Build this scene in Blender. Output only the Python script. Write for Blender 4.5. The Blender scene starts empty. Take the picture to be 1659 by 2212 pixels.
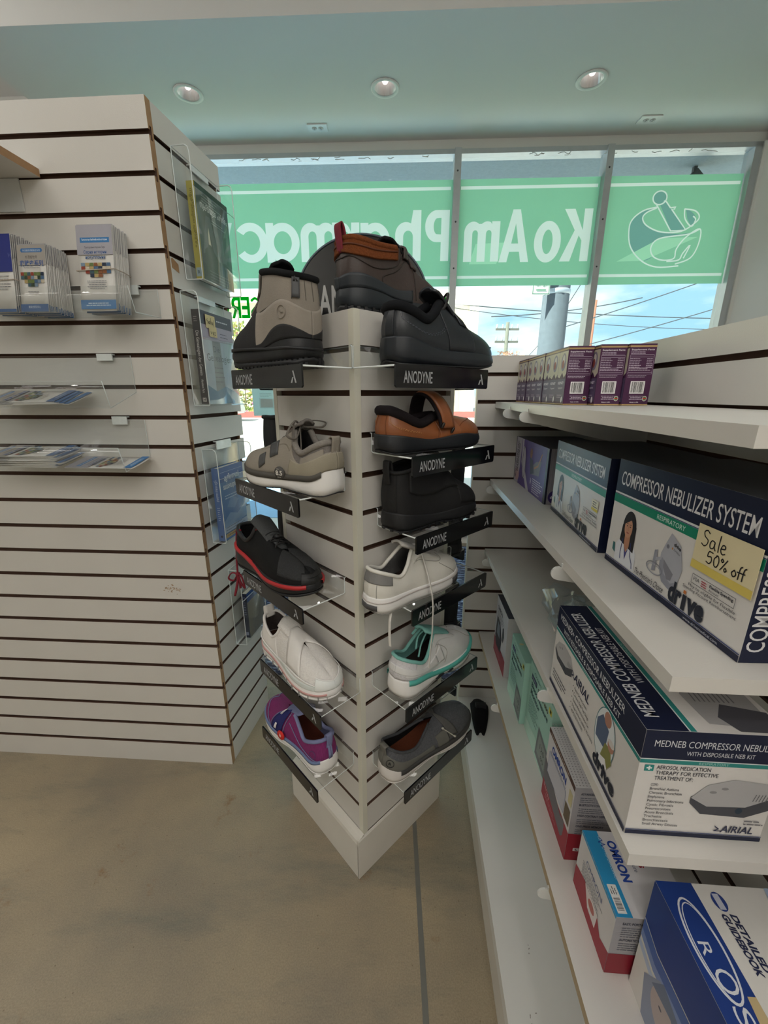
import bpy, bmesh, math, random
import numpy as np
from mathutils import Vector, Matrix
random.seed(7)
scn = bpy.context.scene
COL = scn.collection

# ------------------------------------------------------------------ camera
CAM_H = 1.2057
cam = bpy.data.cameras.new('camera')
cam.sensor_fit = 'VERTICAL'; cam.sensor_height = 36.0; cam.sensor_width = 27.0
cam.lens = 872.94 * 36.0 / 2212.0
cam.clip_start = 0.02; cam.clip_end = 300
camo = bpy.data.objects.new('camera', cam); COL.objects.link(camo)
camo.location = (0, 0, CAM_H)
camo.rotation_euler = (math.radians(90 - 16.218), 0, 0)
scn.camera = camo

# ------------------------------------------------------------------ view / render quality
scn.view_settings.view_transform = 'Standard'
scn.view_settings.look = 'None'
scn.view_settings.gamma = 1.0
scn.view_settings.use_curve_mapping = False
scn.view_settings.exposure = 0.35
scn.cycles.use_denoising = True
scn.cycles.transparent_max_bounces = 32
scn.cycles.max_bounces = 10
scn.cycles.diffuse_bounces = 5
scn.cycles.glossy_bounces = 4
scn.cycles.sample_clamp_indirect = 6.0
scn.cycles.caustics_reflective = False
scn.cycles.caustics_refractive = False

def lin(h):
    if isinstance(h, (tuple, list)): c = h
    else:
        h = h.lstrip('#'); c = [int(h[i:i+2], 16) / 255 for i in (0, 2, 4)]
    return tuple((x / 12.92 if x <= 0.04045 else ((x + 0.055) / 1.055) ** 2.4) for x in c)

# ------------------------------------------------------------------ sky (clouds over blue), sun, added fill lights
world = bpy.data.worlds.new('sky'); scn.world = world; world.use_nodes = True
nt = world.node_tree; nt.nodes.clear()
N = nt.nodes.new; Lk = nt.links.new
out = N('ShaderNodeOutputWorld'); bg = N('ShaderNodeBackground')
tc = N('ShaderNodeTexCoord'); mp = N('ShaderNodeMapping'); mp.inputs['Scale'].default_value = (1.0, 1.0, 3.4)
no = N('ShaderNodeTexNoise'); no.inputs['Scale'].default_value = 2.6; no.inputs['Detail'].default_value = 7; no.inputs['Roughness'].default_value = 0.55
ramp = N('ShaderNodeValToRGB')
ramp.color_ramp.elements[0].position = 0.40; ramp.color_ramp.elements[0].color = (*lin('9cc4e8'), 1)
ramp.color_ramp.elements[1].position = 0.57; ramp.color_ramp.elements[1].color = (*lin('f4f7f9'), 1)
Lk(tc.outputs['Generated'], mp.inputs['Vector']); Lk(mp.outputs['Vector'], no.inputs['Vector'])
Lk(no.outputs['Fac'], ramp.inputs['Fac']); Lk(ramp.outputs['Color'], bg.inputs['Color'])
bg.inputs['Strength'].default_value = 1.5
Lk(bg.outputs['Background'], out.inputs['Surface'])

def lamp(name, kind, energy, color, loc, rot, size=None, size_y=None, parent=None):
    l = bpy.data.lights.new(name, kind); l.energy = energy; l.color = color
    if kind == 'AREA':
        l.shape = 'RECTANGLE'; l.size = size; l.size_y = size_y
    o = bpy.data.objects.new(name, l); COL.objects.link(o)
    o.location = loc; o.rotation_euler = rot; o.parent = parent
    return o
sun = lamp('sun', 'SUN', 18.0, (1.0, 0.95, 0.86), (0, -6, 20), (math.radians(42), 0, math.radians(-18)))
sun.data.angle = math.radians(1.0); sun.rotation_euler = Vector((.62, .28, -.73)).to_track_quat('-Z', 'Y').to_euler()
# unseen ceiling lights added as fill (their frames are built further down): (x, y, watts, colour)
FILL_LIGHTS = [(-1.6, 0.55, 7, (1.0, 0.95, 0.89)), (0.85, 0.2, 4, (1.0, 0.96, 0.91)), (-0.9, -1.7, 10, (1.0, 0.95, 0.89)), (1.4, -1.7, 10, (1.0, 0.96, 0.90)), (-1.5, -3.0, 16, (1.0, 0.95, 0.89)), (1.0, -3.0, 16, (1.0, 0.96, 0.90))]
POINT_FILLS = [(-2.7, 1.5, 15), (0.2, -0.9, 13)]        # unseen point lights added to brighten the ceiling: x, y, watts
MAIN_CEIL = 3.10
for i, (x, y, w, c) in enumerate(FILL_LIGHTS):
    lamp('fill_lamp', 'AREA', w, c, (x, y, MAIN_CEIL - 0.035), (0, 0, 0), 1.15, 0.55)
for x, y, w in POINT_FILLS:
    lamp('point_fill_lamp', 'POINT', w, (1.0, 0.95, 0.89), (x, y, MAIN_CEIL - .34), (0, 0, 0)).data.shadow_soft_size = .09

# ------------------------------------------------------------------ frames of reference (metres)
def frame(x, y, deg): return Matrix.Translation((x, y, 0)) @ Matrix.Rotation(math.radians(deg), 4, 'Z')
F_TOWER = frame(-0.0525, 0.7578, 43.5)     # local x: along the right face, y: along the left face
F_LEFT = frame(-0.5135, 1.0782, -3.53)     # local x: to the right, y: away
F_RIGHT = frame(0.3263, 1.2228, -3.83)     # local x: into the shelves, y: away
F_WALL = frame(0.0, 3.234, -2.4)           # window wall
PITCH = 0.0762

# ------------------------------------------------------------------ materials
MATS = {}
def mat(name, color, rough=0.5, metal=0.0, var=0.06, vscale=40.0, bump=0.0, bscale=300.0, spec=0.5, coat=0.0, stretch=None):
    """principled material with procedural tone variation and grain"""
    if name in MATS: return MATS[name]
    m = bpy.data.materials.new(name); m.use_nodes = True
    t = m.node_tree; n = t.nodes; l = t.links
    b = n['Principled BSDF']
    b.inputs['Roughness'].default_value = rough; b.inputs['Metallic'].default_value = metal
    b.inputs['Specular IOR Level'].default_value = spec
    if coat: b.inputs['Coat Weight'].default_value = coat; b.inputs['Coat Roughness'].default_value = 0.08
    c = lin(color)
    tc = n.new('ShaderNodeTexCoord'); src = tc.outputs['Object']
    if stretch:
        mp = n.new('ShaderNodeMapping'); mp.inputs['Scale'].default_value = stretch
        l.new(src, mp.inputs['Vector']); src = mp.outputs['Vector']
    no = n.new('ShaderNodeTexNoise'); no.inputs['Scale'].default_value = vscale; no.inputs['Detail'].default_value = 3
    l.new(src, no.inputs['Vector'])
    mx = n.new('ShaderNodeMix'); mx.data_type = 'RGBA'
    mx.inputs['A'].default_value = (*[max(0, x * (1 - var)) for x in c], 1)
    mx.inputs['B'].default_value = (*[min(1, x * (1 + var)) for x in c], 1)
    l.new(no.outputs['Fac'], mx.inputs['Factor']); l.new(mx.outputs['Result'], b.inputs['Base Color'])
    if bump:
        n2 = n.new('ShaderNodeTexNoise'); n2.inputs['Scale'].default_value = bscale; n2.inputs['Detail'].default_value = 2
        l.new(src, n2.inputs['Vector'])
        bp = n.new('ShaderNodeBump'); bp.inputs['Strength'].default_value = bump; bp.inputs['Distance'].default_value = 0.002
        l.new(n2.outputs['Fac'], bp.inputs['Height']); l.new(bp.outputs['Normal'], b.inputs['Normal'])
    MATS[name] = m
    return m

def clear_mat(name, tint, fres=1.45, rough=0.03, haze=0.0, gloss=1.0):
    """thin clear sheet: passes light straight through, reflects by Fresnel, a little milky haze"""
    if name in MATS: return MATS[name]
    m = bpy.data.materials.new(name); m.use_nodes = True
    t = m.node_tree; n = t.nodes; l = t.links; n.remove(n['Principled BSDF'])
    o = n['Material Output']
    tr = n.new('ShaderNodeBsdfTransparent'); tr.inputs['Color'].default_value = (*lin(tint), 1)
    gl = n.new('ShaderNodeBsdfGlossy'); gl.inputs['Roughness'].default_value = rough
    gl.inputs['Color'].default_value = (gloss, gloss, gloss, 1)
    lw = n.new('ShaderNodeLayerWeight'); lw.inputs['Blend'].default_value = .5
    pw = n.new('ShaderNodeMath'); pw.operation = 'POWER'; pw.inputs[1].default_value = 5.0; l.new(lw.outputs['Facing'], pw.inputs[0])
    fr = n.new('ShaderNodeMath'); fr.operation = 'MULTIPLY_ADD'; f0 = ((fres - 1) / (fres + 1)) ** 2; fr.inputs[1].default_value = .16; fr.inputs[2].default_value = f0; l.new(pw.outputs[0], fr.inputs[0])
    no = n.new('ShaderNodeTexNoise'); no.inputs['Scale'].default_value = 6
    tc = n.new('ShaderNodeTexCoord'); l.new(tc.outputs['Object'], no.inputs['Vector'])
    df = n.new('ShaderNodeBsdfDiffuse'); df.inputs['Color'].default_value = (0.8, 0.82, 0.82, 1)
    mul = n.new('ShaderNodeMath'); mul.operation = 'MULTIPLY'; mul.inputs[1].default_value = 2 * haze
    l.new(no.outputs['Fac'], mul.inputs[0])
    m1 = n.new('ShaderNodeMixShader'); l.new(mul.outputs[0], m1.inputs[0]); l.new(tr.outputs[0], m1.inputs[1]); l.new(df.outputs[0], m1.inputs[2])
    m2 = n.new('ShaderNodeMixShader'); l.new(fr.outputs[0], m2.inputs[0]); l.new(m1.outputs[0], m2.inputs[1]); l.new(gl.outputs[0], m2.inputs[2])
    l.new(m2.outputs[0], o.inputs['Surface'])
    MATS[name] = m
    return m

def film_mat(name, color, trans, clear=0.0):
    """vinyl film: diffuses some light through, scatters some back, lets some straight through"""
    if name in MATS: return MATS[name]
    m = bpy.data.materials.new(name); m.use_nodes = True
    t = m.node_tree; n = t.nodes; l = t.links; n.remove(n['Principled BSDF'])
    o = n['Material Output']; c = (*lin(color), 1)
    d = n.new('ShaderNodeBsdfDiffuse'); d.inputs['Color'].default_value = c
    tr = n.new('ShaderNodeBsdfTranslucent')
    no = n.new('ShaderNodeTexNoise'); no.inputs['Scale'].default_value = 3
    tc = n.new('ShaderNodeTexCoord'); l.new(tc.outputs['Object'], no.inputs['Vector'])
    mx = n.new('ShaderNodeMix'); mx.data_type = 'RGBA'
    mx.inputs['A'].default_value = (*[x * 0.95 for x in c[:3]], 1); mx.inputs['B'].default_value = (*[min(1, x * 1.05) for x in c[:3]], 1)
    l.new(no.outputs['Fac'], mx.inputs['Factor']); l.new(mx.outputs['Result'], tr.inputs['Color'])
    m1 = n.new('ShaderNodeMixShader'); m1.inputs[0].default_value = trans
    l.new(d.outputs[0], m1.inputs[1]); l.new(tr.outputs[0], m1.inputs[2])
    ct = n.new('ShaderNodeBsdfTransparent'); ct.inputs['Color'].default_value = c
    m2 = n.new('ShaderNodeMixShader'); m2.inputs[0].default_value = clear
    l.new(m1.outputs[0], m2.inputs[1]); l.new(ct.outputs[0], m2.inputs[2])
    l.new(m2.outputs[0], o.inputs['Surface'])
    MATS[name] = m
    return m

def emit_mat(name, color, strength):
    if name in MATS: return MATS[name]
    m = bpy.data.materials.new(name); m.use_nodes = True
    b = m.node_tree.nodes['Principled BSDF']; b.inputs['Base Color'].default_value = (*lin(color), 1)
    b.inputs['Emission Color'].default_value = (*lin(color), 1); b.inputs['Emission Strength'].default_value = strength
    MATS[name] = m
    return m

def ink(h):   # printing ink / paper / card of one colour
    return mat('ink_' + h.lstrip('#'), h, rough=0.42, var=0.03, vscale=60, spec=0.35)

# ------------------------------------------------------------------ mesh building
class MB:
    """collects shapes for ONE mesh object"""
    def __init__(s): s.v = []; s.f = []; s.m = []; s.sm = []
    def add(s, vs, fs, mi=0, smooth=False, T=None):
        b = len(s.v)
        if T is not None: vs = [T @ Vector(v) for v in vs]
        s.v += [tuple(v) for v in vs]
        for f in fs:
            s.f.append([b + i for i in f]); s.m.append(mi); s.sm.append(smooth)
        return s
    def box(s, x0, x1, y0, y1, z0, z1, mi=0, faces=None, T=None):
        """faces: optional dict of '-x','+x','-y','+y','-z','+z' -> material index"""
        vs = [(x, y, z) for z in (z0, z1) for y in (y0, y1) for x in (x0, x1)]
        F = {'-z': (0, 2, 3, 1), '+z': (4, 5, 7, 6), '-y': (0, 1, 5, 4), '+y': (2, 6, 7, 3), '-x': (0, 4, 6, 2), '+x': (1, 3, 7, 5)}
        for k, f in F.items(): s.add([vs[i] for i in f], [(0, 1, 2, 3)], (faces or {}).get(k, mi), T=T)
        return s
    def prism(s, pts, d0, d1, axis='y', mi=0, T=None, mi_cap=None):
        """polygon in the plane across axis, extruded from d0 to d1"""
        def P(a, b, d): return {'y': (a, d, b), 'x': (d, a, b), 'z': (a, b, d)}[axis]
        n = len(pts)
        vs = [P(a, b, d0) for a, b in pts] + [P(a, b, d1) for a, b in pts]
        s.add(vs, [(i, (i + 1) % n, n + (i + 1) % n, n + i) for i in range(n)], mi, T=T)
        s.add(vs, [tuple(range(n))[::-1], tuple(range(n, 2 * n))], mi if mi_cap is None else mi_cap, T=T)
        return s
    def tube(s, pts, r, seg=8, mi=0, T=None, caps=True, flat=1.0):
        pts = [Vector(p) for p in pts]; n = len(pts); vs = []; up = Vector((0, 0, 1))
        prev = None
        for i, p in enumerate(pts):
            d = (pts[min(i + 1, n - 1)] - pts[max(i - 1, 0)])
            if d.length < 1e-9: d = Vector((1, 0, 0))
            d.normalize()
            a = prev if prev is not None else (d.cross(up) if d.cross(up).length > 1e-3 else d.cross(Vector((1, 0, 0))))
            a = (a - d * a.dot(d))
            if a.length < 1e-6: a = d.cross(Vector((0.3, 1, 0.2)))
            a.normalize(); b = d.cross(a); prev = a
            rr = r[i] if isinstance(r, (list, tuple)) else r
            for k in range(seg):
                t = 2 * math.pi * k / seg
                vs.append(p + a * (math.cos(t) * rr) + b * (math.sin(t) * rr * flat))
        fs = [(i * seg + k, i * seg + (k + 1) % seg, (i + 1) * seg + (k + 1) % seg, (i + 1) * seg + k) for i in range(n - 1) for k in range(seg)]
        s.add(vs, fs, mi, True, T)
        if caps: s.add(vs, [tuple(range(seg))[::-1], tuple(range((n - 1) * seg, n * seg))], mi, False, T)
        return s
    def lathe(s, prof, seg=32, mi=0, T=None, smooth=True):
        """profile (radius, z) turned about z"""
        vs = [(r * math.cos(2 * math.pi * k / seg), r * math.sin(2 * math.pi * k / seg), z) for r, z in prof for k in range(seg)]
        n = len(prof)
        s.add(vs, [(i * seg + k, i * seg + (k + 1) % seg, (i + 1) * seg + (k + 1) % seg, (i + 1) * seg + k) for i in range(n - 1) for k in range(seg)], mi, smooth, T)
        return s
    def grid(s, P, mi=0, T=None, flip=False, close_u=False):
        """P[i][j] -> points"""
        n = len(P); m = len(P[0]); vs = [p for row in P for p in row]; fs = []
        for i in range(n if close_u else n - 1):
            for j in range(m - 1):
                i2 = (i + 1) % n
                q = (i * m + j, i2 * m + j, i2 * m + j + 1, i * m + j + 1)
                fs.append(q[::-1] if flip else q)
        s.add(vs, fs, mi, True, T)
        return s
    def build(s, name, mats, parent=None, kind=None, T=None, weld=0.0, bevel=0.0, solid=0.0, rim=0, seg=2, off=0.0):
        me = bpy.data.meshes.new(name); me.from_pydata(s.v, [], s.f); 
        if not isinstance(mats, (list, tuple)): mats = [mats]
        for m in mats: me.materials.append(m)
        me.polygons.foreach_set('material_index', s.m); me.polygons.foreach_set('use_smooth', s.sm)
        if weld:
            bm = bmesh.new(); bm.from_mesh(me); bmesh.ops.remove_doubles(bm, verts=bm.verts, dist=weld)
            bmesh.ops.recalc_face_normals(bm, faces=bm.faces); bm.to_mesh(me); bm.free()
        me.update()
        o = bpy.data.objects.new(name, me); COL.objects.link(o)
        if T is not None: o.matrix_world = T
        if parent is not None: o.parent = parent
        if solid:
            md = o.modifiers.new('thickness', 'SOLIDIFY'); md.thickness = solid; md.offset = off; md.material_offset_rim = rim
        if bevel:
            md = o.modifiers.new('edges', 'BEVEL'); md.width = bevel; md.segments = seg; md.limit_method = 'ANGLE'; md.angle_limit = math.radians(40)
        if kind: o['kind'] = kind
        return o

def thing(name, label, cat, M=None, group=None):
    o = bpy.data.objects.new(name, None); COL.objects.link(o); o.empty_display_size = 0.05
    if M is not None: o.matrix_world = M
    o['label'] = label; o['category'] = cat
    if group: o['group'] = group
    return o
def tag(o, label, cat, group=None):
    o['label'] = label; o['category'] = cat
    if group: o['group'] = group
    return o
def dup(root, M, label=None, group=None):
    """copy of a thing, its parts and their sub-parts"""
    r = root.copy(); COL.objects.link(r); r.matrix_world = M
    if label: r['label'] = label
    if group: r['group'] = group
    for ch in list(root.children):
        c = ch.copy(); COL.objects.link(c); c.parent = r
        for g in ch.children:
            d = g.copy(); COL.objects.link(d); d.parent = c
    return r
def at(F, x, y, z=0.0, deg=0.0): return F @ Matrix.Translation((x, y, z)) @ Matrix.Rotation(math.radians(deg), 4, 'Z')

# ------------------------------------------------------------------ lettering and printed faces
_TXT = {}
def text_geo(s, bold=0.0):
    """outline of a string as filled 2D mesh: verts (x, y), faces, bounds"""
    k = (s, round(bold, 3))
    if k in _TXT: return _TXT[k]
    c = bpy.data.curves.new('lettering', 'FONT'); c.body = s; c.size = 1.0; c.resolution_u = 3; c.offset = bold
    o = bpy.data.objects.new('lettering', c); COL.objects.link(o)
    dg = bpy.context.evaluated_depsgraph_get()
    me = bpy.data.meshes.new_from_object(o.evaluated_get(dg))
    vs = [(v.co.x, v.co.y) for v in me.vertices]; fs = [tuple(p.vertices) for p in me.polygons]
    bpy.data.objects.remove(o); bpy.data.curves.remove(c); bpy.data.meshes.remove(me)
    if vs:
        a = np.array(vs); bb = (a[:, 0].min(), a[:, 0].max(), a[:, 1].min(), a[:, 1].max())
    else: bb = (0, 1, 0, 1)
    _TXT[k] = (vs, fs, bb)
    return _TXT[k]

class Print:
    """everything printed on one face: u to the right, v up, in metres; layers stack outward"""
    def __init__(s, step=0.00002): s.L = []; s.d = 0.0003; s.step = step
    def _n(s): s.d += s.step; return s.d
    def poly(s, pts, c, d=None): s.L.append(([(p[0], p[1]) for p in pts], [tuple(range(len(pts)))], c, d if d else s._n())); return s
    def rect(s, x0, y0, x1, y1, c): return s.poly([(x0, y0), (x1, y0), (x1, y1), (x0, y1)], c)
    def frame(s, x0, y0, x1, y1, w, c):
        d = s._n()
        for q in ((x0, y0, x1, y0 + w), (x0, y1 - w, x1, y1), (x0, y0, x0 + w, y1), (x1 - w, y0, x1, y1)):
            s.poly([(q[0], q[1]), (q[2], q[1]), (q[2], q[3]), (q[0], q[3])], c, d)
        return s
    def ell(s, x, y, rx, ry, c, n=28, a=0.0):
        ca, sa = math.cos(a), math.sin(a)
        return s.poly([(x + rx * math.cos(t) * ca - ry * math.sin(t) * sa, y + rx * math.cos(t) * sa + ry * math.sin(t) * ca) for t in [2 * math.pi * i / n for i in range(n)]], c)
    def ring(s, x, y, rx, ry, w, c, a0=0, a1=360, n=32):
        d = s._n(); P = [math.radians(a0 + (a1 - a0) * i / n) for i in range(n + 1)]
        for p, q in zip(P[:-1], P[1:]):
            s.poly([(x + rx * math.cos(p), y + ry * math.sin(p)), (x + rx * math.cos(q), y + ry * math.sin(q)), (x + (rx - w) * math.cos(q), y + (ry - w) * math.sin(q)), (x + (rx - w) * math.cos(p), y + (ry - w) * math.sin(p))], c, d)
        return s
    def stroke(s, pts, w, c):
        d = s._n()
        for (x0, y0), (x1, y1) in zip(pts[:-1], pts[1:]):
            l = math.hypot(x1 - x0, y1 - y0) or 1e-6; nx, ny = -(y1 - y0) / l * w / 2, (x1 - x0) / l * w / 2
            ex, ey = (x1 - x0) / l * w * .3, (y1 - y0) / l * w * .3
            s.poly([(x0 + nx - ex, y0 + ny - ey), (x1 + nx + ex, y1 + ny + ey), (x1 - nx + ex, y1 - ny + ey), (x0 - nx - ex, y0 - ny - ey)], c, d)
        return s
    def text(s, t, x, y, h, c, w=None, align='l', bold=0.0, rot=0, shear=0.0):
        """h: capital height; w: total width (squeezes or stretches); rot in degrees about (x, y)"""
        vs, fs, bb = text_geo(t, bold); cap = 0.70
        k = h / cap; kx = k if w is None else w / max(1e-6, bb[1] - bb[0])
        W = (bb[1] - bb[0]) * kx; dx = {'l': 0, 'c': -W / 2, 'r': -W}[align]
        ca, sa = math.cos(math.radians(rot)), math.sin(math.radians(rot)); P = []
        for vx, vy in vs:
            a, b = (vx - bb[0]) * kx + dx + vy * k * shear, vy * k
            P.append((x + a * ca - b * sa, y + a * sa + b * ca))
        s.L.append((P, fs, c, s._n())); return s
    def fit(s, t, x0, y0, x1, y1, c, bold=0.0):
        vs, fs, bb = text_geo(t, bold)
        s.L.append(([(x0 + (vx - bb[0]) / (bb[1] - bb[0]) * (x1 - x0), y0 + (vy - bb[2]) / (bb[3] - bb[2]) * (y1 - y0)) for vx, vy in vs], fs, c, s._n())); return s
    def lines(s, x, y, w, n, gap, h, c, seed=1, ragged=0.35, align='l'):
        """n rows of small print too fine to read: rows of word-length dashes"""
        r = random.Random(seed); d = s._n()
        for i in range(n):
            W = w * (1 - ragged * r.random()); px = x if align == 'l' else x - W / 2
            e = px + W
            while px < e:
                q = min(e, px + h * r.uniform(1.5, 6)); yy = y - i * gap
                s.poly([(px, yy), (q, yy), (q, yy + h), (px, yy + h)], c, d); px = q + h * 0.7
        return s
    def barcode(s, x, y, w, h, c='#111111', bgc='#f0eeee', seed=3):
        s.rect(x, y, x + w, y + h, bgc); r = random.Random(seed); d = s._n(); p = x + w * .06
        while p < x + w * .94:
            q = w * r.choice((.012, .02, .035)); s.poly([(p, y + h * .08), (p + q, y + h * .08), (p + q, y + h * .94), (p, y + h * .94)], c, d); p += q + w * r.choice((.012, .02, .03))
        return s
    def build(s, name, parent, M, mats=None):
        """M maps (u, v, outward) to the parent's space"""
        mb = MB(); cols = []
        for P, fs, c, d in s.L:
            if c not in cols: cols.append(c)
            mb.add([(a, b, d) for a, b in P], fs, cols.index(c), T=M)
        return mb.build(name, [c if not isinstance(c, str) else ink(c) for c in cols], parent)
def face_M(o, u, v):
    """matrix with columns u, v, u x v at origin o"""
    u = Vector(u).normalized(); v = Vector(v).normalized(); n = u.cross(v)
    return Matrix(((u.x, v.x, n.x, o[0]), (u.y, v.y, n.y, o[1]), (u.z, v.z, n.z, o[2]), (0, 0, 0, 1)))

ACRYL = clear_mat('clear_acrylic', '#fcfdfd', 1.40, 0.04, 0.010)
ACRYL_EDGE = mat('acrylic_edge', '#dfe6e6', 0.25, var=0.1, vscale=90, spec=0.8)  # whiter than the sheet: edge-lit brightness put into the colour
GLASS = clear_mat('window_glass', '#eef6f3', 1.5, 0.0, 0.004)
WHITE_LAM = mat('white_laminate', '#dad7d2', 0.38, var=0.03, vscale=12, bump=0.05, bscale=500)
SLAT_WHITE = mat('slat_white', '#d3d0cb', 0.42, var=0.04, vscale=7, bump=0.08, bscale=420)
MDF = mat('mdf_edge', '#a5825f', 0.8, var=0.14, vscale=60, bump=0.2, bscale=600)
GROOVE = mat('groove_brown', '#5b4235', 0.85, var=0.2, vscale=50)
BLACK_GLOSS = mat('black_gloss_plastic', '#0c0d11', 0.16, var=0.2, vscale=20, spec=0.6)
# ================================================================== room shell
def floor_mat():
    m = bpy.data.materials.new('polished_concrete'); m.use_nodes = True
    t = m.node_tree; n = t.nodes; l = t.links; b = n['Principled BSDF']
    tc = n.new('ShaderNodeTexCoord')
    def noise(sc, det=4, ro=.5, vec=None):
        k = n.new('ShaderNodeTexNoise'); k.inputs['Scale'].default_value = sc; k.inputs['Detail'].default_value = det; k.inputs['Roughness'].default_value = ro
        l.new(vec or tc.outputs['Object'], k.inputs['Vector']); return k.outputs['Fac']
    def rmp(f, p0, c0, p1, c1):
        k = n.new('ShaderNodeValToRGB'); k.color_ramp.elements[0].position = p0; k.color_ramp.elements[0].color = (*c0, 1)
        k.color_ramp.elements[1].position = p1; k.color_ramp.elements[1].color = (*c1, 1); l.new(f, k.inputs['Fac']); return k.outputs['Color']
    def mix(a, b_, f, bt='MIX'):
        k = n.new('ShaderNodeMix'); k.data_type = 'RGBA'; k.blend_type = bt
        for s_, v in (('A', a), ('B', b_), ('Factor', f)):
            if isinstance(v, (int, float)): k.inputs[s_].default_value = v
            elif isinstance(v, tuple): k.inputs[s_].default_value = (*v, 1)
            else: l.new(v, k.inputs[s_])
        return k.outputs['Result']
    base = rmp(noise(2.1, 5, .6), .36, lin('#8d8272'), .66, lin('#a8997f'))
    mp = n.new('ShaderNodeMapping'); mp.inputs['Scale'].default_value = (1.3, 5.5, 1); mp.inputs['Rotation'].default_value = (0, 0, 0.9); l.new(tc.outputs['Object'], mp.inputs['Vector'])
    smear = rmp(noise(1.3, 7, .7, mp.outputs['Vector']), .50, (0, 0, 0), .70, (.85, .85, .85))
    base = mix(base, lin('#77756a'), smear)
    wear = rmp(noise(22, 6, .75, mp.outputs['Vector']), .62, (0, 0, 0), .72, (.7, .7, .7))
    base = mix(base, lin('#6d665b'), wear)
    blot = rmp(noise(9, 5, .7), .62, (0, 0, 0), .72, (.8, .8, .8))
    base = mix(base, lin('#86694a'), blot)
    spk = rmp(noise(320, 4, .7), .36, (.82, .81, .79), .64, (1.08, 1.08, 1.07))
    base = mix(base, spk, 1.0, 'MULTIPLY')
    v = n.new('ShaderNodeTexVoronoi'); v.inputs['Scale'].default_value = 34; l.new(tc.outputs['Object'], v.inputs['Vector'])
    pit = rmp(v.outputs['Distance'], .035, (.55, .50, .44), .07, (1, 1, 1))
    base = mix(base, pit, .75, 'MULTIPLY')
    l.new(base, b.inputs['Base Color'])
    rr = rmp(noise(5, 4), .3, (.40, .40, .40), .7, (.60, .60, .60)); l.new(rr, b.inputs['Roughness'])
    bp = n.new('ShaderNodeBump'); bp.inputs['Strength'].default_value = .06; bp.inputs['Distance'].default_value = .002
    l.new(noise(180, 3), bp.inputs['Height']); l.new(bp.outputs['Normal'], b.inputs['Normal'])
    return m
FLOORM = floor_mat()
MB().box(-4.2, 3.1, -3.6, 3.36, -0.12, 0.0).build('floor', FLOORM, kind='structure')
# filled saw-cut joint running towards the window
t = MB().prism([(0.075, 0.30), (0.088, 0.30), (0.098, 1.15), (0.087, 1.15)], -0.002, 0.0006, 'z').build('trim_1', mat('joint_filler', '#6c6c66', .7, var=.15, vscale=30), kind='structure')

# carpet tiles in front of the window, with thin light dashes
def carpet_mat():
    m = bpy.data.materials.new('dashed_carpet'); m.use_nodes = True
    t = m.node_tree; n = t.nodes; l = t.links; b = n['Principled BSDF']; b.inputs['Roughness'].default_value = .95
    tc = n.new('ShaderNodeTexCoord'); mp = n.new('ShaderNodeMapping'); mp.inputs['Scale'].default_value = (16, 105, 1); l.new(tc.outputs['Object'], mp.inputs['Vector'])
    v = n.new('ShaderNodeTexNoise'); v.inputs['Scale'].default_value = 1.0; v.inputs['Detail'].default_value = 1; l.new(mp.outputs['Vector'], v.inputs['Vector'])
    r = n.new('ShaderNodeValToRGB'); r.color_ramp.elements[0].position = .55; r.color_ramp.elements[0].color = (*lin('#1e2a4c'), 1)
    r.color_ramp.elements[1].position = .61; r.color_ramp.elements[1].color = (*lin('#9fb0cc'), 1)
    l.new(v.outputs['Fac'], r.inputs['Fac']); l.new(r.outputs['Color'], b.inputs['Base Color'])
    return m
CARPETM = carpet_mat()
cp = MB().box(-2.3, 1.9, -1.72, -0.10, 0.0, 0.008).build('floor_carpet', CARPETM, T=F_WALL, kind='structure')
PAINT = mat('white_wall_paint', '#dcdcd8', .6, var=.02, vscale=4, bump=.06, bscale=150)
CEILP = mat('ceiling_paint', '#e2e1df', .7, var=.02, vscale=3, bump=.05, bscale=120)
MB().box(-4.2, 3.1, -3.6, 3.45, MAIN_CEIL, MAIN_CEIL + .15).build('ceiling', CEILP, kind='structure')
# dropped soffit over the window bay
sof = MB().box(-1.99, 3.0, -0.935, 0.10, 2.806, MAIN_CEIL + .02).build('ceiling_soffit', CEILP, T=F_WALL, kind='structure')
def cut_by(o, cutter):
    md = o.modifiers.new('cut', 'BOOLEAN'); md.object = cutter; md.operation = 'DIFFERENCE'; md.solver = 'EXACT'
    dg = bpy.context.evaluated_depsgraph_get(); me = bpy.data.meshes.new_from_object(o.evaluated_get(dg))
    o.modifiers.clear()
    a0 = sum(p.area for p in o.data.polygons); a1 = sum(p.area for p in me.polygons)
    ok = a1 > .3 * a0 and abs(a1 - a0) > 1e-3
    if ok: o.data = me
    bpy.data.objects.remove(cutter)
    return ok
for hx, hy in ((-1.083, 2.796), (.006, 2.754), (1.099, 2.693)):
    cut_by(sof, MB().prism([(hx + .0575 * math.cos(a), hy + .0575 * math.sin(a)) for a in [i * math.pi / 24 for i in range(48)]], 2.7, 2.90, 'z').build('cutter', CEILP))
MB().box(-4.2, -4.05, -3.6, 3.4, -.1, MAIN_CEIL + .1).build('wall_left', PAINT, kind='structure')
MB().box(-4.2, 3.1, -3.7, -3.55, -.1, MAIN_CEIL + .1).build('wall_back', PAINT, kind='structure')
MB().box(2.95, 3.1, -3.6, 3.4, -.1, MAIN_CEIL + .1).build('wall_right', PAINT, kind='structure')
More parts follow.
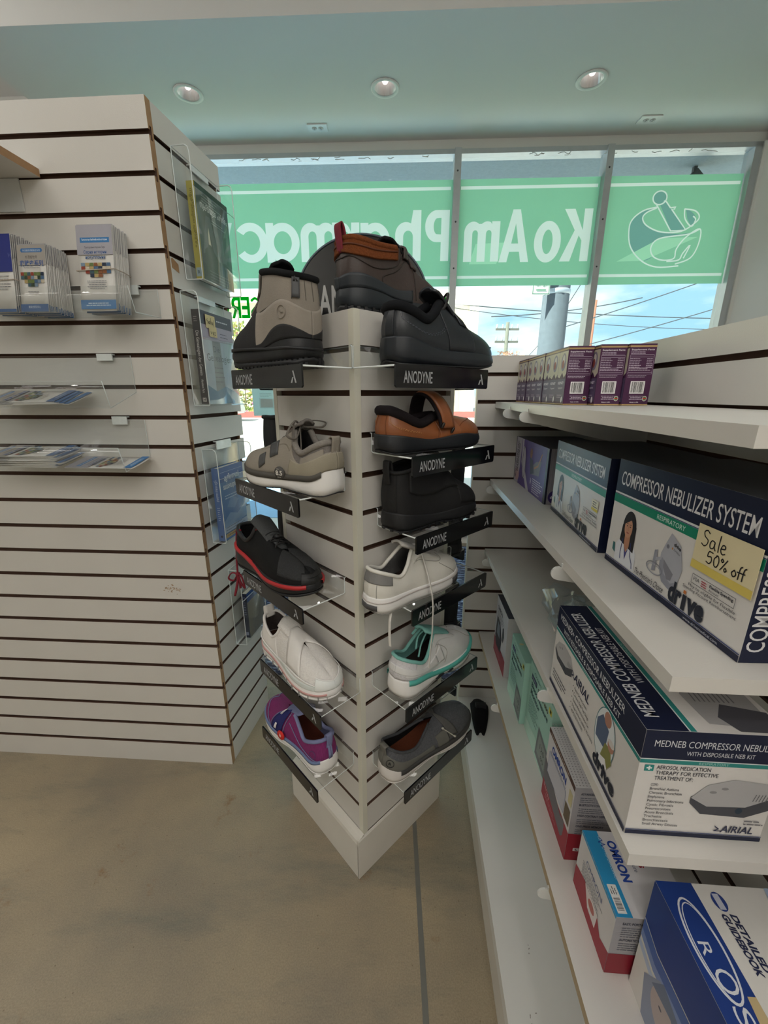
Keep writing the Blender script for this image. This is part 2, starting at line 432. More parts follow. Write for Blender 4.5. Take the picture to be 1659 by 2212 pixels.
# window wall: header above, pier left and right, low sill
WX0, WX1, WZ0, WZ1 = -1.9, 2.411, 0.06, 2.746
hd = MB()
hd.box(-4.2, 3.1, 0.0, .12, WZ1, MAIN_CEIL + .1)
hd.box(-4.2, WX0, 0.0, .12, -.1, WZ1)
hd.box(WX1, 3.1, -0.03, .12, -.1, WZ1)
hd.box(WX0, WX1, 0.0, .12, -.1, WZ0)
hd.build('wall_front', PAINT, T=F_WALL, kind='structure')
# slanting white return beside the window
MB().prism([(WX1 + .02, -.03), (2.97, -.62), (2.97, -.03)], 0, 2.806, 'z').build('wall_return', PAINT, T=F_WALL, kind='structure')
ALU = mat('window_aluminium', '#b4b8ba', .42, .35, var=.08, vscale=25)
fr = MB()
for (a, b_) in ((WX0, WX0 + .04), (WX1 - .045, WX1)): fr.box(a, b_, -.02, .07, WZ0, WZ1)
fr.box(WX0, WX1, -.02, .07, WZ1 - .028, WZ1); fr.box(WX0, WX1, -.02, .07, WZ0, WZ0 + .05)
fr.build('window_frame', ALU, T=F_WALL, kind='structure', bevel=.003)
wn = 0
xs = [WX0, 0.487, 1.464, WX1]
for i in range(3):
    wn += 1
    MB().box(xs[i] + .02, xs[i + 1] - .02, .030, .036, WZ0 + .03, WZ1 - .02).build('window_%d' % wn, GLASS, T=F_WALL, kind='structure')
for i, x in enumerate((0.487, 1.464)):
    m_ = MB().box(x - .022, x + .022, -.035, .068, WZ0, WZ1)
    for z in (2.33, 2.05, 2.62): m_.lathe([(0, .002), (.006, .0015), (.006, 0)], 10, 1, T=Matrix.Translation((x, -.035, z)) @ Matrix.Rotation(math.pi / 2, 4, 'X'))
    m_.build('trim_%d' % (i + 2), [ALU, mat('dark_screw', '#4a4c50', .5, .6)], T=F_WALL, kind='structure', bevel=.003)
# torn caulk and paint along the head of the frame
ck = MB(); r_ = random.Random(5)
for i in range(26):
    x = r_.uniform(-1.2, 2.3); ck.tube([(x + k * .02, -.021 - r_.random() * .004, WZ1 - .03 - r_.random() * .02) for k in range(r_.randint(2, 5))], .0022, 5)
ck.build('trim_4', mat('old_caulk', '#cdd0d0', .8), T=F_WALL, kind='structure')

# recessed downlights and ceiling sockets in the soffit
def downlight(M, label):
    t = thing('downlight', label, 'ceiling light', M, 'row of round downlights in the soffit')
    MB().lathe([(.058, -.003), (.068, -.005), (.078, -.003), (.078, 0), (.058, 0)], 40).build('trim_ring', mat('white_enamel', '#e9e9e6', .35), t)
    MB().lathe([(.058, -.002), (.054, .0), (.046, .07), (.0, .075)], 40).build('reflector', mat('downlight_reflector', '#efecec', .25, .3, var=.15, vscale=18, stretch=(8, 8, .5)), t)
    MB().lathe([(0, .018), (.012, .022), (.020, .036), (.020, .055), (.012, .07), (.0, .074)], 20).build('bulb', emit_mat('bulb_glow', '#fff4ec', 2.2), t)
    return t
Z_S = 2.806
def hole_fix(): pass
for (x, y, lb) in ((-1.083, 2.796, 'leftmost round recessed downlight in the soffit, above the white slatwall stand'), (.006, 2.754, 'middle round recessed downlight in the soffit, above the shoe tower'), (1.099, 2.693, 'rightmost round recessed downlight in the soffit, nearest the angled corner wall')):
    # the can sits in a shallow cup hung just under the plaster
    downlight(Matrix.Translation((x, y, Z_S - .0765)) if False else Matrix.Translation((x, y, Z_S - .001)), lb)
def outlet(M, label):
    t = thing('socket_plate', label, 'power socket', M, 'power sockets in the soffit')
    MB().box(-.060, .060, -.037, .037, -.006, 0).build('cover_plate', mat('white_plastic', '#e2e3e2', .4), t, bevel=.003)
    for s in (-1, 1):
        q = MB().lathe([(0, -.0035), (.015, -.003), (.0165, 0)], 20, T=Matrix.Translation((s * .02, 0, -.006))).build('socket', mat('socket_grey', '#c4c6c6', .45), t)
        h = MB()
        for dy in (-.006, .006): h.box(s * .02 - .004, s * .02 + .004, dy - .0012, dy + .0012, -.0101, -.0098)
        h.build('slot', mat('socket_slot', '#3c3e40', .6), q)
    return t
outlet(Matrix.Translation((-.414, 3.091, Z_S)) @ Matrix.Rotation(math.radians(-2.4), 4, 'Z'), 'white double power socket in the soffit left of the middle downlight')
outlet(Matrix.Translation((1.606, 3.012, Z_S)) @ Matrix.Rotation(math.radians(-2.4), 4, 'Z'), 'white double power socket in the soffit right of the last downlight')
# frames (out of frame) around the added fill lights
for i, (x, y, w, c) in enumerate(FILL_LIGHTS):
    t = thing('added_fill_light', 'unseen rectangular ceiling light added as fill', 'ceiling light', Matrix.Translation((x, y, MAIN_CEIL)), 'added ceiling fill lights')
    f_ = MB()
    for q in ((-.62, .62, -.32, -.29), (-.62, .62, .29, .32), (-.62, -.59, -.32, .32), (.59, .62, -.32, .32)): f_.box(*q, -.03, 0)
    f_.build('fill_light_frame', mat('white_enamel', '#e9e9e6', .35), t)

for i, (x, y, w) in enumerate(POINT_FILLS):
    t = thing('point_fill_stem', 'unseen stem of a point light added to brighten the ceiling', 'ceiling light', Matrix.Translation((x, y, MAIN_CEIL)), 'added point lights under the ceiling')
    MB().lathe([(.0, -.002), (.05, -.002), (.05, -.02), (.008, -.022), (.008, -.20), (.05, -.205), (.06, -.235), (.0, -.235)], 20).build('stem', mat('white_enamel', '#e9e9e6', .35), t)

# ------------------------------------------------------------------ window sign: green film with cut letters
def arc(cx, cy, rx, ry, a0, a1, n=18): return [(cx + rx * math.cos(math.radians(a0 + (a1 - a0) * k / n)), cy + ry * math.sin(math.radians(a0 + (a1 - a0) * k / n))) for k in range(n + 1)]
def unit_glyph(ch, w, h, sw, sh):
    """outlines of a heavy geometric sans letter in a w x h box (as read from the street)"""
    rx, ry = w / 2, h / 2
    if ch in 'oa' or ch == 'c':
        if ch == 'o': return [arc(rx, ry, rx, ry, 0, 360, 48)[:-1], arc(rx, ry, rx - sw, ry - sh, 0, 360, 40)[:-1]]
        if ch == 'a':
            cx = w * .5; R = cx; x = w - sw; t = math.degrees(math.acos(min(1, (x - cx) / R)))
            return [[(w, 0), (w, h), (x, h)] + arc(cx, ry, R, ry, t, 360 - t, 44) + [(x, 0)], arc(cx + sw * .02, ry, R - sw * .98, ry - sh, 0, 360, 40)[:-1]]
        return [arc(rx * 1.04, ry, rx * 1.04, ry, 38, 322, 40) + arc(rx * 1.04, ry, rx * 1.04 - sw, ry - sh, 318, 42, 34)]
    def arch(x0, x1, top):       # inner void of an arch, from left foot up and over to the right foot
        c = (x0 + x1) / 2; r = (x1 - x0) / 2
        return [(x0, 0)] + arc(c, top - sh - r * 1.15, r, r * 1.15, 180, 0, 16) + [(x1, 0)]
    if ch == 'h':
        xh = h * .775; r = (w - sw * .55) / 2; c = w - r
        return [[(0, 0)] + arch(sw, w - sw, xh) + [(w, 0)] + arc(c, xh - r * 1.05, r, r * 1.05, 0, 118, 18) + [(sw, h), (0, h)]]
    if ch == 'm':
        v = (w - 3 * sw) / 2; r = (v + 1.5 * sw) / 2
        return [[(0, 0)] + arch(sw, sw + v, h) + arch(2 * sw + v, w - sw, h) + [(w, 0)] + arc(w - r, h - r * 1.1, r, r * 1.1, 0, 128, 16) + arc(w - 2 * r - v * .02 - r * .55, h - r * 1.1, r, r * 1.1, 52, 112, 12) + [(sw, h * .93), (sw, h), (0, h)]]
    if ch == 'r': return [[(0, 0), (sw, 0), (sw, h * .52)] + arc(sw + (w - sw) * .9, h * .50, (w - sw) * .9, h * .30, 180, 95, 8) + [(w, h * .78), (w, h)] + arc(sw + (w - sw) * .9, h * .62, (w - sw) * .9, h * .38, 88, 160, 8) + [(sw, h), (0, h)]]
    if ch == 'K': return [[(0, 0), (sw, 0), (sw, h * .40), (sw + (w - sw) * .16, h * .50), (w - sw * 1.28, 0), (w, 0), (w * .56, h * .60), (w * .97, h), (w - sw * 1.35, h), (sw, h * .60), (sw, h), (0, h)]]
    if ch == 'A': return [[(0, 0), (sw, 0), (w * .335, h * .20), (w * .665, h * .20), (w - sw, 0), (w, 0), (w * .62, h), (w * .38, h)], [(w * .385, h * .36), (w * .5, h * .74), (w * .615, h * .36)]]
    if ch == 'P': return [[(0, 0), (sw, 0), (sw, h * .38)] + arc(w * .52, h * .69, w * .48, h * .31, -90, 90, 22) + [(0, h)], [(sw, h * .53)] + arc(w * .50, h * .69, w * .48 - sw, h * .155, -90, 90, 18) + [(sw, h * .85)]]
    if ch == 'y': return [[(w * .18, 0), (w * .18 + sw, 0), (w, h), (w - sw, h), (w * .52, h * .50), (sw, h), (0, h), (w * .36, h * .34)]]
    if ch == 'I': return [[(0, 0), (w, 0), (w, h), (0, h)]]
    if ch == 'E': return [[(0, 0), (w, 0), (w, sh), (sw, sh), (sw, (h - sh) / 2), (w * .9, (h - sh) / 2), (w * .9, (h + sh) / 2), (sw, (h + sh) / 2), (sw, h - sh), (w, h - sh), (w, h), (0, h)]]
    if ch == 'R': return [[(0, 0), (sw, 0), (sw, h * .38), (w * .42, h * .38), (w - sw * 1.1, 0), (w, 0), (w * .68, h * .42)] + arc(w * .55, h * .71, w * .42, h * .29, -60, 90, 14) + [(0, h)], [(sw, h * .55)] + arc(w * .50, h * .70, w * .45 - sw, h * .13, -90, 90, 12) + [(sw, h * .83)]]
    if ch == 'V': return [[(w * .5 - sw * .6, 0), (w * .5 + sw * .6, 0), (w, h), (w - sw, h), (w * .5, sh * 1.5), (sw, h), (0, h)]]
    if ch == 'U': return [[(0, h), (0, rx)] + arc(rx, rx, rx, rx, 180, 360, 16) + [(w, h), (w - sw, h)] + arc(rx, rx, rx - sw, rx - sh, 360, 180, 14) + [(sw, h)]]
    if ch == 'C': return [arc(rx * 1.05, ry, rx * 1.05, ry, 45, 315, 30) + arc(rx * 1.05, ry, rx * 1.05 - sw, ry - sh, 312, 48, 26)]
    # S
    q = [(.92, .80), (.5, .93), (.12, .74), (.5, .52), (.88, .27), (.5, .07), (.07, .22)]
    C = smooth_pts(q, 7); A = []; B = []
    for k in range(len(C)):
        a, b_ = C[max(k - 1, 0)], C[min(k + 1, len(C) - 1)]; dx, dy = (b_[0] - a[0]) * w, (b_[1] - a[1]) * h; l = math.hypot(dx, dy) or 1
        A.append((C[k][0] * w - dy / l * sw * .45, C[k][1] * h + dx / l * sw * .45)); B.append((C[k][0] * w + dy / l * sw * .45, C[k][1] * h - dx / l * sw * .45))
    return [A + B[::-1]]
def smooth_pts(P, n):
    out_ = []; m = len(P)
    for i in range(m - 1):
        g = lambda k: P[min(max(k, 0), m - 1)]
        p0, p1, p2, p3 = g(i - 1), g(i), g(i + 1), g(i + 2)
        for k in range(n):
            t = k / n; out_.append(tuple(.5 * (2 * p1[d] + (p2[d] - p0[d]) * t + (2 * p0[d] - 5 * p1[d] + 4 * p2[d] - p3[d]) * t * t + (3 * p1[d] - p0[d] - 3 * p2[d] + p3[d]) * t ** 3) for d in (0, 1)))
    return out_ + [P[-1]]
def glyph_loops(ch, x0, x1, z0, z1, sw=.056, sh=.052):
    return [[(x1 - x, z0 + y) for x, y in lp] for lp in unit_glyph(ch, x1 - x0, z1 - z0, sw, sh)]
def sheet(loops, name, m, parent, y=.0262, th=.0010, T=None):
    """flat sheet bounded by the loops (inner loops are openings)"""
    cu = bpy.data.curves.new(name, 'CURVE'); cu.dimensions = '2D'; cu.fill_mode = 'BOTH'
    for lp in loops:
        sp = cu.splines.new('POLY'); sp.points.add(len(lp) - 1); sp.use_cyclic_u = True
        for q, (x, z) in zip(sp.points, lp): q.co = (x, z, 0, 1)
    co = bpy.data.objects.new(name, cu); COL.objects.link(co)
    me = bpy.data.meshes.new_from_object(co.evaluated_get(bpy.context.evaluated_depsgraph_get()))
    vs = [(v.co.x, y, v.co.y) for v in me.vertices]; fs = [tuple(p.vertices) for p in me.polygons]
    bpy.data.objects.remove(co); bpy.data.curves.remove(cu); bpy.data.meshes.remove(me)
    return MB().add(vs, fs).build(name, m, parent, solid=th, off=1, T=T)
LET = [('K', 1.224, 1.419, 2.10, 2.415), ('o', 1.041, 1.223, 2.095, 2.347), ('A', .805, 1.012, 2.10, 2.418), ('m', .557, .801, 2.105, 2.350),
       ('P', .285, .452, 2.112, 2.422), ('h', .077, .257, 2.115, 2.424), ('a', -.166, .043, 2.109, 2.354), ('r', -.300, -.174, 2.116, 2.357),
       ('m', -.591, -.309, 2.118, 2.359), ('a', -.838, -.600, 2.117, 2.363), ('c', -1.063, -.828, 2.116, 2.367), ('y', -1.285, -1.075, 2.035, 2.367)]
GREENF = film_mat('green_vinyl_film', '#7fb496', .92)
WHITEF = film_mat('white_vinyl_letters', '#c9d6ce', .88)
TEALF = film_mat('teal_vinyl_shade', '#6c9890', .90)
LIMEF = film_mat('pale_green_wedge', '#96c8a8', .92)
SZ0, SZ1 = 1.951, 2.596
def smooth2(pts, n=8, closed=False):
    P = list(pts) + ([pts[0], pts[1], pts[2]] if closed else [])
    P = [np.array(p, float) for p in P]
    q = smooth_pts([tuple(p) for p in P], n)
    return q[n:-2 * n] if closed else q
def inside(pt, lp):
    x, y = pt; c = False; n = len(lp)
    for k in range(n):
        x0, y0 = lp[k]; x1, y1 = lp[(k + 1) % n]
        if (y0 > y) != (y1 > y) and x < (x1 - x0) * (y - y0) / (y1 - y0) + x0: c = not c
    return c
def seg_d(pt, a, b):
    ax, ay = a; dx, dy = b[0] - ax, b[1] - ay; l = dx * dx + dy * dy or 1e-12; t = max(0, min(1, ((pt[0] - ax) * dx + (pt[1] - ay) * dy) / l))
    return math.hypot(pt[0] - ax - t * dx, pt[1] - ay - t * dy)
from mathutils.geometry import delaunay_2d_cdt
# pestle and mortar logo: shaded shapes and pale outlines
MORTAR = smooth2([(1.84, 2.416), (1.755, 2.398), (1.690, 2.350), (1.674, 2.290), (1.700, 2.185), (1.787, 2.10), (1.862, 2.125), (1.84, 2.182), (1.89, 2.232), (2.0, 2.246), (2.10, 2.262), (2.0, 2.258), (1.891, 2.270), (1.79, 2.308), (1.754, 2.352), (1.775, 2.385)], 4, True)
PESTLE = [(1.858, 2.425), (1.893, 2.448), (1.924, 2.411), (2.050, 2.282), (1.952, 2.278)]
KNOB = [(1.847 + .043 * math.cos(a), 2.469 + .037 * math.sin(a)) for a in [i * math.pi / 12 for i in range(24)]]
LEAFS = smooth2([(2.03, 2.40), (2.05, 2.345), (2.09, 2.30), (2.11, 2.335), (2.085, 2.375)], 4, True)
WEDGE = [[(1.62, 2.095), (1.89, 2.232), (2.142, 2.238), (1.80, 2.098)], [(.60, 2.09), (.64, 2.215), (.86, 2.222), (.79, 2.09)]]  # paler green wedge areas set into the film
LINES = [smooth2([(1.84, 2.416), (1.755, 2.398), (1.690, 2.350), (1.674, 2.290), (1.700, 2.185), (1.787, 2.099), (1.90, 2.058), (2.046, 2.064)], 5),
         smooth2([(1.835, 2.410), (1.775, 2.385), (1.754, 2.352), (1.790, 2.308), (1.891, 2.270), (2.023, 2.272), (2.110, 2.325), (2.125, 2.36), (2.09, 2.392), (2.021, 2.402)], 5),
         [(1.847 + .045 * math.cos(math.radians(d)), 2.469 + .039 * math.sin(math.radians(d))) for d in range(-120, 245, 15)],
         [(1.832, 2.43), (1.952, 2.276), (2.052, 2.280), (1.938, 2.400), (1.955, 2.403), (1.962, 2.414), (1.926, 2.411), (1.893, 2.446), (1.876, 2.450)],
         smooth2([(2.145, 2.285), (2.075, 2.255), (1.89, 2.232), (1.84, 2.182), (1.862, 2.126), (1.93, 2.10), (2.006, 2.110), (2.012, 2.165), (2.06, 2.235), (2.145, 2.285), (2.155, 2.20), (2.117, 2.112), (2.02, 2.075)], 5),
         smooth2([(1.96, 2.092), (2.04, 2.10), (2.06, 2.14), (2.10, 2.19), (2.07, 2.11)], 4), smooth2([(2.021, 2.402), (2.035, 2.345), (2.085, 2.30), (2.105, 2.34), (2.085, 2.36)], 4)]
LW = .0085
def sign_pane(x0, x1, parent):
    """one pane of the sign: film, letters, stripes and logo cut edge to edge from one sheet"""
    loops = [[(x0, SZ0), (x1, SZ0), (x1, SZ1), (x0, SZ1)]]; zones = []
    def zone(cls, lps, test=None): zones.append((cls, lps, test)); loops.extend(lps)
    if x1 > 1.7:
        for ln in LINES:
            A = []; B = []
            for k in range(len(ln)):
                a, b = ln[max(k - 1, 0)], ln[min(k + 1, len(ln) - 1)]; dx, dy = b[0] - a[0], b[1] - a[1]; l = math.hypot(dx, dy) or 1
                A.append((ln[k][0] - dy / l * LW / 2, ln[k][1] + dx / l * LW / 2)); B.append((ln[k][0] + dy / l * LW / 2, ln[k][1] - dx / l * LW / 2))
            zone('logo_outline', [A + B[::-1]], ln)
    for ch, a, b_, c_, d_ in LET:
        if a > x0 and b_ < x1: zone('letter:%d' % len(zones), glyph_loops(ch, a, b_, c_, d_))
    for z0, z1 in ((2.537, 2.556), (1.999, 2.017)): zone('stripe:%d' % len(zones), [[(x0 + .012, z0), (x1 - .012, z0), (x1 - .012, z1), (x0 + .012, z1)]])
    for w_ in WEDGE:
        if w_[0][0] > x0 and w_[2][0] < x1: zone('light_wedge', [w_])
    if x1 > 1.7:
        zone('pestle_shade', [PESTLE]); zone('knob_shade', [KNOB]); zone('leaf_shade', [LEAFS]); zone('mortar_shade', [MORTAR])
    V = []; E = []
    for lp in loops:
        b = len(V); n = len(lp); V += [Vector(q) for q in lp]; E += [(b + k, b + (k + 1) % n) for k in range(n)]
    v2, e2, f2, *_ = delaunay_2d_cdt(V, E, [], 0, 1e-5)
    parts = {}
    for f in f2:
        c = (sum(v2[i].x for i in f) / len(f), sum(v2[i].y for i in f) / len(f)); cls = 'green_film'
        if not (x0 < c[0] < x1 and SZ0 < c[1] < SZ1): continue
        for k, lps, ln in zones:
            if ln is not None: hit = any(seg_d(c, ln[q], ln[q + 1]) < LW * .52 for q in range(len(ln) - 1))
            else: hit = sum(inside(c, lp) for lp in lps) % 2 == 1
            if hit: cls = k; break
        parts.setdefault(cls, []).append(f)
    for cls, fs in sorted(parts.items()):
        mb = MB(); ids = {}
        for f in fs:
            g = []
            for i in f:
                if i not in ids: ids[i] = len(mb.v); mb.v.append((v2[i].x, .0262, v2[i].y))
                g.append(ids[i])
            mb.f.append(g); mb.m.append(0); mb.sm.append(False)
        nm = cls.split(':')[0]
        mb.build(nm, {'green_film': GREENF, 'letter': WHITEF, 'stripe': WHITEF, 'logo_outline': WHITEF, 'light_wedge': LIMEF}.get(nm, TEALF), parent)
wsign = thing('window_sign', 'green pharmacy window film with pale letters and mortar logo, seen from behind', 'window sign', F_WALL)
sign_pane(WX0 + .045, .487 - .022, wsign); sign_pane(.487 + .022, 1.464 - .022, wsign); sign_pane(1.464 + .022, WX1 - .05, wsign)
# smaller green cling letters lower on the glass (mirrored from inside)
GCL = film_mat('green_cling_vinyl', '#17b84c', .7, .5)
for ch, x0, x1 in (('S', -.990, -.915), ('E', -1.062, -.998), ('R', -1.135, -1.065), ('V', -1.215, -1.140)):
    tag(sheet(glyph_loops(ch, x0, x1, 1.752, 1.896, .019, .024), 'window_letter', GCL, None, .0255, .002, F_WALL), 'green cling letter %s on the glass, mirrored, left of the grey boot' % ch, 'letter', 'green cling letters on the left pane')
for ch, x0, x1 in (('I', .425, .447), ('U', .345, .412), ('C', .262, .335)):
    tag(sheet(glyph_loops(ch, x0, x1, 1.74, 1.885, .019, .024), 'window_letter', GCL, None, .0255, .002, F_WALL), 'green cling letter %s on the glass, mirrored, right of the brown boot' % ch, 'letter', 'green cling letters behind the brown boot')
po = thing('window_poster', 'pale teal flyer taped to the window pane left of the shoe tower', 'poster', at(F_WALL, -1.035, .022, 1.042))
MB().box(0, .175, 0, .001, 0, .229).build('sheet', film_mat('teal_paper', '#cfe2df', .55), po)
pr_ = Print(); pr_.frame(.055, .06, .165, .135, .0012, '#8fa3a1').rect(.06, .065, .16, .13, '#b7c9c6').lines(.06, .17, .10, 3, .012, .003, '#9aaeab', 4)
pr_.build('printed_front', po, face_M((0, 0, 0), (1, 0, 0), (0, 0, 1)))
# ================================================================== slatwall boards
GAP = 0.0105
def slat_panel(mb, x0, x1, ztop, zbot, zg, T, th=.018, right_end=False):
    """slatwall board in the plane y=0 facing -y; grooves every PITCH counted down from zg. materials: 0 white, 1 groove, 2 mdf"""
    k = 0; edges = []
    while zg - k * PITCH > zbot + .02: edges.append(zg - k * PITCH); k += 1
    tops = [ztop] + [e - GAP / 2 for e in edges]; bots = [e + GAP / 2 for e in edges] + [zbot]
    E = {'-x': 2, '+x': 2}
    for t_, b_ in zip(tops, bots):
        mb.box(x0, x1, 0, .006, b_, t_, 1, {'-y': 0, **E}, T)                      # white lip
        mb.box(x0, x1, .006, .0125, b_ + (.008 if b_ > zbot else 0), t_ - (.008 if t_ < ztop else 0), 1, E, T)   # neck between the T slots
    mb.box(x0, x1, .0125, th, zbot, ztop, 1, {**E, '+y': 2, '+z': 2}, T)
    return mb
SLATM = [SLAT_WHITE, GROOVE, MDF]
R90 = Matrix.Rotation(math.pi / 2, 4, 'Z')

# ------------------------------------------------------------------ shoe tower
TW = 0.292; TTOP = 1.347; TZG = 1.2845
POST = mat('cream_corner_trim', '#d8d6c8', .38, var=.03, vscale=10)
tower = thing('shoe_tower', 'white four-sided slatwall tower holding shoes on clear shelves', 'display stand', F_TOWER)
def face_T(k):
    """local frame of tower face k: x along the face, y inward"""
    c = Matrix.Translation((TW / 2, TW / 2, 0)) @ Matrix.Rotation(k * math.pi / 2, 4, 'Z') @ Matrix.Translation((-TW / 2, -TW / 2, 0))
    return c
for k in range(4):
    slat_panel(MB(), .0135, TW - .0135, TTOP - .004, .132, TZG, face_T(k)).build('slat_panel', SLATM, tower)
for k in range(4):
    MB().box(-.001, .0135, -.001, .0135, .10, TTOP, 0, T=face_T(k)).build('corner_post', POST, tower, bevel=.0008)
MB().box(.0, TW, .0, TW, TTOP - .004, TTOP + .0005).build('top_panel', SLAT_WHITE, tower)
BASEM = mat('white_base_board', '#d6d2ca', .5, var=.06, vscale=9, bump=.12, bscale=200)
MB().prism([(-.021, 0), (-.001, 0), (-.001, .138), (-.012, .132), (-.019, .124), (-.021, .115)], -.004, TW + .022, 'y').build('base_board', BASEM, tower, bevel=.001)      # under the left face
MB().prism([(-.006, 0), (-.0005, 0), (-.0005, .131), (-.0035, .131), (-.006, .127)], -.021, TW + .005, 'x', T=None).build('base_board', BASEM, tower, bevel=.001)   # under the right face
MB().box(TW + .0005, TW + .012, -.004, TW, 0, .13).build('base_board', BASEM, tower, bevel=.001)
MB().box(0, TW, TW + .0005, TW + .012, 0, .13).build('base_board', BASEM, tower, bevel=.001)

# ------------------------------------------------------------------ clear shoe shelves with black lips
LIPM = BLACK_GLOSS
LETM = mat('silver_lettering', '#a3a5a8', .4, var=.04)
def logo_mark(p, x, y, h, c):
    """slanted bar with a shorter foot: the maker's mark"""
    p.poly([(x + h * .30, y + h), (x + h * .52, y + h), (x + h * .92, y), (x + h * .68, y)], c)
    p.poly([(x + h * .26, y + h * .48), (x + h * .46, y + h * .48), (x + h * .22, y), (x - h * .02, y)], c)
SW = .262
def make_shelf():
    t = thing('shoe_shelf', '', 'shelf')
    a = MB(); prof = [(.004, .038), (-.0015, .036), (-.0015, .002), (-.006, 0), (-.105, 0)]
    a.grid([[(x, q[0], q[1]) for q in prof] for x in (0, SW)])
    a.build('clear_tray', [ACRYL, ACRYL_EDGE], t, solid=.0028, rim=1, off=0)
    lip = MB().prism([(.003, -.034), (SW - .003, -.034), (SW, -.031), (SW, .0005), (SW - .002, .0025), (.002, .0025), (0, .0005), (0, -.031)], -.1095, -.1062, 'y').build('front_lip', LIPM, t, bevel=.0007)
    p = Print(); p.text('ANODYNE', .018, -.026, .0185, LETM, w=.072, bold=.012); p.build('lettering', lip, face_M((0, -.1095, 0), (1, 0, 0), (0, 0, 1)))
    p = Print(); logo_mark(p, SW - .033, -.026, .019, LETM); p.build('logo', lip, face_M((0, -.1095, 0), (1, 0, 0), (0, 0, 1)))
    return t
shelf0 = make_shelf()
zs = lambda k: TZG - PITCH * (k + .45)
# faces: R = right face (k=0), L = left face seen from outside, XB / YB = the two far faces
def shelf_M(face, s, z):
    if face == 'R': return F_TOWER @ Matrix.Translation((s, 0, z))
    if face == 'L': return F_TOWER @ Matrix.Translation((0, s + SW, z)) @ Matrix.Rotation(-math.pi / 2, 4, 'Z')
    if face == 'XB': return F_TOWER @ Matrix.Translation((TW, s, z)) @ Matrix.Rotation(math.pi / 2, 4, 'Z')
    return F_TOWER @ Matrix.Translation((s + SW, TW, z)) @ Matrix.Rotation(math.pi, 4, 'Z')
SHELVES = [('L', 0, .0, 'grey boot'), ('L', 3, .035, 'grey suede sneaker'), ('L', 6, .045, 'black sneaker with the red line'), ('L', 9, .0, 'white slip-on sneaker'), ('L', 12, .03, 'purple shoe'),
           ('R', 0, -.006, 'black lace-up shoe'), ('R', 2, .038, 'brown strap shoe'), ('R', 4, .053, 'black ankle boot'), ('R', 6, .046, 'white sneaker with the dangling laces'), ('R', 9, .034, 'white and teal sneaker'), ('R', 12, .034, 'grey knit shoe')]
BACKS = [('XB', 0, .02, 'topmost, beyond the brown strap shoe'), ('XB', 4, .02, 'beside the toe of the black ankle boot'), ('XB', 6, .02, 'just above the white lace-up sneaker toe'), ('XB', 9, .02, 'above the toe of the white and teal sneaker'), ('XB', 12, .02, 'behind the toe of the grey knit shoe'),
         ('YB', 0, .02, 'just under the lip of the grey boot shelf'), ('YB', 3, .02, 'behind the grey suede sneaker'), ('YB', 6, .02, 'behind the black sneaker with the red line')]
first = True
for face, k, s, lb in SHELVES + BACKS:
    lab = ('clear acrylic shelf with black lip carrying the ' + lb) if face in 'LR' else ('far-side clear shelf of the tower, ' + lb)
    grp = 'shoe shelves on the tower'
    if first:
        shelf0.matrix_world = shelf_M(face, s, zs(k)); shelf0['label'] = lab; shelf0['group'] = grp; first = False
    else: dup(shelf0, shelf_M(face, s, zs(k)), lab, grp)

# arched black brand sign standing on the tower
sg = thing('brand_sign', 'arched glossy black sign with a pale A, standing on the tower behind the boots', 'sign', at(F_TOWER, .150, .150, TTOP + .0005, -43.5))
arch = [(-.145, 0), (.145, 0)] + [(.145 * math.cos(t), .045 + .135 * math.sin(t)) for t in [math.pi * i / 40 for i in range(41)]]
MB().prism(arch, -.004, .004, 'y').build('plate', LIPM, sg, bevel=.0015)
MB().tube([(x * .985, -.0045, z * .985) for x, z in arch[2:]], .0022, 6).build('rim', mat('grey_rim', '#4a5560', .3), sg)
sp = Print(); sp.text('ANODYNE', -.094, .024, .058, mat('silver_sign', '#b4b4b2', .4), w=.185, bold=.02); sp.frame(-.045, .105, .045, .160, .002, '#4a5058'); logo_mark(sp, -.014, .115, .036, mat('silver_sign', '#b4b4b2', .4))
sp.build('lettering', sg, face_M((0, -.0042, 0), (1, 0, 0), (0, 0, 1)))

# ------------------------------------------------------------------ left slatwall stand
LTOP = 1.822; LZG = 1.7574
stand = thing('slatwall_stand', 'tall white slatwall stand with bare brown board edge, at the left', 'display stand', F_LEFT)
slat_panel(MB(), -1.35, 0, LTOP, 0.0, LZG, Matrix.Identity(4), th=.0195).build('front_panel', SLATM, stand)
T_SIDE = Matrix.Translation((.0, .0195, 0)) @ Matrix.Rotation(math.radians(84.44), 4, 'Z')
slat_panel(MB(), 0, .272, LTOP, 0.0, LZG, T_SIDE).build('side_panel', SLATM, stand)
slat_panel(MB(), -1.35, -.03, LTOP, 0.0, LZG, Matrix.Translation((-1.33, .29, 0)) @ Matrix.Rotation(math.pi, 4, 'Z')).build('rear_panel', SLATM, stand)
# splintered chip in the side panel below the upper book holder
MB().prism([(.004, 1.500), (.030, 1.494), (.030, 1.513), (.010, 1.522), (.004, 1.520)], -.0006, .0004, 'y', T=T_SIDE).build('chipped_patch', MDF, stand)
stn = Print(); r_ = random.Random(2)
for i in range(40):
    stn.ell(-.117 + r_.gauss(0, .012), .655 + r_.gauss(0, .006), r_.uniform(.001, .004), r_.uniform(.0006, .0018), r_.choice(('#b29a80', '#a58c72', '#c2ae98')), 8, r_.uniform(-.3, .6))
stn.build('brown_stain', stand, face_M((0, 0, 0), (1, 0, 0), (0, 0, 1)))

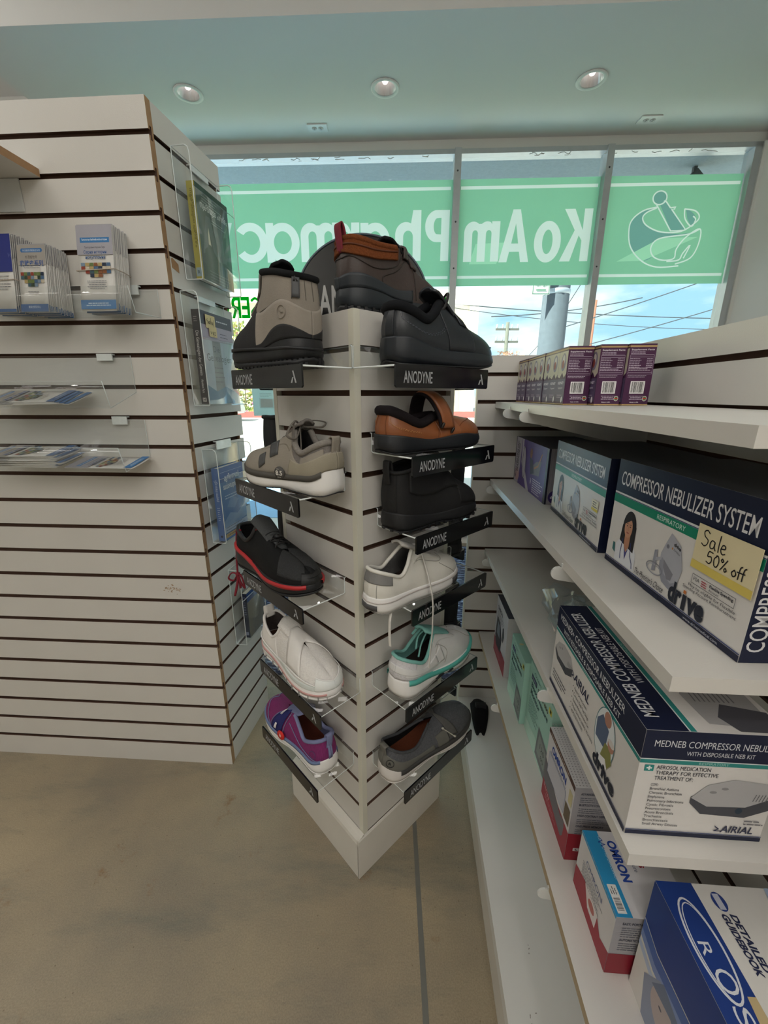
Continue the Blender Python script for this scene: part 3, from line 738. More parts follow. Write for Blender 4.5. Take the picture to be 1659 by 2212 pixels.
# white shelf end at the top left
ls = thing('wall_shelf', 'white board shelf with bare brown end, high on the left stand', 'shelf', at(F_LEFT, -.268, 0, 1.679))
MB().box(-.70, 0, -.30, -.0005, 0, .0165, 0, {'+x': 1}).build('board', [WHITE_LAM, MDF], ls)
br = MB().prism([(-.0005, 0), (-.0005, -.062), (-.03, -.058), (-.20, -.006), (-.20, 0)], -.1335, -.1305, 'x')
br.box(-.16, -.052, -.0035, -.0008, -.066, -.001)
br.build('bracket', mat('white_metal', '#d4d6d6', .4, .2), ls)

# clear brochure trays on the front
def tray(name, label, x1, L, zb, hback, D, hl, slope):
    t = thing(name, label, 'brochure tray', at(F_LEFT, x1, -.001, zb), 'clear brochure trays')
    prof = [(-.004, hback), (-.004, .0), (-D, -slope), (-D - .014, hl - slope)]
    MB().grid([[(x, q[0], q[1]) for q in prof] for x in (-L, 0)]).build('clear_tray', [ACRYL, ACRYL_EDGE], t, solid=.0028, rim=1)
    zg = LZG - PITCH * round((LZG - zb - hback) / PITCH) - zb
    MB().box(-.085, -.045, -.009, -.0055, hback - .012, zg + .003).box(-.085, -.045, -.0055, .004, zg, zg + .003).build('hook', ACRYL_EDGE, t)
    return t
tray('brochure_tray', 'clear tray holding upright bundled brochures, topmost on the left stand', -.028, .75, 1.384, .063, .10, .050, .004)
tray('brochure_tray', 'clear tray with a few brochures lying flat, middle of the left stand', -.122, .65, 1.211, .088, .105, .060, .036)
tray('brochure_tray', 'clear tray with a brochure pile and one blue-edged brochure, lowest on the left stand', -.112, .65, 1.044, .098, .105, .060, .021)

# clear book pockets on the side panel (local x: away along the side, -y: outward)
F_SIDE = F_LEFT @ T_SIDE
def pocket(label, s0, L, zb, H, D, front):
    t = thing('book_pocket', label, 'book holder', at(F_SIDE, s0, -.0008, zb), 'clear book pockets on the side of the stand')
    prof = [(-.003, H), (-.003, .003), (-.006, 0), (-D + .003, 0), (-D, .003), (-D, front)]
    a = MB(); a.grid([[(x, q[0], q[1]) for q in prof] for x in (0, L)])
    for x in (0, L): a.add([(x, -.003, 0), (x, -D, 0), (x, -D, H * .96), (x, -D + .01, H), (x, -.003, H)], [(0, 1, 2, 3, 4)])
    a.build('clear_pocket', [ACRYL, ACRYL_EDGE], t, solid=.0024, rim=1)
    e = MB()
    for x in (0, L): e.tube([(x, -.003, H), (x, -.003, .002), (x, -.006, 0), (x, -D + .003, 0), (x, -D, .003), (x, -D, H * .95), (x, -D + .003, H * .985), (x, -D + .01, H), (x, -.003, H)], .0013, 6)
    e.build('polished_edge', ACRYL_EDGE, t)
    zg = LZG - PITCH * round((LZG - zb - H) / PITCH) - zb; MB().box(L * .35, L * .75, -.0075, -.0045, min(H, zg) - .010, zg + .003).box(L * .35, L * .75, -.0045, .004, zg, zg + .003).build('hook', ACRYL_EDGE, t)
    return t
pocket('clear pocket holding the green book with the yellow spine, topmost on the stand side', .052, .195, 1.485, .280, .048, .20)
pocket('clear pocket holding the dark grey book with a yellow note, second on the stand side', .018, .200, 1.177, .275, .048, .17)
pocket('clear pocket holding the blue book, third on the stand side', .025, .200, .785, .275, .045, .19)
pocket('clear pocket with a wood-toned book, lowest on the stand side', .085, .155, .400, .270, .040, .16)

# ------------------------------------------------------------------ right-hand shelving bay
RZG = 1.1849 + PITCH; RTOP = 1.312
bay = thing('slatwall_bay', 'white slatwall corner bay with shelves of medical boxes, at the right', 'shelving', F_RIGHT)
slat_panel(MB(), -.055, .262, RTOP, .0, RZG, Matrix.Identity(4)).build('end_panel', SLATM, bay)
RP = Matrix.Translation((.25, 0, 0)) @ Matrix.Rotation(-math.pi / 2, 4, 'Z')
slat_panel(MB(), .0, 1.30, RTOP, .0, RZG, RP).build('rear_panel', SLATM, bay)
MB().box(-.0565, -.052, -.0008, .0185, 0, RTOP).build('edge_trim', POST, bay)
MB().box(-.056, .249, -1.30, -.001, .118, .150).build('deck', mat('white_deck', '#dfdfdc', .4, var=.03, vscale=9, bump=.04), bay, bevel=.002)
MB().box(-.050, -.036, -1.30, -.004, 0, .118).build('kick_board', BASEM, bay)
# scuffs on the deck
sc = Print(); r_ = random.Random(11)
for (a, b_) in ((.79, -.010), (.86, .004), (.90, -.02), (.97, -.018), (.70, .005)):
    for i in range(4): sc.ell(b_ + r_.gauss(0, .004), -a + r_.gauss(0, .006), r_.uniform(.0006, .0022), .0006, '#6f6660', 8, r_.uniform(0, 3))
sc.build('scuff', bay, face_M((0, 0, .150), (1, 0, 0), (0, 1, 0)))
SHZ = [1.1849, .9563, .7277, .4229]
def bay_shelf(z, L, label, edge, brk, x0=0.0):
    t = thing('shelf', label, 'shelf', at(F_RIGHT, 0, 0, z), 'shelves of the right bay')
    MB().box(x0, .2485, -L, -.0008, -.0165, 0, 0, {'-x': 1}).build('board', [WHITE_LAM, edge], t, bevel=.0012)
    for a in brk:
        g = MB(); pts = [(.2485, -.017), (.2485, -.085), (.21, -.082), (.02, -.040), (-.006, -.036)] + [(-.006 + .0115 * math.cos(q), -.0245 + .0115 * math.sin(q)) for q in [math.radians(d) for d in range(-120, -271, -25)]] + [(.004, -.017)]
        g.prism(pts, -a - .0015, -a + .0015, 'y').build('bracket', mat('white_bracket', '#dfe0de', .35, .1), t, bevel=.0004)
        MB().box(x0 - .002, x0 - .0002, -a - .002, -a + .002, -.016, -.008).build('bracket_tip', mat('white_bracket', '#dfe0de', .35, .1), t)
    return t
bay_shelf(SHZ[0], .935, 'top white shelf carrying the purple supplement boxes', WHITE_LAM, (.19, .35))
bay_shelf(SHZ[1], .910, 'second white shelf carrying the compressor nebulizer boxes', WHITE_LAM, (.045, .632))
bay_shelf(SHZ[2], .908, 'third white shelf carrying the long navy and white nebulizer box', WHITE_LAM, (.06, .64))
bay_shelf(SHZ[3], 1.26, 'bottom white shelf with tan front edge carrying blood pressure monitor boxes', mat('tan_edge', '#b8a588', .6, var=.06), (.33, .75))
# ================================================================== shoes
def cr(P, u):
    """Catmull-Rom through stations P (n x d) at u in 0..1"""
    P = np.asarray(P, float); n = len(P) - 1
    x = min(max(u, 0), 1) * n; i = min(int(x), n - 1); t = x - i
    p1, p2 = P[i], P[i + 1]; p0 = P[i - 1] if i > 0 else 2 * p1 - p2; p3 = P[i + 2] if i + 2 <= n else 2 * p2 - p1
    return .5 * (2 * p1 + (p2 - p0) * t + (2 * p0 - 5 * p1 + 4 * p2 - p3) * t * t + (3 * p1 - p0 - 3 * p2 + p3) * t ** 3)

BX = [0, .028, .11, .25, .37, .48, .59, .71, .83, .93, .982, 1.0]
BY = [0, .46, .72, .73, .75, .84, .95, 1.0, .93, .68, .34, 0]
VW = [0, 0, 0, 0, .08, .22, .55, .9, 1, 1, 1, 1]

class Shoe:
    def __init__(s, L=.285, Ln=None, hw=.049, zh=.088, zl=.066, zt=.112, zv=.075, ztoe=.050, gap=.011, xt=.36, xv=.60, sole=None, spring=.012, boot=False, shaft_x=.36, lean=.0, topzs=None):
        s.k = L / (Ln or L); hw *= s.k; gap *= s.k; s.L = L; s.hw = hw; k = L
        sole = sole or [.034, .034, .033, .030, .027, .025, .024, .023, .024, .027, .030, .031]
        if boot:
            sx = shaft_x
            tx = [.02, .035, .11, .23, sx - .12, sx, sx + .045, xv, xv + .09, .83, .885, .915]
            ty = [0, .42, .64, .68, .58, .22, gap / hw * 1.1, gap / hw, 0, 0, 0, 0]
            tz = topzs or [zh, zh - .001, zh - .003, zh - .002, zh + .004, zh + .006, zh - (zh - zv) * .30, zh - (zh - zv) * .62, zv - .004, ztoe + .014, ztoe + .006, ztoe]
        else:
            tx = [.030, .050, .125, .235, .315, xt, xt + .11, xv, xv + .11, .83, .885, .915]
            ty = [0, .38, .60, .64, .57, max(.30, gap / hw * 1.5), gap / hw * 1.15, gap / hw, 0, 0, 0, 0]
            tz = topzs or [zh, zh - .001, zh - (zh - zl) * .45, zl, zl + (zt - zl) * .35, zt, zt - (zt - zv) * .38, zv + .004, zv - .004, ztoe + .014, ztoe + .006, ztoe]
        s.st = [(BX[i] * k, BY[i] * hw, sole[i], tx[i] * k - lean * (tz[i] > .09), ty[i] * hw, tz[i], VW[i]) for i in range(12)]
        s.spring = spring
    def stn(s, u): return cr(s.st, u)
    def ground(s, x):
        q = max(0, x / s.L - .66); return s.spring * (q / .34) ** 2 + .006 * max(0, (.06 - x / s.L) / .06) ** 2
    def S(s, side, u, t):
        xb, yb, zb, xt, yt, zt, w = s.stn(u)
        yb = max(yb, 0); yt = max(yt, 0); sy = side * (.95 if side < 0 else 1.0)
        h = zt - zb; w = min(max(w, 0), 1)
        p0 = np.array([xb, yb, zb]); p3 = np.array([xt, yt, zt])
        o = np.array([xb - s.L * .45, yb * 2.2, 0]); o = o / (np.linalg.norm(o) + 1e-6)
        p1 = p0 + np.array([0, 0, h * .42]) + o * .004
        wall = p3 - np.array([0, 0, h * .36]) + o * .004
        vamp = p3 + np.array([(xb - xt) * .58, (yb - yt) * .62, h * .05 * w])
        p2 = wall * (1 - w) + vamp * w
        q = 1 - t
        P = q ** 3 * p0 + 3 * q * q * t * p1 + 3 * q * t * t * p2 + t ** 3 * p3
        return np.array([P[0], P[1] * sy, P[2]])
    def N(s, side, u, t):
        e = 4e-3; a = s.S(side, min(u + e, 1), t) - s.S(side, max(u - e, 0), t); b = s.S(side, u, min(t + e, 1)) - s.S(side, u, max(t - e, 0))
        n = np.cross(a, b) * side; l = np.linalg.norm(n)
        if l < 1e-9: return np.array([0, 0, 1.])
        return n / l * -1.0 if False else n / l
    def P(s, side, u, t, off=0.0): return s.S(side, u, t) + s.N(side, u, t) * off * s.sgn
    sgn = -1.0
    # -------- parts
    def upper(s, root, m, name='upper', bump=None):
        mb = MB(); U = [i / 60 for i in range(61)]; T = [j / 14 for j in range(15)]
        for side in (1, -1): mb.grid([[s.S(side, u, t) for t in T] for u in U], flip=side < 0)
        o = mb.build(name, m, root, weld=.0006); return o
    def lining(s, root, m, insole=None, um=.62):
        mb = MB(); U = [i / 40 * um for i in range(41)]; T = [.06 + j / 10 * .93 for j in range(11)]
        for side in (1, -1): mb.grid([[s.P(side, u, t, -.0028) for t in T] for u in U], flip=side > 0)
        mb.build('lining', m, root)
        pts = [s.S(1, u, .1)[:2] * np.array([1, .93]) for u in [i / 24 for i in range(25)]] + [s.S(-1, u, .1)[:2] * np.array([1, .93]) for u in [i / 24 for i in range(23, 0, -1)]]
        z = s.st[3][2] + .008
        MB().add([(p[0], p[1], z) for p in pts], [tuple(range(len(pts)))]).build('insole', insole or m, root)
    def collar(s, root, m, r=.0042, uc=.455, drop=0.0, name='collar'):
        n = 34; pts = [s.S(-1, uc * i / n, 1.0) for i in range(n, 0, -1)] + [s.S(1, uc * i / n, 1.0) for i in range(n + 1)]
        MB().tube([(p[0], p[1], p[2] - drop) for p in pts], r, 10).build(name, m, root)
    def ring(s, d, zf, nu=44):
        P = []
        for side, rng in ((1, range(nu + 1)), (-1, range(nu - 1, 0, -1))):
            for i in rng:
                u = i / nu; q = s.stn(u); e = .01; a = s.stn(min(u + e, 1)) - s.stn(max(u - e, 0))
                n = np.array([-a[1] * -1, a[0] * -1]); n = np.array([a[1], -a[0]]); n = -n / (np.linalg.norm(n) + 1e-9)
                x = q[0] + n[0] * d; y = max(0, q[1] + n[1] * d) if 0 < i < nu else 0
                if i == 0: x = q[0] - d
                if i == nu: x = q[0] + d
                P.append((x, y * side * (.95 if side < 0 else 1), zf(u, q)))
        return P
    def loft(s, rings, name, m, root, mi=None):
        mb = MB(); mb.grid(list(map(list, zip(*rings))), close_u=True)
        n = len(rings[0])
        for r_, fl in ((rings[0], True), (rings[-1], False)):
            mb.add(r_, [tuple(range(n))[::-1] if fl else tuple(range(n))])
        return mb.build(name, m, root, weld=.0002)
    def soles(s, root, mm, mo, oh=.006, flare=.003, lug=0, waist=0.0, lip=.001):
        g = lambda q: s.ground(q[0])
        arch = lambda q: waist * max(0, 1 - abs(q[0] / s.L - .45) / .17)
        s.loft([s.ring(-.006, lambda u, q: g(q) + arch(q)), s.ring(-.0005, lambda u, q: g(q) + .001 + arch(q)), s.ring(flare * .6, lambda u, q: g(q) + oh * .5 + arch(q)), s.ring(flare * .6, lambda u, q: g(q) + oh + arch(q))], 'outsole', mo, root)
        s.loft([s.ring(flare * .3, lambda u, q: g(q) + oh * .98 + arch(q)), s.ring(flare, lambda u, q: g(q) + oh + (q[2] - g(q) - oh) * .30 + arch(q) * .6), s.ring(flare * .9, lambda u, q: g(q) + oh + (q[2] - g(q) - oh) * .62 + arch(q) * .3), s.ring(flare * .55, lambda u, q: q[2] - .002), s.ring(flare * .2 + lip, lambda u, q: q[2] + .0012), s.ring(-.003, lambda u, q: q[2] + .001)], 'midsole', mm, root)
        if lug:
            mb = MB()
            for side in (1, -1):
                for i in range(lug):
                    u = .05 + .9 * i / (lug - 1); q = s.stn(u); e = .01; a = s.stn(min(u + e, 1)) - s.stn(max(u - e, 0)); d = math.atan2(a[1] * side, a[0])
                    T = Matrix.Translation((q[0], q[1] * side, g(q) + arch(q))) @ Matrix.Rotation(d, 4, 'Z')
                    mb.box(-.003, .003, -.004, .0022, .0004, oh * 1.2, T=T)
            mb.build('tread_lug', mo, root)
    def band(s, root, name, m, z1, z2, u0=0, u1=1, d=.0042, sides=(1, -1), n=60):
        """stripe round the sole wall; z1, z2 are functions of u (height above shelf)"""
        mb = MB()
        for side in sides:
            A = []
            for i in range(n + 1):
                u = u0 + (u1 - u0) * i / n; q = s.stn(u); e = .006; a = s.stn(min(u + e, 1)) - s.stn(max(u - e, 0))
                nn = np.array([-a[1], a[0]]); nn = nn / (np.linalg.norm(nn) + 1e-9)
                if u < .004: nn = np.array([-1., 0])
                if u > .996: nn = np.array([1., 0])
                row = []
                for dd, f in ((0, z1), (d, z1), (d, z2), (0, z2)):
                    row.append((q[0] + nn[0] * dd, max(0, q[1] + nn[1] * dd) * side * (.95 if side < 0 else 1), f(u)))
                A.append(row)
            mb.grid(A, flip=side > 0)
        return mb.build(name, m, root, weld=.0002)
    def patch(s, root, name, m, u0, u1, t0, t1, off=.0012, sides=(1, -1), nu=30, nt=10, weld=.0004):
        """overlay following the upper; t0 / t1 may be functions of u"""
        f0 = t0 if callable(t0) else (lambda u: t0); f1 = t1 if callable(t1) else (lambda u: t1); mb = MB()
        for side in sides:
            A = []
            for i in range(nu + 1):
                u = u0 + (u1 - u0) * i / nu; a, b = f0(u), f1(u)
                row = [s.P(side, u, a, -.0005)] + [s.P(side, u, a + (b - a) * j / nt, off) for j in range(nt + 1)] + [s.P(side, u, b, -.0005)]
                A.append(row)
            A = [[s.P(side, u0, f0(u0) + (f1(u0) - f0(u0)) * min(max(j - 1, 0), nt) / nt, -.0005) for j in range(nt + 3)]] + A + [[s.P(side, u1, f0(u1) + (f1(u1) - f0(u1)) * min(max(j - 1, 0), nt) / nt, -.0005) for j in range(nt + 3)]]
            mb.grid(A, flip=side < 0)
        return mb.build(name, m, root, weld=weld)
    def quad(s, root, name, m, quads, side, off=.002, n=5):
        mb = MB()
        for c in quads:
            c = [np.array(q) for q in c]; A = []
            for i in range(n + 1):
                row = []
                for j in range(n + 1):
                    a, b = i / n, j / n; q = (c[0] * (1 - a) + c[1] * a) * (1 - b) + (c[3] * (1 - a) + c[2] * a) * b
                    row.append(s.P(side, q[0], q[1], off))
                A.append(row)
            mb.grid(A)
        return mb.build(name, m, root, solid=.0012, off=0)
    def line(s, root, name, m, paths, r=.0007, sides=(1, -1), off=.0004, n=26, dash=False):
        mb = MB()
        for side in sides:
            for pth in paths:
                Q = [cr(pth, i / n) for i in range(n + 1)]; pts = [s.P(side, q[0], q[1], off) for q in Q]
                if dash:
                    pts2 = [s.P(side, *cr(pth, i / (n * 2)), off) for i in range(n * 2 + 1)]
                    for i in range(0, n * 2, 2): mb.tube(pts2[i:i + 2], r, 5)
                else: mb.tube(pts, r, 6)
        return mb.build(name, m, root)
    def disc(s, root, name, m, u, t, side, R, off=.0018, ring=False, th=.0012):
        c = s.P(side, u, t, off); n = s.N(side, u, t) * s.sgn; z = Vector(n); x = Vector((1, 0, 0)); x = (x - z * x.dot(z)).normalized(); y = z.cross(x)
        M = Matrix(((x.x, y.x, z.x, c[0]), (x.y, y.y, z.y, c[1]), (x.z, y.z, z.z, c[2]), (0, 0, 0, 1)))
        mb = MB()
        if ring: mb.lathe([(R - .001, 0), (R - .0008, th), (R, th), (R + .0002, 0)], 30, T=M)
        else: mb.lathe([(0, th), (R * .96, th), (R, 0), (R, -.002)], 30, T=M)
        return mb.build(name, m, root), M
    def tongue(s, root, m, x0, x1, z0, z1, w=.020, bulge=.004, top=.0, name='tongue', arch=.007):
        """x0: toe end, x1: top end"""
        A = []; n = 14; x0, x1, w = x0 * s.k, x1 * s.k, w * s.k
        for i in range(n + 1):
            a = i / n; x = x0 + (x1 - x0) * a; z = z0 + (z1 - z0) * a + bulge * math.sin(math.pi * a); ww = w * (.75 + .35 * a) * (1 if a < .9 else math.sqrt(max(0.02, 1 - ((a - .9) / .1) ** 2)) * .6 + .4)
            A.append([(x, ww * q, z - arch * q * q) for q in np.linspace(-1, 1, 9)])
        return MB().grid(A).build(name, m, root, solid=.005, off=-1)
    def laces(s, root, m, us, r=.0022, lift=.003, t=.97, bow=False, flat=.5):
        mb = MB(); pr = None
        for k, u in enumerate(us):
            a = s.P(1, u, t, .001); b = s.P(-1, u, t, .001); c = (a + b) / 2 + np.array([0, 0, lift + .002])
            mb.tube([tuple(cr([a - np.array([0, 0, .002]), a + np.array([0, -.002, lift]), c, b + np.array([0, .002, lift]), b - np.array([0, 0, .002])], i / 14)) for i in range(15)], r, 8, flat=flat)
            if pr is not None:
                for p_, q_ in ((pr[0], b), (pr[1], a)):
                    mb.tube([tuple(cr([p_, (p_ + q_) / 2 + np.array([0, 0, lift + .0015]), q_], i / 8)) for i in range(9)], r * .9, 8, flat=flat)
            pr = (a, b)
        if bow:
            c = (s.P(1, us[-1], t, 0) + s.P(-1, us[-1], t, 0)) / 2 + np.array([0, 0, lift + .006])
            mb.lathe([(0, -.004), (.005, -.002), (.006, .002), (.003, .005), (0, .006)], 10, T=Matrix.Translation(c))
            for sg, ln, dz in bow:
                mb.tube([tuple(cr([c, c + np.array([-.004, sg * .020, .010]), c + np.array([-.012, sg * ln, dz]), c + np.array([-.020, sg * ln * .7, dz - .008]), c + np.array([-.010, sg * .012, -.002]), c], i / 26)) for i in range(27)], r * 1.15, 8, flat=flat)
        return mb.build('laces', m, root)
    def cross_strap(s, root, name, m, u, du, t0=.25, t1=.25, lift=.004, th=.0035, arch=0.0, tmax=.97):
        """band from one side over the instep to the other"""
        A = []
        for e in (-1, 1):
            uu = u + du * e; row = [s.P(1, uu, t0 + (tmax - t0) * i / 10, lift * (.4 + .6 * i / 10)) for i in range(11)]
            l = row[-1]; rr = [s.P(-1, uu, t1 + (tmax - t1) * i / 10, lift * (.4 + .6 * i / 10)) for i in range(10, -1, -1)]; f = rr[0]
            mid = [l * (1 - a) + f * a + np.array([0, 0, (lift * .4 + arch) * math.sin(math.pi * a)]) for a in (.25, .5, .75)]
            A.append(row + mid + rr)
        A = [[A[0][j] * (1 - k / 6) + A[1][j] * (k / 6) + np.array([0, 0, .0006 * math.sin(math.pi * k / 6)]) for j in range(len(A[0]))] for k in range(7)]
        return MB().grid(A).build(name, m, root, solid=th, off=0)
    def loop(s, root, m, h=.02, w=.007, x=None, name='pull_tab', lean=.008, th=.0022):
        """fabric pull loop at the heel"""
        p = s.S(1, 0, 1.0); x = p[0] if x is None else x
        pts = [(x - .004, p[2] - .022), (x - .007, p[2] - .004), (x - lean, p[2] + h * .7), (x - lean + .003, p[2] + h), (x - lean + .008, p[2] + h * .8), (x + .003, p[2] + .002), (x + .005, p[2] - .010)]
        A = [[(q[0], y, q[1]) for y in (-w, -w * .5, 0, w * .5, w)] for q in [cr(pts, i / 24) for i in range(25)]]
        return MB().grid(A).build(name, m, root, solid=th, off=0)

def leather(n, c, r=.42, b=.15, sc=260): return mat(n, c, r, var=.12, vscale=26, bump=b, bscale=sc)
def fabric(n, c, r=.9, var=.22, sc=330, b=.5): return mat(n, c, r, var=var, vscale=sc, bump=b, bscale=sc * 1.5, spec=.2)
def rubber(n, c, r=.55): return mat(n, c, r, var=.05, vscale=20, bump=.05, bscale=300)
def shoe_thing(name, label, face, k, heel, toe, dz=0.0, pitch=0.0):
    """heel and toe given as (along the face, out from the face)"""
    if face == 'R': a, b = (heel[0], -heel[1]), (toe[0], -toe[1])
    elif face == 'L': a, b = (-heel[1], heel[0]), (-toe[1], toe[0])
    elif face == 'XB': a, b = (TW + heel[1], heel[0]), (TW + toe[1], toe[0])
    elif face == 'YB': a, b = (heel[0], TW + heel[1]), (toe[0], TW + toe[1])
    ang = math.degrees(math.atan2(b[1] - a[1], b[0] - a[0])); z = zs(k) + .0016 + dz
    return thing(name, label, 'boot' if 'boot' in name else 'shoe', at(F_TOWER, a[0], a[1], z, ang) @ Matrix.Rotation(math.radians(pitch), 4, 'Y'))
BLKR = rubber('black_sole_rubber', '#131418', .5)
WHT = rubber('white_sole_foam', '#e8e6e4', .5)

# ---- grey ankle boot, left face top (toe points away to the left)
def grey_boot():
    r = shoe_thing('grey_boot', 'grey suede pull-on boot with black toe and black sole, top left of the tower', 'L', 0, (0.045, 0.056), (0.270, 0.068))
    s = Shoe(L=0.225, Ln=0.285, hw=0.0633, zh=.158, zv=.088, ztoe=.062, gap=.006, boot=True, shaft_x=.54, xv=.64, sole=[.046, .046, .045, .042, .036, .032, .031, .031, .034, .040, .045, .046], spring=.016,
             topzs=[.142, .142, .146, .153, .160, .164, .128, .096, .084, .075, .068, .060])
    gr = leather('grey_nubuck', '#8a8278', .8, .25, 500); bk = leather('black_nubuck', '#1b1b1d', .75, .2, 400)
    s.upper(r, gr)
    s.patch(r, 'toe_panel', bk, .46, 1.0, 0, lambda u: min(1, .40 + max(0, u - .46) / .16 * .6), .0014, nu=46, nt=14)
    s.patch(r, 'mudguard', bk, .0, .46, 0, lambda u: .05 + .15 * math.sin(math.pi * min(1, u / .42)) ** 1.5, .0030, nu=40, nt=5)
    s.patch(r, 'ankle_panel', leather('grey_nubuck_panel', '#948c82', .8, .25, 500), .0, .46, .0, lambda u: .42 + .16 * math.sin(math.pi * min(1, u / .40)) ** 2, .0022, nu=40)
    s.line(r, 'stitching', mat('grey_thread', '#5c564f', .9), [[(.02, .40), (.11, .45), (.22, .58), (.33, .48), (.46, .40)], [(.0, .965), (.15, .965), (.3, .965), (.41, .97)], [(.13, .60), (.125, .8), (.12, 1.0)], [(.03, .6), (.03, .8), (.03, 1.0)]])
    s.quad(r, 'side_tab', mat('grey_rubber_tab', '#4c4d50', .6), [((.075, .62), (.125, .62), (.120, .99), (.070, .99))], 1, .0028)
    s.quad(r, 'side_logo', mat('dark_ink', '#1c1c1e', .6), [((.100, .89), (.112, .89), (.104, .96), (.096, .96)), ((.082, .89), (.092, .89), (.095, .925), (.088, .925))], 1, .0044, 2)
    s.disc(r, 'round_logo', gr, .20, .38, 1, .0105, .0026, True); s.quad(r, 'logo_bars', gr, [((.195, .36), (.203, .36), (.214, .41), (.207, .41)), ((.186, .36), (.194, .36), (.197, .385), (.190, .385))], 1, .003, 2)
    pad = fabric('black_padding', '#18191b', .95, .15, 200, .2)
    s.collar(r, pad, .0055, .40, .001); s.tongue(r, pad, .175, .085, .118, .176, .026, .004, name='padded_tongue')
    s.lining(r, pad)
    s.cross_strap(r, 'strap', leather('grey_strap', '#6f6a63', .8), .475, .030, .70, .60, .006)
    s.cross_strap(r, 'strap', leather('grey_strap', '#6f6a63', .8), .56, .022, .62, .55, .005)
    s.soles(r, BLKR, BLKR, .010, .005, lug=26)
    s.band(r, 'sole_ridge', BLKR, lambda u: .026 + .010 * u, lambda u: .031 + .010 * u, 0, 1, .0056)
grey_boot()

# ---- grey suede sneaker
def grey_sneaker():
    r = shoe_thing('grey_sneaker', 'grey suede lace-up sneaker with white sole and round size 8.5 tag, left face', 'L', 3, (0.004, 0.042), (0.266, 0.074))
    s = Shoe(L=0.264, Ln=0.298, hw=0.0531, zh=.100, zl=.078, zt=.118, zv=.082, ztoe=.058, gap=.013, xt=.36, sole=[.052, .050, .038, .034, .032, .031, .031, .031, .033, .036, .040, .041])
    su = leather('grey_suede', '#8f887d', .9, .3, 600); me_ = fabric('grey_mesh', '#77726e', .9, .3, 260, .7)
    s.upper(r, me_)
    s.patch(r, 'toe_overlay', su, .78, 1.0, 0, lambda u: .62 + .28 * max(0, (u - .9) * 10), .0016)
    s.patch(r, 'side_overlay', su, .0, .80, 0, lambda u: (.66 - .12 * u / .3) if u < .3 else (.54 + .40 * min(1, (u - .3) / .18)) if u < .60 else (.94 - .30 * (u - .6) / .2), .0018, nu=50)
    s.patch(r, 'eyestay', su, .40, .66, .62, 1.0, .0022)
    s.patch(r, 'heel_counter', leather('grey_suede_light', '#97907f', .9, .3, 600), 0, .36, .0, lambda u: .60 - .2 * u, .0028)
    s.patch(r, 'ankle_patch', su, .10, .27, .50, .80, .0024)
    s.line(r, 'stitching', mat('pale_thread', '#aaa498', .9), [[(.0, .585), (.18, .55), (.36, .50)], [(.41, .66), (.52, .64), (.64, .66)], [(.70, .10), (.70, .4), (.66, .62)], [(.10, .78), (.18, .79), (.27, .78)]], dash=True)
    dk = mat('dark_logo_rubber', '#4a4b4c', .45); s.quad(r, 'side_mark', dk, [((.545, .78), (.605, .78), (.525, .34), (.475, .40)), ((.585, .50), (.620, .44), (.595, .12), (.555, .22))], 1, .0032)
    s.collar(r, fabric('grey_collar', '#85807a', .95, .2, 220), .006, .44); s.lining(r, fabric('dark_lining', '#3a3a3a', .95))
    s.tongue(r, me_, .178, .085, .078, .135, .022); la = fabric('grey_lace', '#6d6862', .9, .15, 200)
    s.laces(r, la, [.62, .575, .53, .485, .445], bow=((1, .045, -.012), (-1, .05, .006), (1, .030, -.035)))
    s.loop(r, su, .010, .010)
    s.soles(r, WHT, BLKR, .003, .004, waist=.004)
    s.band(r, 'dark_band', mat('dark_grey_foam', '#4e4b46', .7), lambda u: s.stn(u)[2] - .008, lambda u: s.stn(u)[2] + .003, .12, 1, .0052)
    t, M = s.disc(r, 'size_tag', mat('tag_grey', '#4c4a48', .5), .42, .06, 1, .0125, .006)
    p = Print(); p.text('8.5', -.0085, -.004, .009, '#d8d4cc', w=.017, bold=.03); p.lines(-.005, .0075, .01, 1, .01, .0012, '#b8b4ac', 2).lines(-.005, -.0085, .01, 1, .01, .0012, '#b8b4ac', 3)
    p.build('tag_print', t, M @ Matrix.Translation((0, 0, .0012)) @ Matrix.Rotation(math.pi, 4, 'Z') if False else M @ Matrix.Translation((0, 0, .0012)) @ Matrix.Rotation(math.pi, 4, 'Z'))
grey_sneaker()

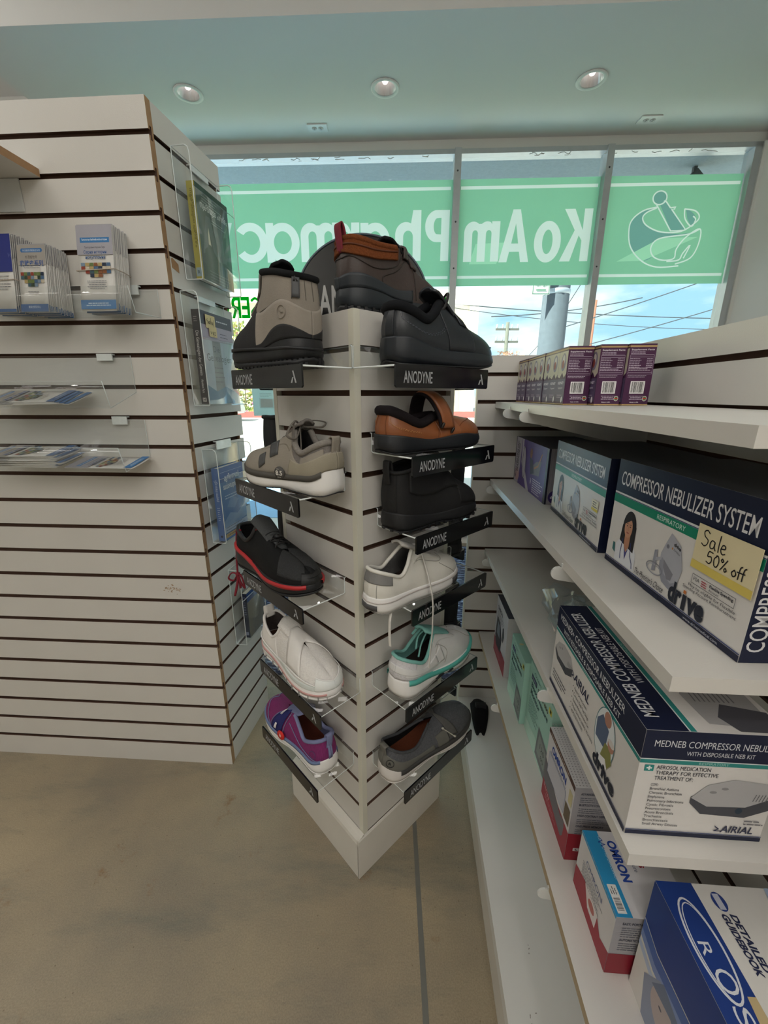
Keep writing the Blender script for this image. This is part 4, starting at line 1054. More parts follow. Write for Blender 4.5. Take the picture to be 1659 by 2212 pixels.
# ---- black sneaker with red line (toe towards the corner)
def black_red():
    r = shoe_thing('black_sneaker', 'black sneaker with a red wavy sole line and dark red laces hanging at the heel', 'L', 6, (0.364, 0.074), (0.064, 0.064))
    s = Shoe(L=0.300, Ln=0.280, hw=0.0457, zh=.100, zl=.080, zt=.120, zv=.084, ztoe=.058, gap=.010, sole=[.048, .048, .046, .042, .036, .032, .031, .031, .032, .034, .036, .036])
    bk = fabric('black_synthetic', '#161718', .7, .15, 120, .1); gm = fabric('charcoal_mesh', '#343536', .9, .25, 300, .6)
    s.upper(r, bk)
    s.patch(r, 'vamp_mesh', gm, .68, .90, .22, 1.0, .0012); s.patch(r, 'toe_cap', leather('black_toe_cap', '#131415', .55), .86, 1.0, 0, lambda u: .50 + .14 * (u - .86) / .14, .0022)
    rd = mat('red_line', '#b3262b', .5, var=.08)
    w = lambda u: s.stn(u)[2] - .006 + .010 * math.exp(-((u - .10) / .16) ** 2) - .004 * math.exp(-((u - .55) / .12) ** 2)
    s.soles(r, BLKR, BLKR, .008, .005, waist=.005)
    s.band(r, 'red_line', rd, lambda u: w(u) - .001, lambda u: w(u) + .0065, 0, .90, .0066)
    s.patch(r, 'tongue_edge', rd, .40, .47, .90, 1.0, .0022)
    s.collar(r, leather('black_collar', '#1c1c1e', .5), .005, .44); s.lining(r, fabric('black_lining', '#1b1b1c', .95))
    s.tongue(r, fabric('grey_tongue', '#4b4d4e', .9), .170, .080, .078, .136, .020)
    lk = mat('black_cord', '#151516', .6, var=.1)
    s.laces(r, lk, [.63, .585, .54, .495, .45], r=.0016, lift=.004, t=.90, flat=1)
    c = s.P(1, .60, 1.0, 0); MB().lathe([(0, -.004), (.006, -.003), (.0075, .002), (.005, .006), (0, .007)], 16, T=Matrix.Translation((c[0], 0, c[2] + .010))).build('cord_lock', BLKR, r)
    s.quad(r, 'logo_mark', mat('grey_print', '#4a4a4c', .6), [((.06, .42), (.10, .42), (.06, .62), (.045, .62))], -1, .0016)
    # dark red lace hanging down from the heel with a bow
    lc = mat('dark_red_lace', '#7a1a2a', .8, var=.2, vscale=150); h = s.S(1, 0, 1.0); hm = MB()
    x0 = -.004
    hm.tube([tuple(cr([(h[0] + .03, -.026, h[2] - .004), (h[0] + .004, -.022, h[2] - .010), (x0 + .002, -.020, .055), (x0 - .002, -.022, .010), (x0 - .002, -.024, -.030)], i / 24)) for i in range(25)], .0026, 8)
    k = np.array([x0 - .002, -.024, -.034])
    hm.lathe([(0, -.006), (.006, -.003), (.006, .003), (0, .006)], 10, T=Matrix.Translation(k))
    for q in ([(-.012, -.010, .002), (-.026, -.014, -.016), (-.016, -.006, -.022)], [(-.004, .004, -.015), (-.006, .006, -.045), (.004, .002, -.020)], [(.002, -.004, -.02), (-.004, -.012, -.060), (.0, -.004, -.030)], [(.010, .004, -.004), (.016, .008, -.038), (.006, .002, -.02)]):
        hm.tube([tuple(cr([k] + [k + np.array(v) for v in q] + [k], i / 20)) for i in range(21)], .0030, 8, flat=.6)
    hm.build('hanging_lace', lc, r)
black_red()

# ---- white slip-on with strap
def white_slip():
    r = shoe_thing('white_slip_on', 'white slip-on sneaker with wide strap and thin pink sole line, left face', 'L', 9, (0.295, 0.060), (0.013, 0.060))
    s = Shoe(L=0.282, Ln=0.272, hw=0.0463, zh=.104, zl=.074, zt=.116, zv=.090, ztoe=.060, gap=.004, xt=.36, xv=.55, sole=[.042, .042, .040, .036, .031, .029, .028, .028, .030, .034, .037, .038])
    wk = fabric('white_knit', '#dcd8d4', .9, .12, 260, .8); ws = leather('white_strap', '#e2deda', .6, .08, 300)
    s.upper(r, wk)
    s.patch(r, 'heel_panel', ws, 0, .36, 0, 1.0, .0010); s.patch(r, 'toe_bumper', mat('pale_toe_bumper', '#dfe2e0', .5), .80, 1.0, 0, lambda u: .42 + .06 * (u - .8) / .2, .003)
    s.patch(r, 'side_rail', mat('pale_rail', '#d6dcd9', .5), .05, .80, 0, lambda u: .16 + .06 * math.cos(6 * u), .0026)
    s.cross_strap(r, 'strap', ws, .60, .080, .22, .22, .0035, .002, tmax=.985)
    s.cross_strap(r, 'pull_tab', mat('beige_webbing', '#cfc3b2', .8, var=.1, vscale=200), .445, .006, .99, .99, .004, .002)
    s.line(r, 'piping', mat('white_piping', '#eceae8', .5), [[(.02, .22), (.2, .22), (.4, .12), (.6, .22), (.8, .20)], [(.80, .44), (.9, .46), (1.0, .48)]], .0013, off=.003)
    s.collar(r, ws, .0036, .45); s.lining(r, fabric('grey_brown_lining', '#4b4340', .9), fabric('brown_insole', '#5a4036', .9))
    s.loop(r, ws, .018, .012)
    s.tongue(r, wk, .155, .085, .088, .122, .020, arch=.012)
    s.soles(r, WHT, WHT, .008, .004)
    s.band(r, 'pink_line', mat('pink_foam', '#c99a96', .6), lambda u: s.stn(u)[2] - .010 - .003 * math.sin(3 * u), lambda u: s.stn(u)[2] - .0055 - .003 * math.sin(3 * u), 0, .90, .0052)
    g = MB()
    for side in (1, -1):
        for i in range(12):
            u = .06 + .84 * i / 11; q = s.stn(u); e = .01; a = s.stn(min(u + e, 1)) - s.stn(max(u - e, 0)); T = Matrix.Translation((q[0], q[1] * side * (.95 if side < 0 else 1), s.ground(q[0]))) @ Matrix.Rotation(math.atan2(a[1] * side, a[0]), 4, 'Z')
            g.box(-.0006, .0006, -.0046, .0046, .001, .013, T=T)
    g.build('sole_notch', mat('notch_grey', '#8d8c8b', .8), r)
white_slip()

# ---- purple knit shoe, toe away
def purple():
    r = shoe_thing('purple_shoe', 'purple knit shoe with navy strap and red size 8 tag, lowest on the left face', 'L', 12, (0.050, 0.054), (0.325, 0.054))
    s = Shoe(L=0.275, Ln=0.266, hw=0.0455, zh=.094, zl=.068, zt=.106, zv=.080, ztoe=.056, gap=.016, xt=.40, xv=.56, sole=[.042, .040, .030, .028, .026, .025, .025, .025, .027, .029, .031, .031])
    pk = mat('purple_melange', '#7c2463', .85, var=.42, vscale=55, bump=.4, bscale=300, stretch=(9, 9, 1.2)); sl = fabric('slate_blue_trim', '#7d82a6', .9, .12, 200, .2); nv = fabric('navy_strap', '#2d2f66', .85, .15, 160, .2)
    s.upper(r, pk)
    s.cross_strap(r, 'strap', nv, .575, .058, .04, .04, .003, .0022, tmax=.99)
    s.line(r, 'piping', sl, [[(.50, .02), (.50, .5), (.50, .97)], [(.65, .02), (.645, .5), (.645, .97)], [(.66, .12), (.76, .42), (.84, .70), (.86, .98)], [(.12, .04), (.28, .38), (.47, .60)]], .0010, off=.0012)
    s.collar(r, sl, .0046, .46); s.lining(r, fabric('slate_lining', '#6a6f92', .95), fabric('rust_insole', '#5c2c20', .9))
    s.tongue(r, sl, .160, .088, .082, .120, .022); s.loop(r, sl, .016, .008)
    s.quad(r, 'heel_strip', sl, [((.0, .02), (.022, .02), (.022, 1.0), (.0, 1.0))], 1, .0016); s.quad(r, 'heel_strip', sl, [((.0, .02), (.022, .02), (.022, 1.0), (.0, 1.0))], -1, .0016)
    s.soles(r, WHT, WHT, .004, .004, waist=.004)
    s.band(r, 'blue_band', mat('blue_grey_foam', '#6b7ba0', .7), lambda u: s.stn(u)[2] - .003, lambda u: s.stn(u)[2] + .004, .10, 1, .0046)
    s.quad(r, 'strap_print', mat('white_print', '#e9e4e6', .7), [((.600, .70), (.606, .70), (.604, .93), (.598, .93)), ((.585, .70), (.591, .70), (.589, .93), (.583, .93)), ((.566, .20), (.59, .20), (.587, .38), (.57, .38))], 1, .0066, 4)
    s.disc(r, 'round_logo', mat('purple_ring', '#5c3a6a', .7), .17, .42, 1, .0095, .0016, True)
    t, M = s.disc(r, 'size_tag', mat('red_sticker', '#d2261f', .5), .50, .12, 1, .0125, .008)
    p = Print(); p.text('8', -.003, -.0035, .008, '#f4e6e2', bold=.03); p.lines(-.004, .007, .008, 1, .01, .0011, '#f0d0c8', 2)
    p.build('tag_print', t, M @ Matrix.Translation((0, 0, .0012)) @ Matrix.Rotation(math.pi, 4, 'Z'))
purple()

# ---- black leather lace-up, right face top
def black_oxford():
    r = shoe_thing('black_lace_up', 'smooth black leather lace-up shoe with thick black sole, top right of the tower', 'R', 0, (0.026, 0.055), (0.293, 0.074))
    s = Shoe(L=0.268, Ln=0.292, hw=0.0523, zh=.098, zl=.080, zt=.112, zv=.076, ztoe=.050, gap=.009, xt=.42, xv=.62, sole=[.046, .046, .044, .036, .030, .028, .028, .028, .027, .026, .026, .026])
    lb = leather('black_leather', '#1d2127', .36, .12, 200)
    s.upper(r, lb); s.soles(r, rubber('black_smooth_sole', '#191e25', .42), BLKR, .004, .004)
    s.collar(r, fabric('black_padded_collar', '#111317', .85, .1, 150, .1), .0085, .45, .003); s.lining(r, fabric('black_lining', '#1b1b1c', .95))
    s.patch(r, 'quarter', lb, .42, .60, 0, 1.0, .0016); s.patch(r, 'heel_strip', lb, 0, .055, 0, .97, .0016)
    s.line(r, 'stitching', mat('grey_stitch', '#5a5e66', .8), [[(.10, .92), (.12, .55), (.22, .40), (.36, .42), (.46, .55)], [(.11, .88), (.135, .52), (.23, .36), (.37, .38), (.47, .5)], [(.46, .10), (.5, .4), (.52, .9)]], .0005, dash=True)
    s.line(r, 'seam', mat('seam_dark', '#15171a', .7), [[(.60, .02), (.605, .4), (.615, .8), (.62, 1.0)], [(.455, .02), (.47, .4), (.5, .7), (.53, .98)]], .0009)
    s.tongue(r, lb, .185, .098, .074, .132, .024, .004); s.laces(r, mat('black_cord', '#151516', .6), [.585, .545, .505], r=.0024, lift=.006, bow=((1, .022, -.012), (-1, .022, -.012)))
    s.cross_strap(r, 'lace_flap', lb, .56, .022, .55, .55, .006, .003, .004)
black_oxford()

# ---- brown strap shoe
def brown_strap():
    r = shoe_thing('brown_strap_shoe', 'tan brown leather strap shoe with the strap loop standing up and black sole', 'R', 2, (.018, .046), (.281, .064))
    s = Shoe(L=0.262, Ln=0.268, hw=0.0471, zh=.080, zl=.052, zt=.070, zv=.066, ztoe=.046, gap=.0, xt=.47, xv=.56, sole=[.036, .036, .034, .028, .024, .026, .030, .031, .028, .026, .027, .028],
             topzs=[.080, .079, .070, .058, .056, .066, .068, .068, .066, .060, .053, .046])
    lt = leather('tan_leather', '#8a5230', .34, .1, 220)
    s.upper(r, lt); s.soles(r, rubber('black_soft_sole', '#1a1d22', .5), BLKR, .004, .004, waist=.0)
    pad = fabric('dark_plum_padding', '#1c171a', .9, .12, 150, .1)
    s.collar(r, pad, .009, .50, .001); s.lining(r, pad, fabric('dark_insole', '#2c2422', .9))
    s.line(r, 'stitching', mat('tan_thread', '#c08a5a', .8), [[(.07, .95), (.085, .55), (.16, .35), (.30, .40)], [(.085, .93), (.10, .52), (.17, .30), (.31, .35)]], .0006, dash=True)
    s.line(r, 'seam', mat('tan_seam', '#74401f', .7), [[(.42, .02), (.44, .4), (.485, .95)], [(.58, .25), (.66, .45), (.80, .70), (.84, .95)], [(.06, .02), (.055, .5), (.05, .95)]], .0007)
    # strap: rises in a loop from one edge of the opening to the other
    for nm, m_, rr, w in (('strap_pad', pad, .0, .017), ('strap', lt, .003, .015)):
        A = []
        pts = [(.122, .036, .045), (.122, .034, .072), (.116, .020, .100), (.112, .0, .108), (.116, -.022, .098), (.126, -.036, .072), (.132, -.041, .046)]
        for i in range(31):
            q = cr(pts, i / 30); c = np.array([.12, 0, .066]); d = (q - c) * np.array([0, 1, 1]); d = d / (np.linalg.norm(d) + 1e-9) * rr
            A.append([(q[0] + w * e + d[0] + (.004 if rr else 0), q[1] + d[1], q[2] + d[2]) for e in (-1, -.5, 0, .5, 1)])
        MB().grid(A).build(nm, m_, r, solid=.004, off=0)
    bk = MB()
    for dx, dz in ((-.016, .050), (.012, .040)): bk.tube([(.132 + dx, -.0435, dz - .004), (.132 + dx, -.046, dz), (.132 + dx + .004, -.045, dz + .004)], .0028, 8)
    bk.build('clasp', mat('dark_metal', '#34302e', .4, .7), r)
    s.patch(r, 'quarter_overlay', lt, .44, .60, 0, .72, .0016, sides=(-1, 1))
brown_strap()

# ---- black ankle boot
def black_boot():
    r = shoe_thing('black_ankle_boot', 'matte black ankle boot with side flap and pull loop, right face', 'R', 4, (0.036, 0.047), (0.288, 0.060))
    s = Shoe(L=0.252, Ln=0.276, hw=0.0504, zh=.130, zv=.080, ztoe=.056, gap=.004, boot=True, shaft_x=.52, xv=.66, sole=[.040, .040, .036, .030, .026, .026, .028, .030, .028, .027, .029, .030],
             topzs=[.118, .118, .121, .127, .134, .140, .122, .094, .080, .070, .062, .055])
    bl = leather('black_matte_nubuck', '#0f0f11', .75, .15, 350)
    s.upper(r, bl); s.soles(r, rubber('black_boot_sole', '#141518', .6), BLKR, .005, .004, lug=14, waist=.004)
    fl = leather('black_flap', '#131315', .7, .12, 350)
    s.patch(r, 'side_flap', fl, .19, .60, lambda u: .46 - .10 * math.sin((u - .19) / .41 * math.pi) + .3 * max(0, .24 - u) * 10 * .3, lambda u: .96, .0032)
    s.patch(r, 'vamp_panel', fl, .60, .86, .10, lambda u: 1.0, .0012)
    s.line(r, 'seam', mat('black_seam', '#0d0d0e', .8), [[(.09, .02), (.09, .5), (.085, 1.0)], [(.40, .42), (.6, .40), (.74, .26), (.78, .02)]], .0009)
    pd = fabric('black_padding', '#18191b', .95, .15, 200, .2); s.collar(r, bl, .004, .42); s.lining(r, pd)
    s.tongue(r, bl, .175, .095, .116, .168, .024, .003); s.loop(r, bl, .022, .008)
black_boot()

# ---- white sneaker with dangling laces
def white_sneaker():
    r = shoe_thing('white_sneaker', 'plain white leather sneaker with grey heel patch and laces hanging down, right face', 'R', 6, (-0.019, 0.053), (0.238, 0.053))
    s = Shoe(L=0.257, Ln=0.274, hw=0.0490, zh=.088, zl=.068, zt=.110, zv=.080, ztoe=.054, gap=.010, xt=.42, sole=[.034, .034, .033, .031, .030, .030, .030, .030, .031, .032, .033, .033], spring=.008)
    wl = leather('white_leather', '#dbd8d0', .5, .08, 260); gp = leather('grey_heel_leather', '#7b7a79', .6, .1, 260)
    s.upper(r, wl); s.soles(r, WHT, mat('grey_outsole', '#8a8883', .7), .003, .004)
    s.patch(r, 'heel_patch', gp, 0, .20, lambda u: .54 + .02 * u, .99, .0016); s.patch(r, 'eyestay', wl, .42, .66, .68, 1.0, .0014)
    s.line(r, 'stitching', mat('grey_thread2', '#8f8d88', .8), [[(.075, .02), (.078, .3), (.08, .54)]], .0006, dash=True)
    s.line(r, 'seam', mat('white_seam', '#9d9a92', .8), [[(.44, .66), (.56, .56), (.66, .60), (.72, .90)], [(.62, .5), (.70, .2), (.74, .02)], [(.80, .6), (.78, .8), (.79, .97)]], .0007)
    s.band(r, 'sole_groove', mat('groove_pink_grey', '#b5aca8', .7), lambda u: .0255, lambda u: .0268, 0, 1, .0048)
    dk = mat('charcoal_print', '#4d4c4e', .6); s.band(r, 'sole_patch', dk, lambda u: .008 + .004 * max(0, u - .7), lambda u: .022 + .004 * max(0, u - .7), .70, .80, .0052, sides=(-1, 1), n=12)
    s.band(r, 'heel_label', dk, lambda u: .010, lambda u: .0205, 0, .085, .0052, sides=(-1, 1), n=10)
    s.collar(r, wl, .004, .45); s.lining(r, fabric('grey_lining', '#6c6b6a', .95), fabric('dark_brown_insole', '#3a302c', .9)); s.tongue(r, fabric('grey_white_tongue', '#b3b0ab', .8), .180, .082, .078, .128, .022)
    lw = fabric('white_lace', '#d9d6d0', .9, .08, 200)
    s.laces(r, lw, [.655, .615, .575, .535, .495], r=.0028, lift=.002, flat=.35)
    hm = MB(); a = s.P(-1, .50, .97, .002)
    hm.tube([tuple(cr([a + np.array([-.01, .012, .008]), a + np.array([0, -.002, .006]), a + np.array([-.002, -.020, -.02]), (a[0] - .004, -.060, .02), (a[0] - .006, -.066, -.05), (a[0] - .008, -.064, -.11), (a[0] - .010, -.064, -.150)], i / 40)) for i in range(41)], .0034, 8, flat=.35)
    hm.tube([tuple(cr([(.034, -.028, .0), (.028, -.030, -.02), (.028, -.030, -.055), (.030, -.030, -.075)], i / 16)) for i in range(17)], .0030, 8, flat=.35)
    hm.build('hanging_lace', lw, r)
white_sneaker()

# ---- white and teal sneaker
def teal_sneaker():
    r = shoe_thing('white_teal_sneaker', 'white running shoe with teal lining and teal wavy sole stripe, right face', 'R', 9, (0.042, 0.066), (0.312, 0.052))
    s = Shoe(L=0.270, Ln=0.268, hw=0.0467, zh=.098, zl=.072, zt=.116, zv=.086, ztoe=.058, gap=.011, xt=.42, sole=[.048, .048, .044, .038, .032, .029, .029, .030, .033, .037, .040, .041], spring=.014)
    wl = leather('white_soft_leather', '#d6d5d4', .45, .08, 260); wm = fabric('white_mesh', '#cfcdd0', .9, .15, 300, .7); te = mat('teal_stripe', '#56b0a4', .55, var=.08); tl = fabric('teal_lining', '#7fb8b0', .9, .12, 200, .2)
    s.upper(r, wl); s.soles(r, WHT, mat('grey_outsole', '#8a8883', .7), .004, .005, waist=.009)
    s.patch(r, 'heel_mesh', wm, 0, .20, .05, .95, .0010); s.patch(r, 'heel_overlay', wl, 0, .40, lambda u: .36 - .25 * u, lambda u: .66 - .3 * u, .0026); s.patch(r, 'eyestay', wl, .42, .66, .70, 1.0, .0016)
    s.patch(r, 'side_swoop', wl, .10, .46, lambda u: .20, lambda u: .42 + .4 * (u - .1), .0020)
    s.band(r, 'teal_stripe', te, lambda u: s.stn(u)[2] - .009 + .002 * math.sin(9 * u), lambda u: s.stn(u)[2] + .001 + .002 * math.sin(9 * u), .13, 1, .0066)
    s.line(r, 'seam', mat('white_seam', '#9d9a92', .8), [[(.44, .68), (.5, .4), (.46, .10)], [(.08, .82), (.2, .55), (.36, .48), (.46, .66)], [(.74, .9), (.76, .5), (.84, .2)]], .0007)
    s.collar(r, tl, .0040, .45); s.lining(r, tl, fabric('dark_insole', '#2c2422', .9)); s.tongue(r, tl, .176, .085, .086, .134, .022)
    lw = fabric('white_lace', '#d9d6d0', .9, .08, 200); s.laces(r, lw, [.665, .625, .585, .545, .505], r=.0024, lift=.002)
    tb = MB(); c = s.S(-1, .44, 1.0)
    for q in ([(0, .02, .004), (-.02, .026, -.006), (-.045, .012, -.02)], [(0, .014, .004), (-.028, .010, -.014), (-.05, .0, -.032)], [(.01, .02, .006), (-.01, .032, .012), (-.03, .036, 0)]):
        tb.tube([tuple(cr([c] + [c + np.array(v) for v in q], i / 16)) for i in range(17)], .003, 8, flat=.45)
    tb.build('teal_lace', tl, r)
    cv = MB()
    for side in (1, -1):
        for u0, u1 in ((.36, .45), (.48, .54)):
            q0, q1 = s.stn(u0), s.stn(u1); y = max(q0[1], q1[1]) * side * (.95 if side < 0 else 1)
            cv.prism([(q0[0], .012), (q1[0], .0125), (q1[0] - .006, .020), (q0[0] + .01, .0185)], y - .002 * side, y + .0052 * side, 'y')
    cv.build('sole_window', mat('dark_cutout', '#232427', .6), r)
    s.quad(r, 'toe_mark', mat('silver_mark', '#e9e9ea', .25, .4), [((.80, .90), (.825, .90), (.825, .975), (.80, .975))], -1, .002)
teal_sneaker()

# ---- grey knit shoe
def grey_knit():
    r = shoe_thing('grey_knit_shoe', 'dark grey melange knit strap shoe with pale sole, lowest on the right face', 'R', 12, (0.021, 0.049), (0.315, 0.070))
    s = Shoe(L=0.295, Ln=0.290, hw=0.0472, zh=.086, zl=.060, zt=.088, zv=.078, ztoe=.056, gap=.0, xt=.44, xv=.58, sole=[.042, .040, .030, .027, .026, .026, .027, .028, .029, .031, .033, .033], spring=.012,
             topzs=[.092, .090, .076, .064, .066, .080, .084, .083, .080, .072, .064, .056])
    kn = mat('grey_melange_knit', '#55565a', .92, var=.45, vscale=240, bump=.5, bscale=500); pl = leather('grey_smooth_panel', '#66655f', .7, .1, 300); lf = rubber('pale_foam_sole', '#d6d1cd', .6)
    s.upper(r, kn); s.soles(r, lf, lf, .004, .004, waist=.007)
    s.patch(r, 'heel_panel', pl, 0, .44, 0, lambda u: .72 - 1.05 * u if u < .42 else .28, .0016); s.band(r, 'dark_band', mat('charcoal_foam', '#3e3d3c', .8), lambda u: s.stn(u)[2] - .008, lambda u: s.stn(u)[2] + .003, .17, 1, .0054)
    s.cross_strap(r, 'strap', fabric('grey_strap_fabric', '#5b5a58', .9, .12, 150, .2), .60, .035, .18, .18, .004, .003, tmax=.99)
    s.patch(r, 'side_tab', pl, .47, .56, .04, .48, .0022, sides=(-1, 1))
    lp = MB(); a, b = s.P(-1, .545, .52, .005), s.P(-1, .600, .16, .006); lp.tube([a, (a + b) / 2, b], .0014, 6); 
    for q in (a, b): lp.lathe([(0, -.002), (.003, -.001), (.004, .002), (0, .004)], 10, T=Matrix.Translation(q))
    lp.build('clasp', mat('pale_clasp', '#bdb9ae', .4), r)
    s.collar(r, fabric('grey_collar2', '#4a4b4e', .92, .3, 240), .0035, .48); s.lining(r, fabric('black_lining', '#1b1b1c', .95), fabric('rust_brown_insole', '#6b3a26', .85)); s.loop(r, pl, .006, .010)
    s.disc(r, 'round_logo', mat('dark_ink', '#1c1c1e', .6), .085, .36, -1, .0095, .0022, True)
    s.quad(r, 'logo_bars', mat('dark_ink', '#1c1c1e', .6), [((.085, .31), (.094, .31), (.085, .42), (.079, .42)), ((.070, .31), (.078, .31), (.082, .36), (.075, .36))], -1, .0026, 2)
grey_knit()

# ---- brown hiking boot standing on top of the tower
def brown_boot():
    M = at(F_TOWER, .030, .070, TTOP + .0015, -3)
    r = thing('brown_boot', 'dark brown leather boot with rust mesh collar, on top of the tower', 'boot', M)
    s = Shoe(L=.262, Ln=.300, hw=.058, zh=.142, zv=.090, ztoe=.062, gap=.007, boot=True, shaft_x=.54, xv=.66, sole=[.044, .044, .044, .042, .036, .032, .031, .031, .033, .038, .042, .043], spring=.012,
             topzs=[.124, .123, .121, .119, .124, .136, .118, .097, .084, .074, .066, .058])
    bn = leather('dark_brown_leather', '#3c302c', .5, .2, 220); ru = fabric('rust_mesh', '#6e3c1e', .9, .3, 260, .7)
    s.upper(r, bn); s.soles(r, rubber('dark_slate_sole', '#1f252b', .5), BLKR, .010, .005, lug=22)
    s.patch(r, 'mesh_collar', ru, .015, .37, lambda u: .74 - .10 * math.sin(min(1, u / .34) * math.pi), .985, .004, nt=14)
    s.line(r, 'collar_seam', mat('rust_dark', '#5c2f16', .8), [[(.02, .88), (.12, .86), (.22, .85), (.36, .92)]], .0016, off=.0045)
    s.patch(r, 'rand', mat('slate_rand', '#252b31', .5, var=.1), 0, .50, 0, lambda u: .20 + .06 * math.sin(u * 12), .0034, nu=40, nt=5)
    s.line(r, 'seam', mat('brown_seam', '#2c231f', .7), [[(.0, .60), (.1, .62), (.24, .46), (.36, .60), (.43, .84)], [(.30, .06), (.29, .30), (.36, .48), (.46, .70)], [(.53, .05), (.53, .3), (.55, .6), (.56, .95)], [(.66, .05), (.67, .3), (.72, .5)], [(.78, .04), (.78, .22), (.9, .3)]], .0012)
    s.patch(r, 'toe_panel', bn, .68, .86, .06, lambda u: .74, .0018)
    pd = fabric('black_padding', '#18191b', .95, .15, 200, .2); s.collar(r, ru, .006, .36); s.lining(r, pd)
    s.tongue(r, pd, .18, .115, .108, .146, .024, .003); s.loop(r, mat('red_black_webbing', '#7a2030', .8, var=.3, vscale=90), .024, .009, lean=.010)
    s.cross_strap(r, 'velcro_strap', bn, .465, .030, .74, .74, .007, .004, .003)
    s.cross_strap(r, 'velcro_strap', bn, .56, .022, .66, .66, .005, .004, .002)
brown_boot()

# ---- shoes on the far faces (only slivers show)
def far_shoe(name, label, face, k, heel, toe, c, boot=False, zh=.10):
    r = shoe_thing(name, label, face, k, heel, toe)
    s = Shoe(L=.235, Ln=.27, hw=.050, zh=zh, zl=.075, zt=.115, zv=.082, ztoe=.056, gap=.008, boot=boot, shaft_x=.52, xv=.66)
    m = leather('far_' + c.strip('#'), c, .6, .12, 300)
    s.upper(r, m); s.soles(r, BLKR, BLKR, .005, .004); s.collar(r, m, .005, .42); s.lining(r, fabric('black_lining', '#1b1b1c', .95)); s.tongue(r, m, .17, .09, .09 if not boot else .11, zh + .03, .02)
far_shoe('black_boot', 'black boot on a far-side shelf, just beyond the toe of the black ankle boot', 'XB', 4, (.005, .050), (.27, .08), '#0e0f11', True, .15)
far_shoe('black_boot', 'black boot on a far-side shelf above the white lace-up sneaker toe', 'XB', 6, (.0, .046), (.27, .08), '#0d0e11', True, .14)
far_shoe('black_boot', 'black boot on a far-side shelf above the white and teal sneaker', 'XB', 9, (.0, .046), (.27, .08), '#0e0e11', True, .14)
far_shoe('black_boot', 'black boot on a far-side shelf behind the toe of the grey suede sneaker', 'YB', 3, (.0, .055), (.26, .07), '#171a1f', True, .13)
far_shoe('black_boot', 'black boot on a far-side shelf behind the black sneaker with the red line', 'YB', 6, (.02, .050), (.28, .07), '#0c0d10', True, .15)
# ================================================================== printed goods
def carton(name, label, cat, F, x0, x1, y0, y1, z0, z1, faces, deg=0.0, group=None, bevel=.0012, part='carton', base='#e8e6e2'):
    """card box standing on z0; faces: colour per side. origin at the x0/y1 bottom corner"""
    t = thing(name, label, cat, at(F, x0, y1, z0, deg), group)
    cols = [base] + sorted(set(faces.values()))
    MB().box(0, x1 - x0, y0 - y1, 0, 0, z1 - z0, 0, {k: cols.index(v) for k, v in faces.items()}).build(part, [ink(c) for c in cols], t, bevel=bevel)
    t_dims = (x1 - x0, y1 - y0, z1 - z0)
    FM = {'front': face_M((0, 0, 0), (0, -1, 0), (0, 0, 1)),            # faces the aisle (-x); u runs towards the near end
          'near': face_M((0, y0 - y1, 0), (1, 0, 0), (0, 0, 1)),         # faces the camera (-y)
          'top': face_M((0, y0 - y1, z1 - z0), (0, 1, 0), (-1, 0, 0)),     # u away from the near end, v towards the aisle edge (v = -x)
          'top2': face_M((0, 0, z1 - z0), (0, -1, 0), (1, 0, 0))}        # read from the wall side: u towards the near end, v = +x
    return t, FM, t_dims
def bay_box(name, label, cat, b0, b1, a0, a1, z0, h, faces, **k): return carton(name, label, cat, F_RIGHT, b0, b1, -a1, -a0, z0, z0 + h, faces, **k)
EPS = .0008

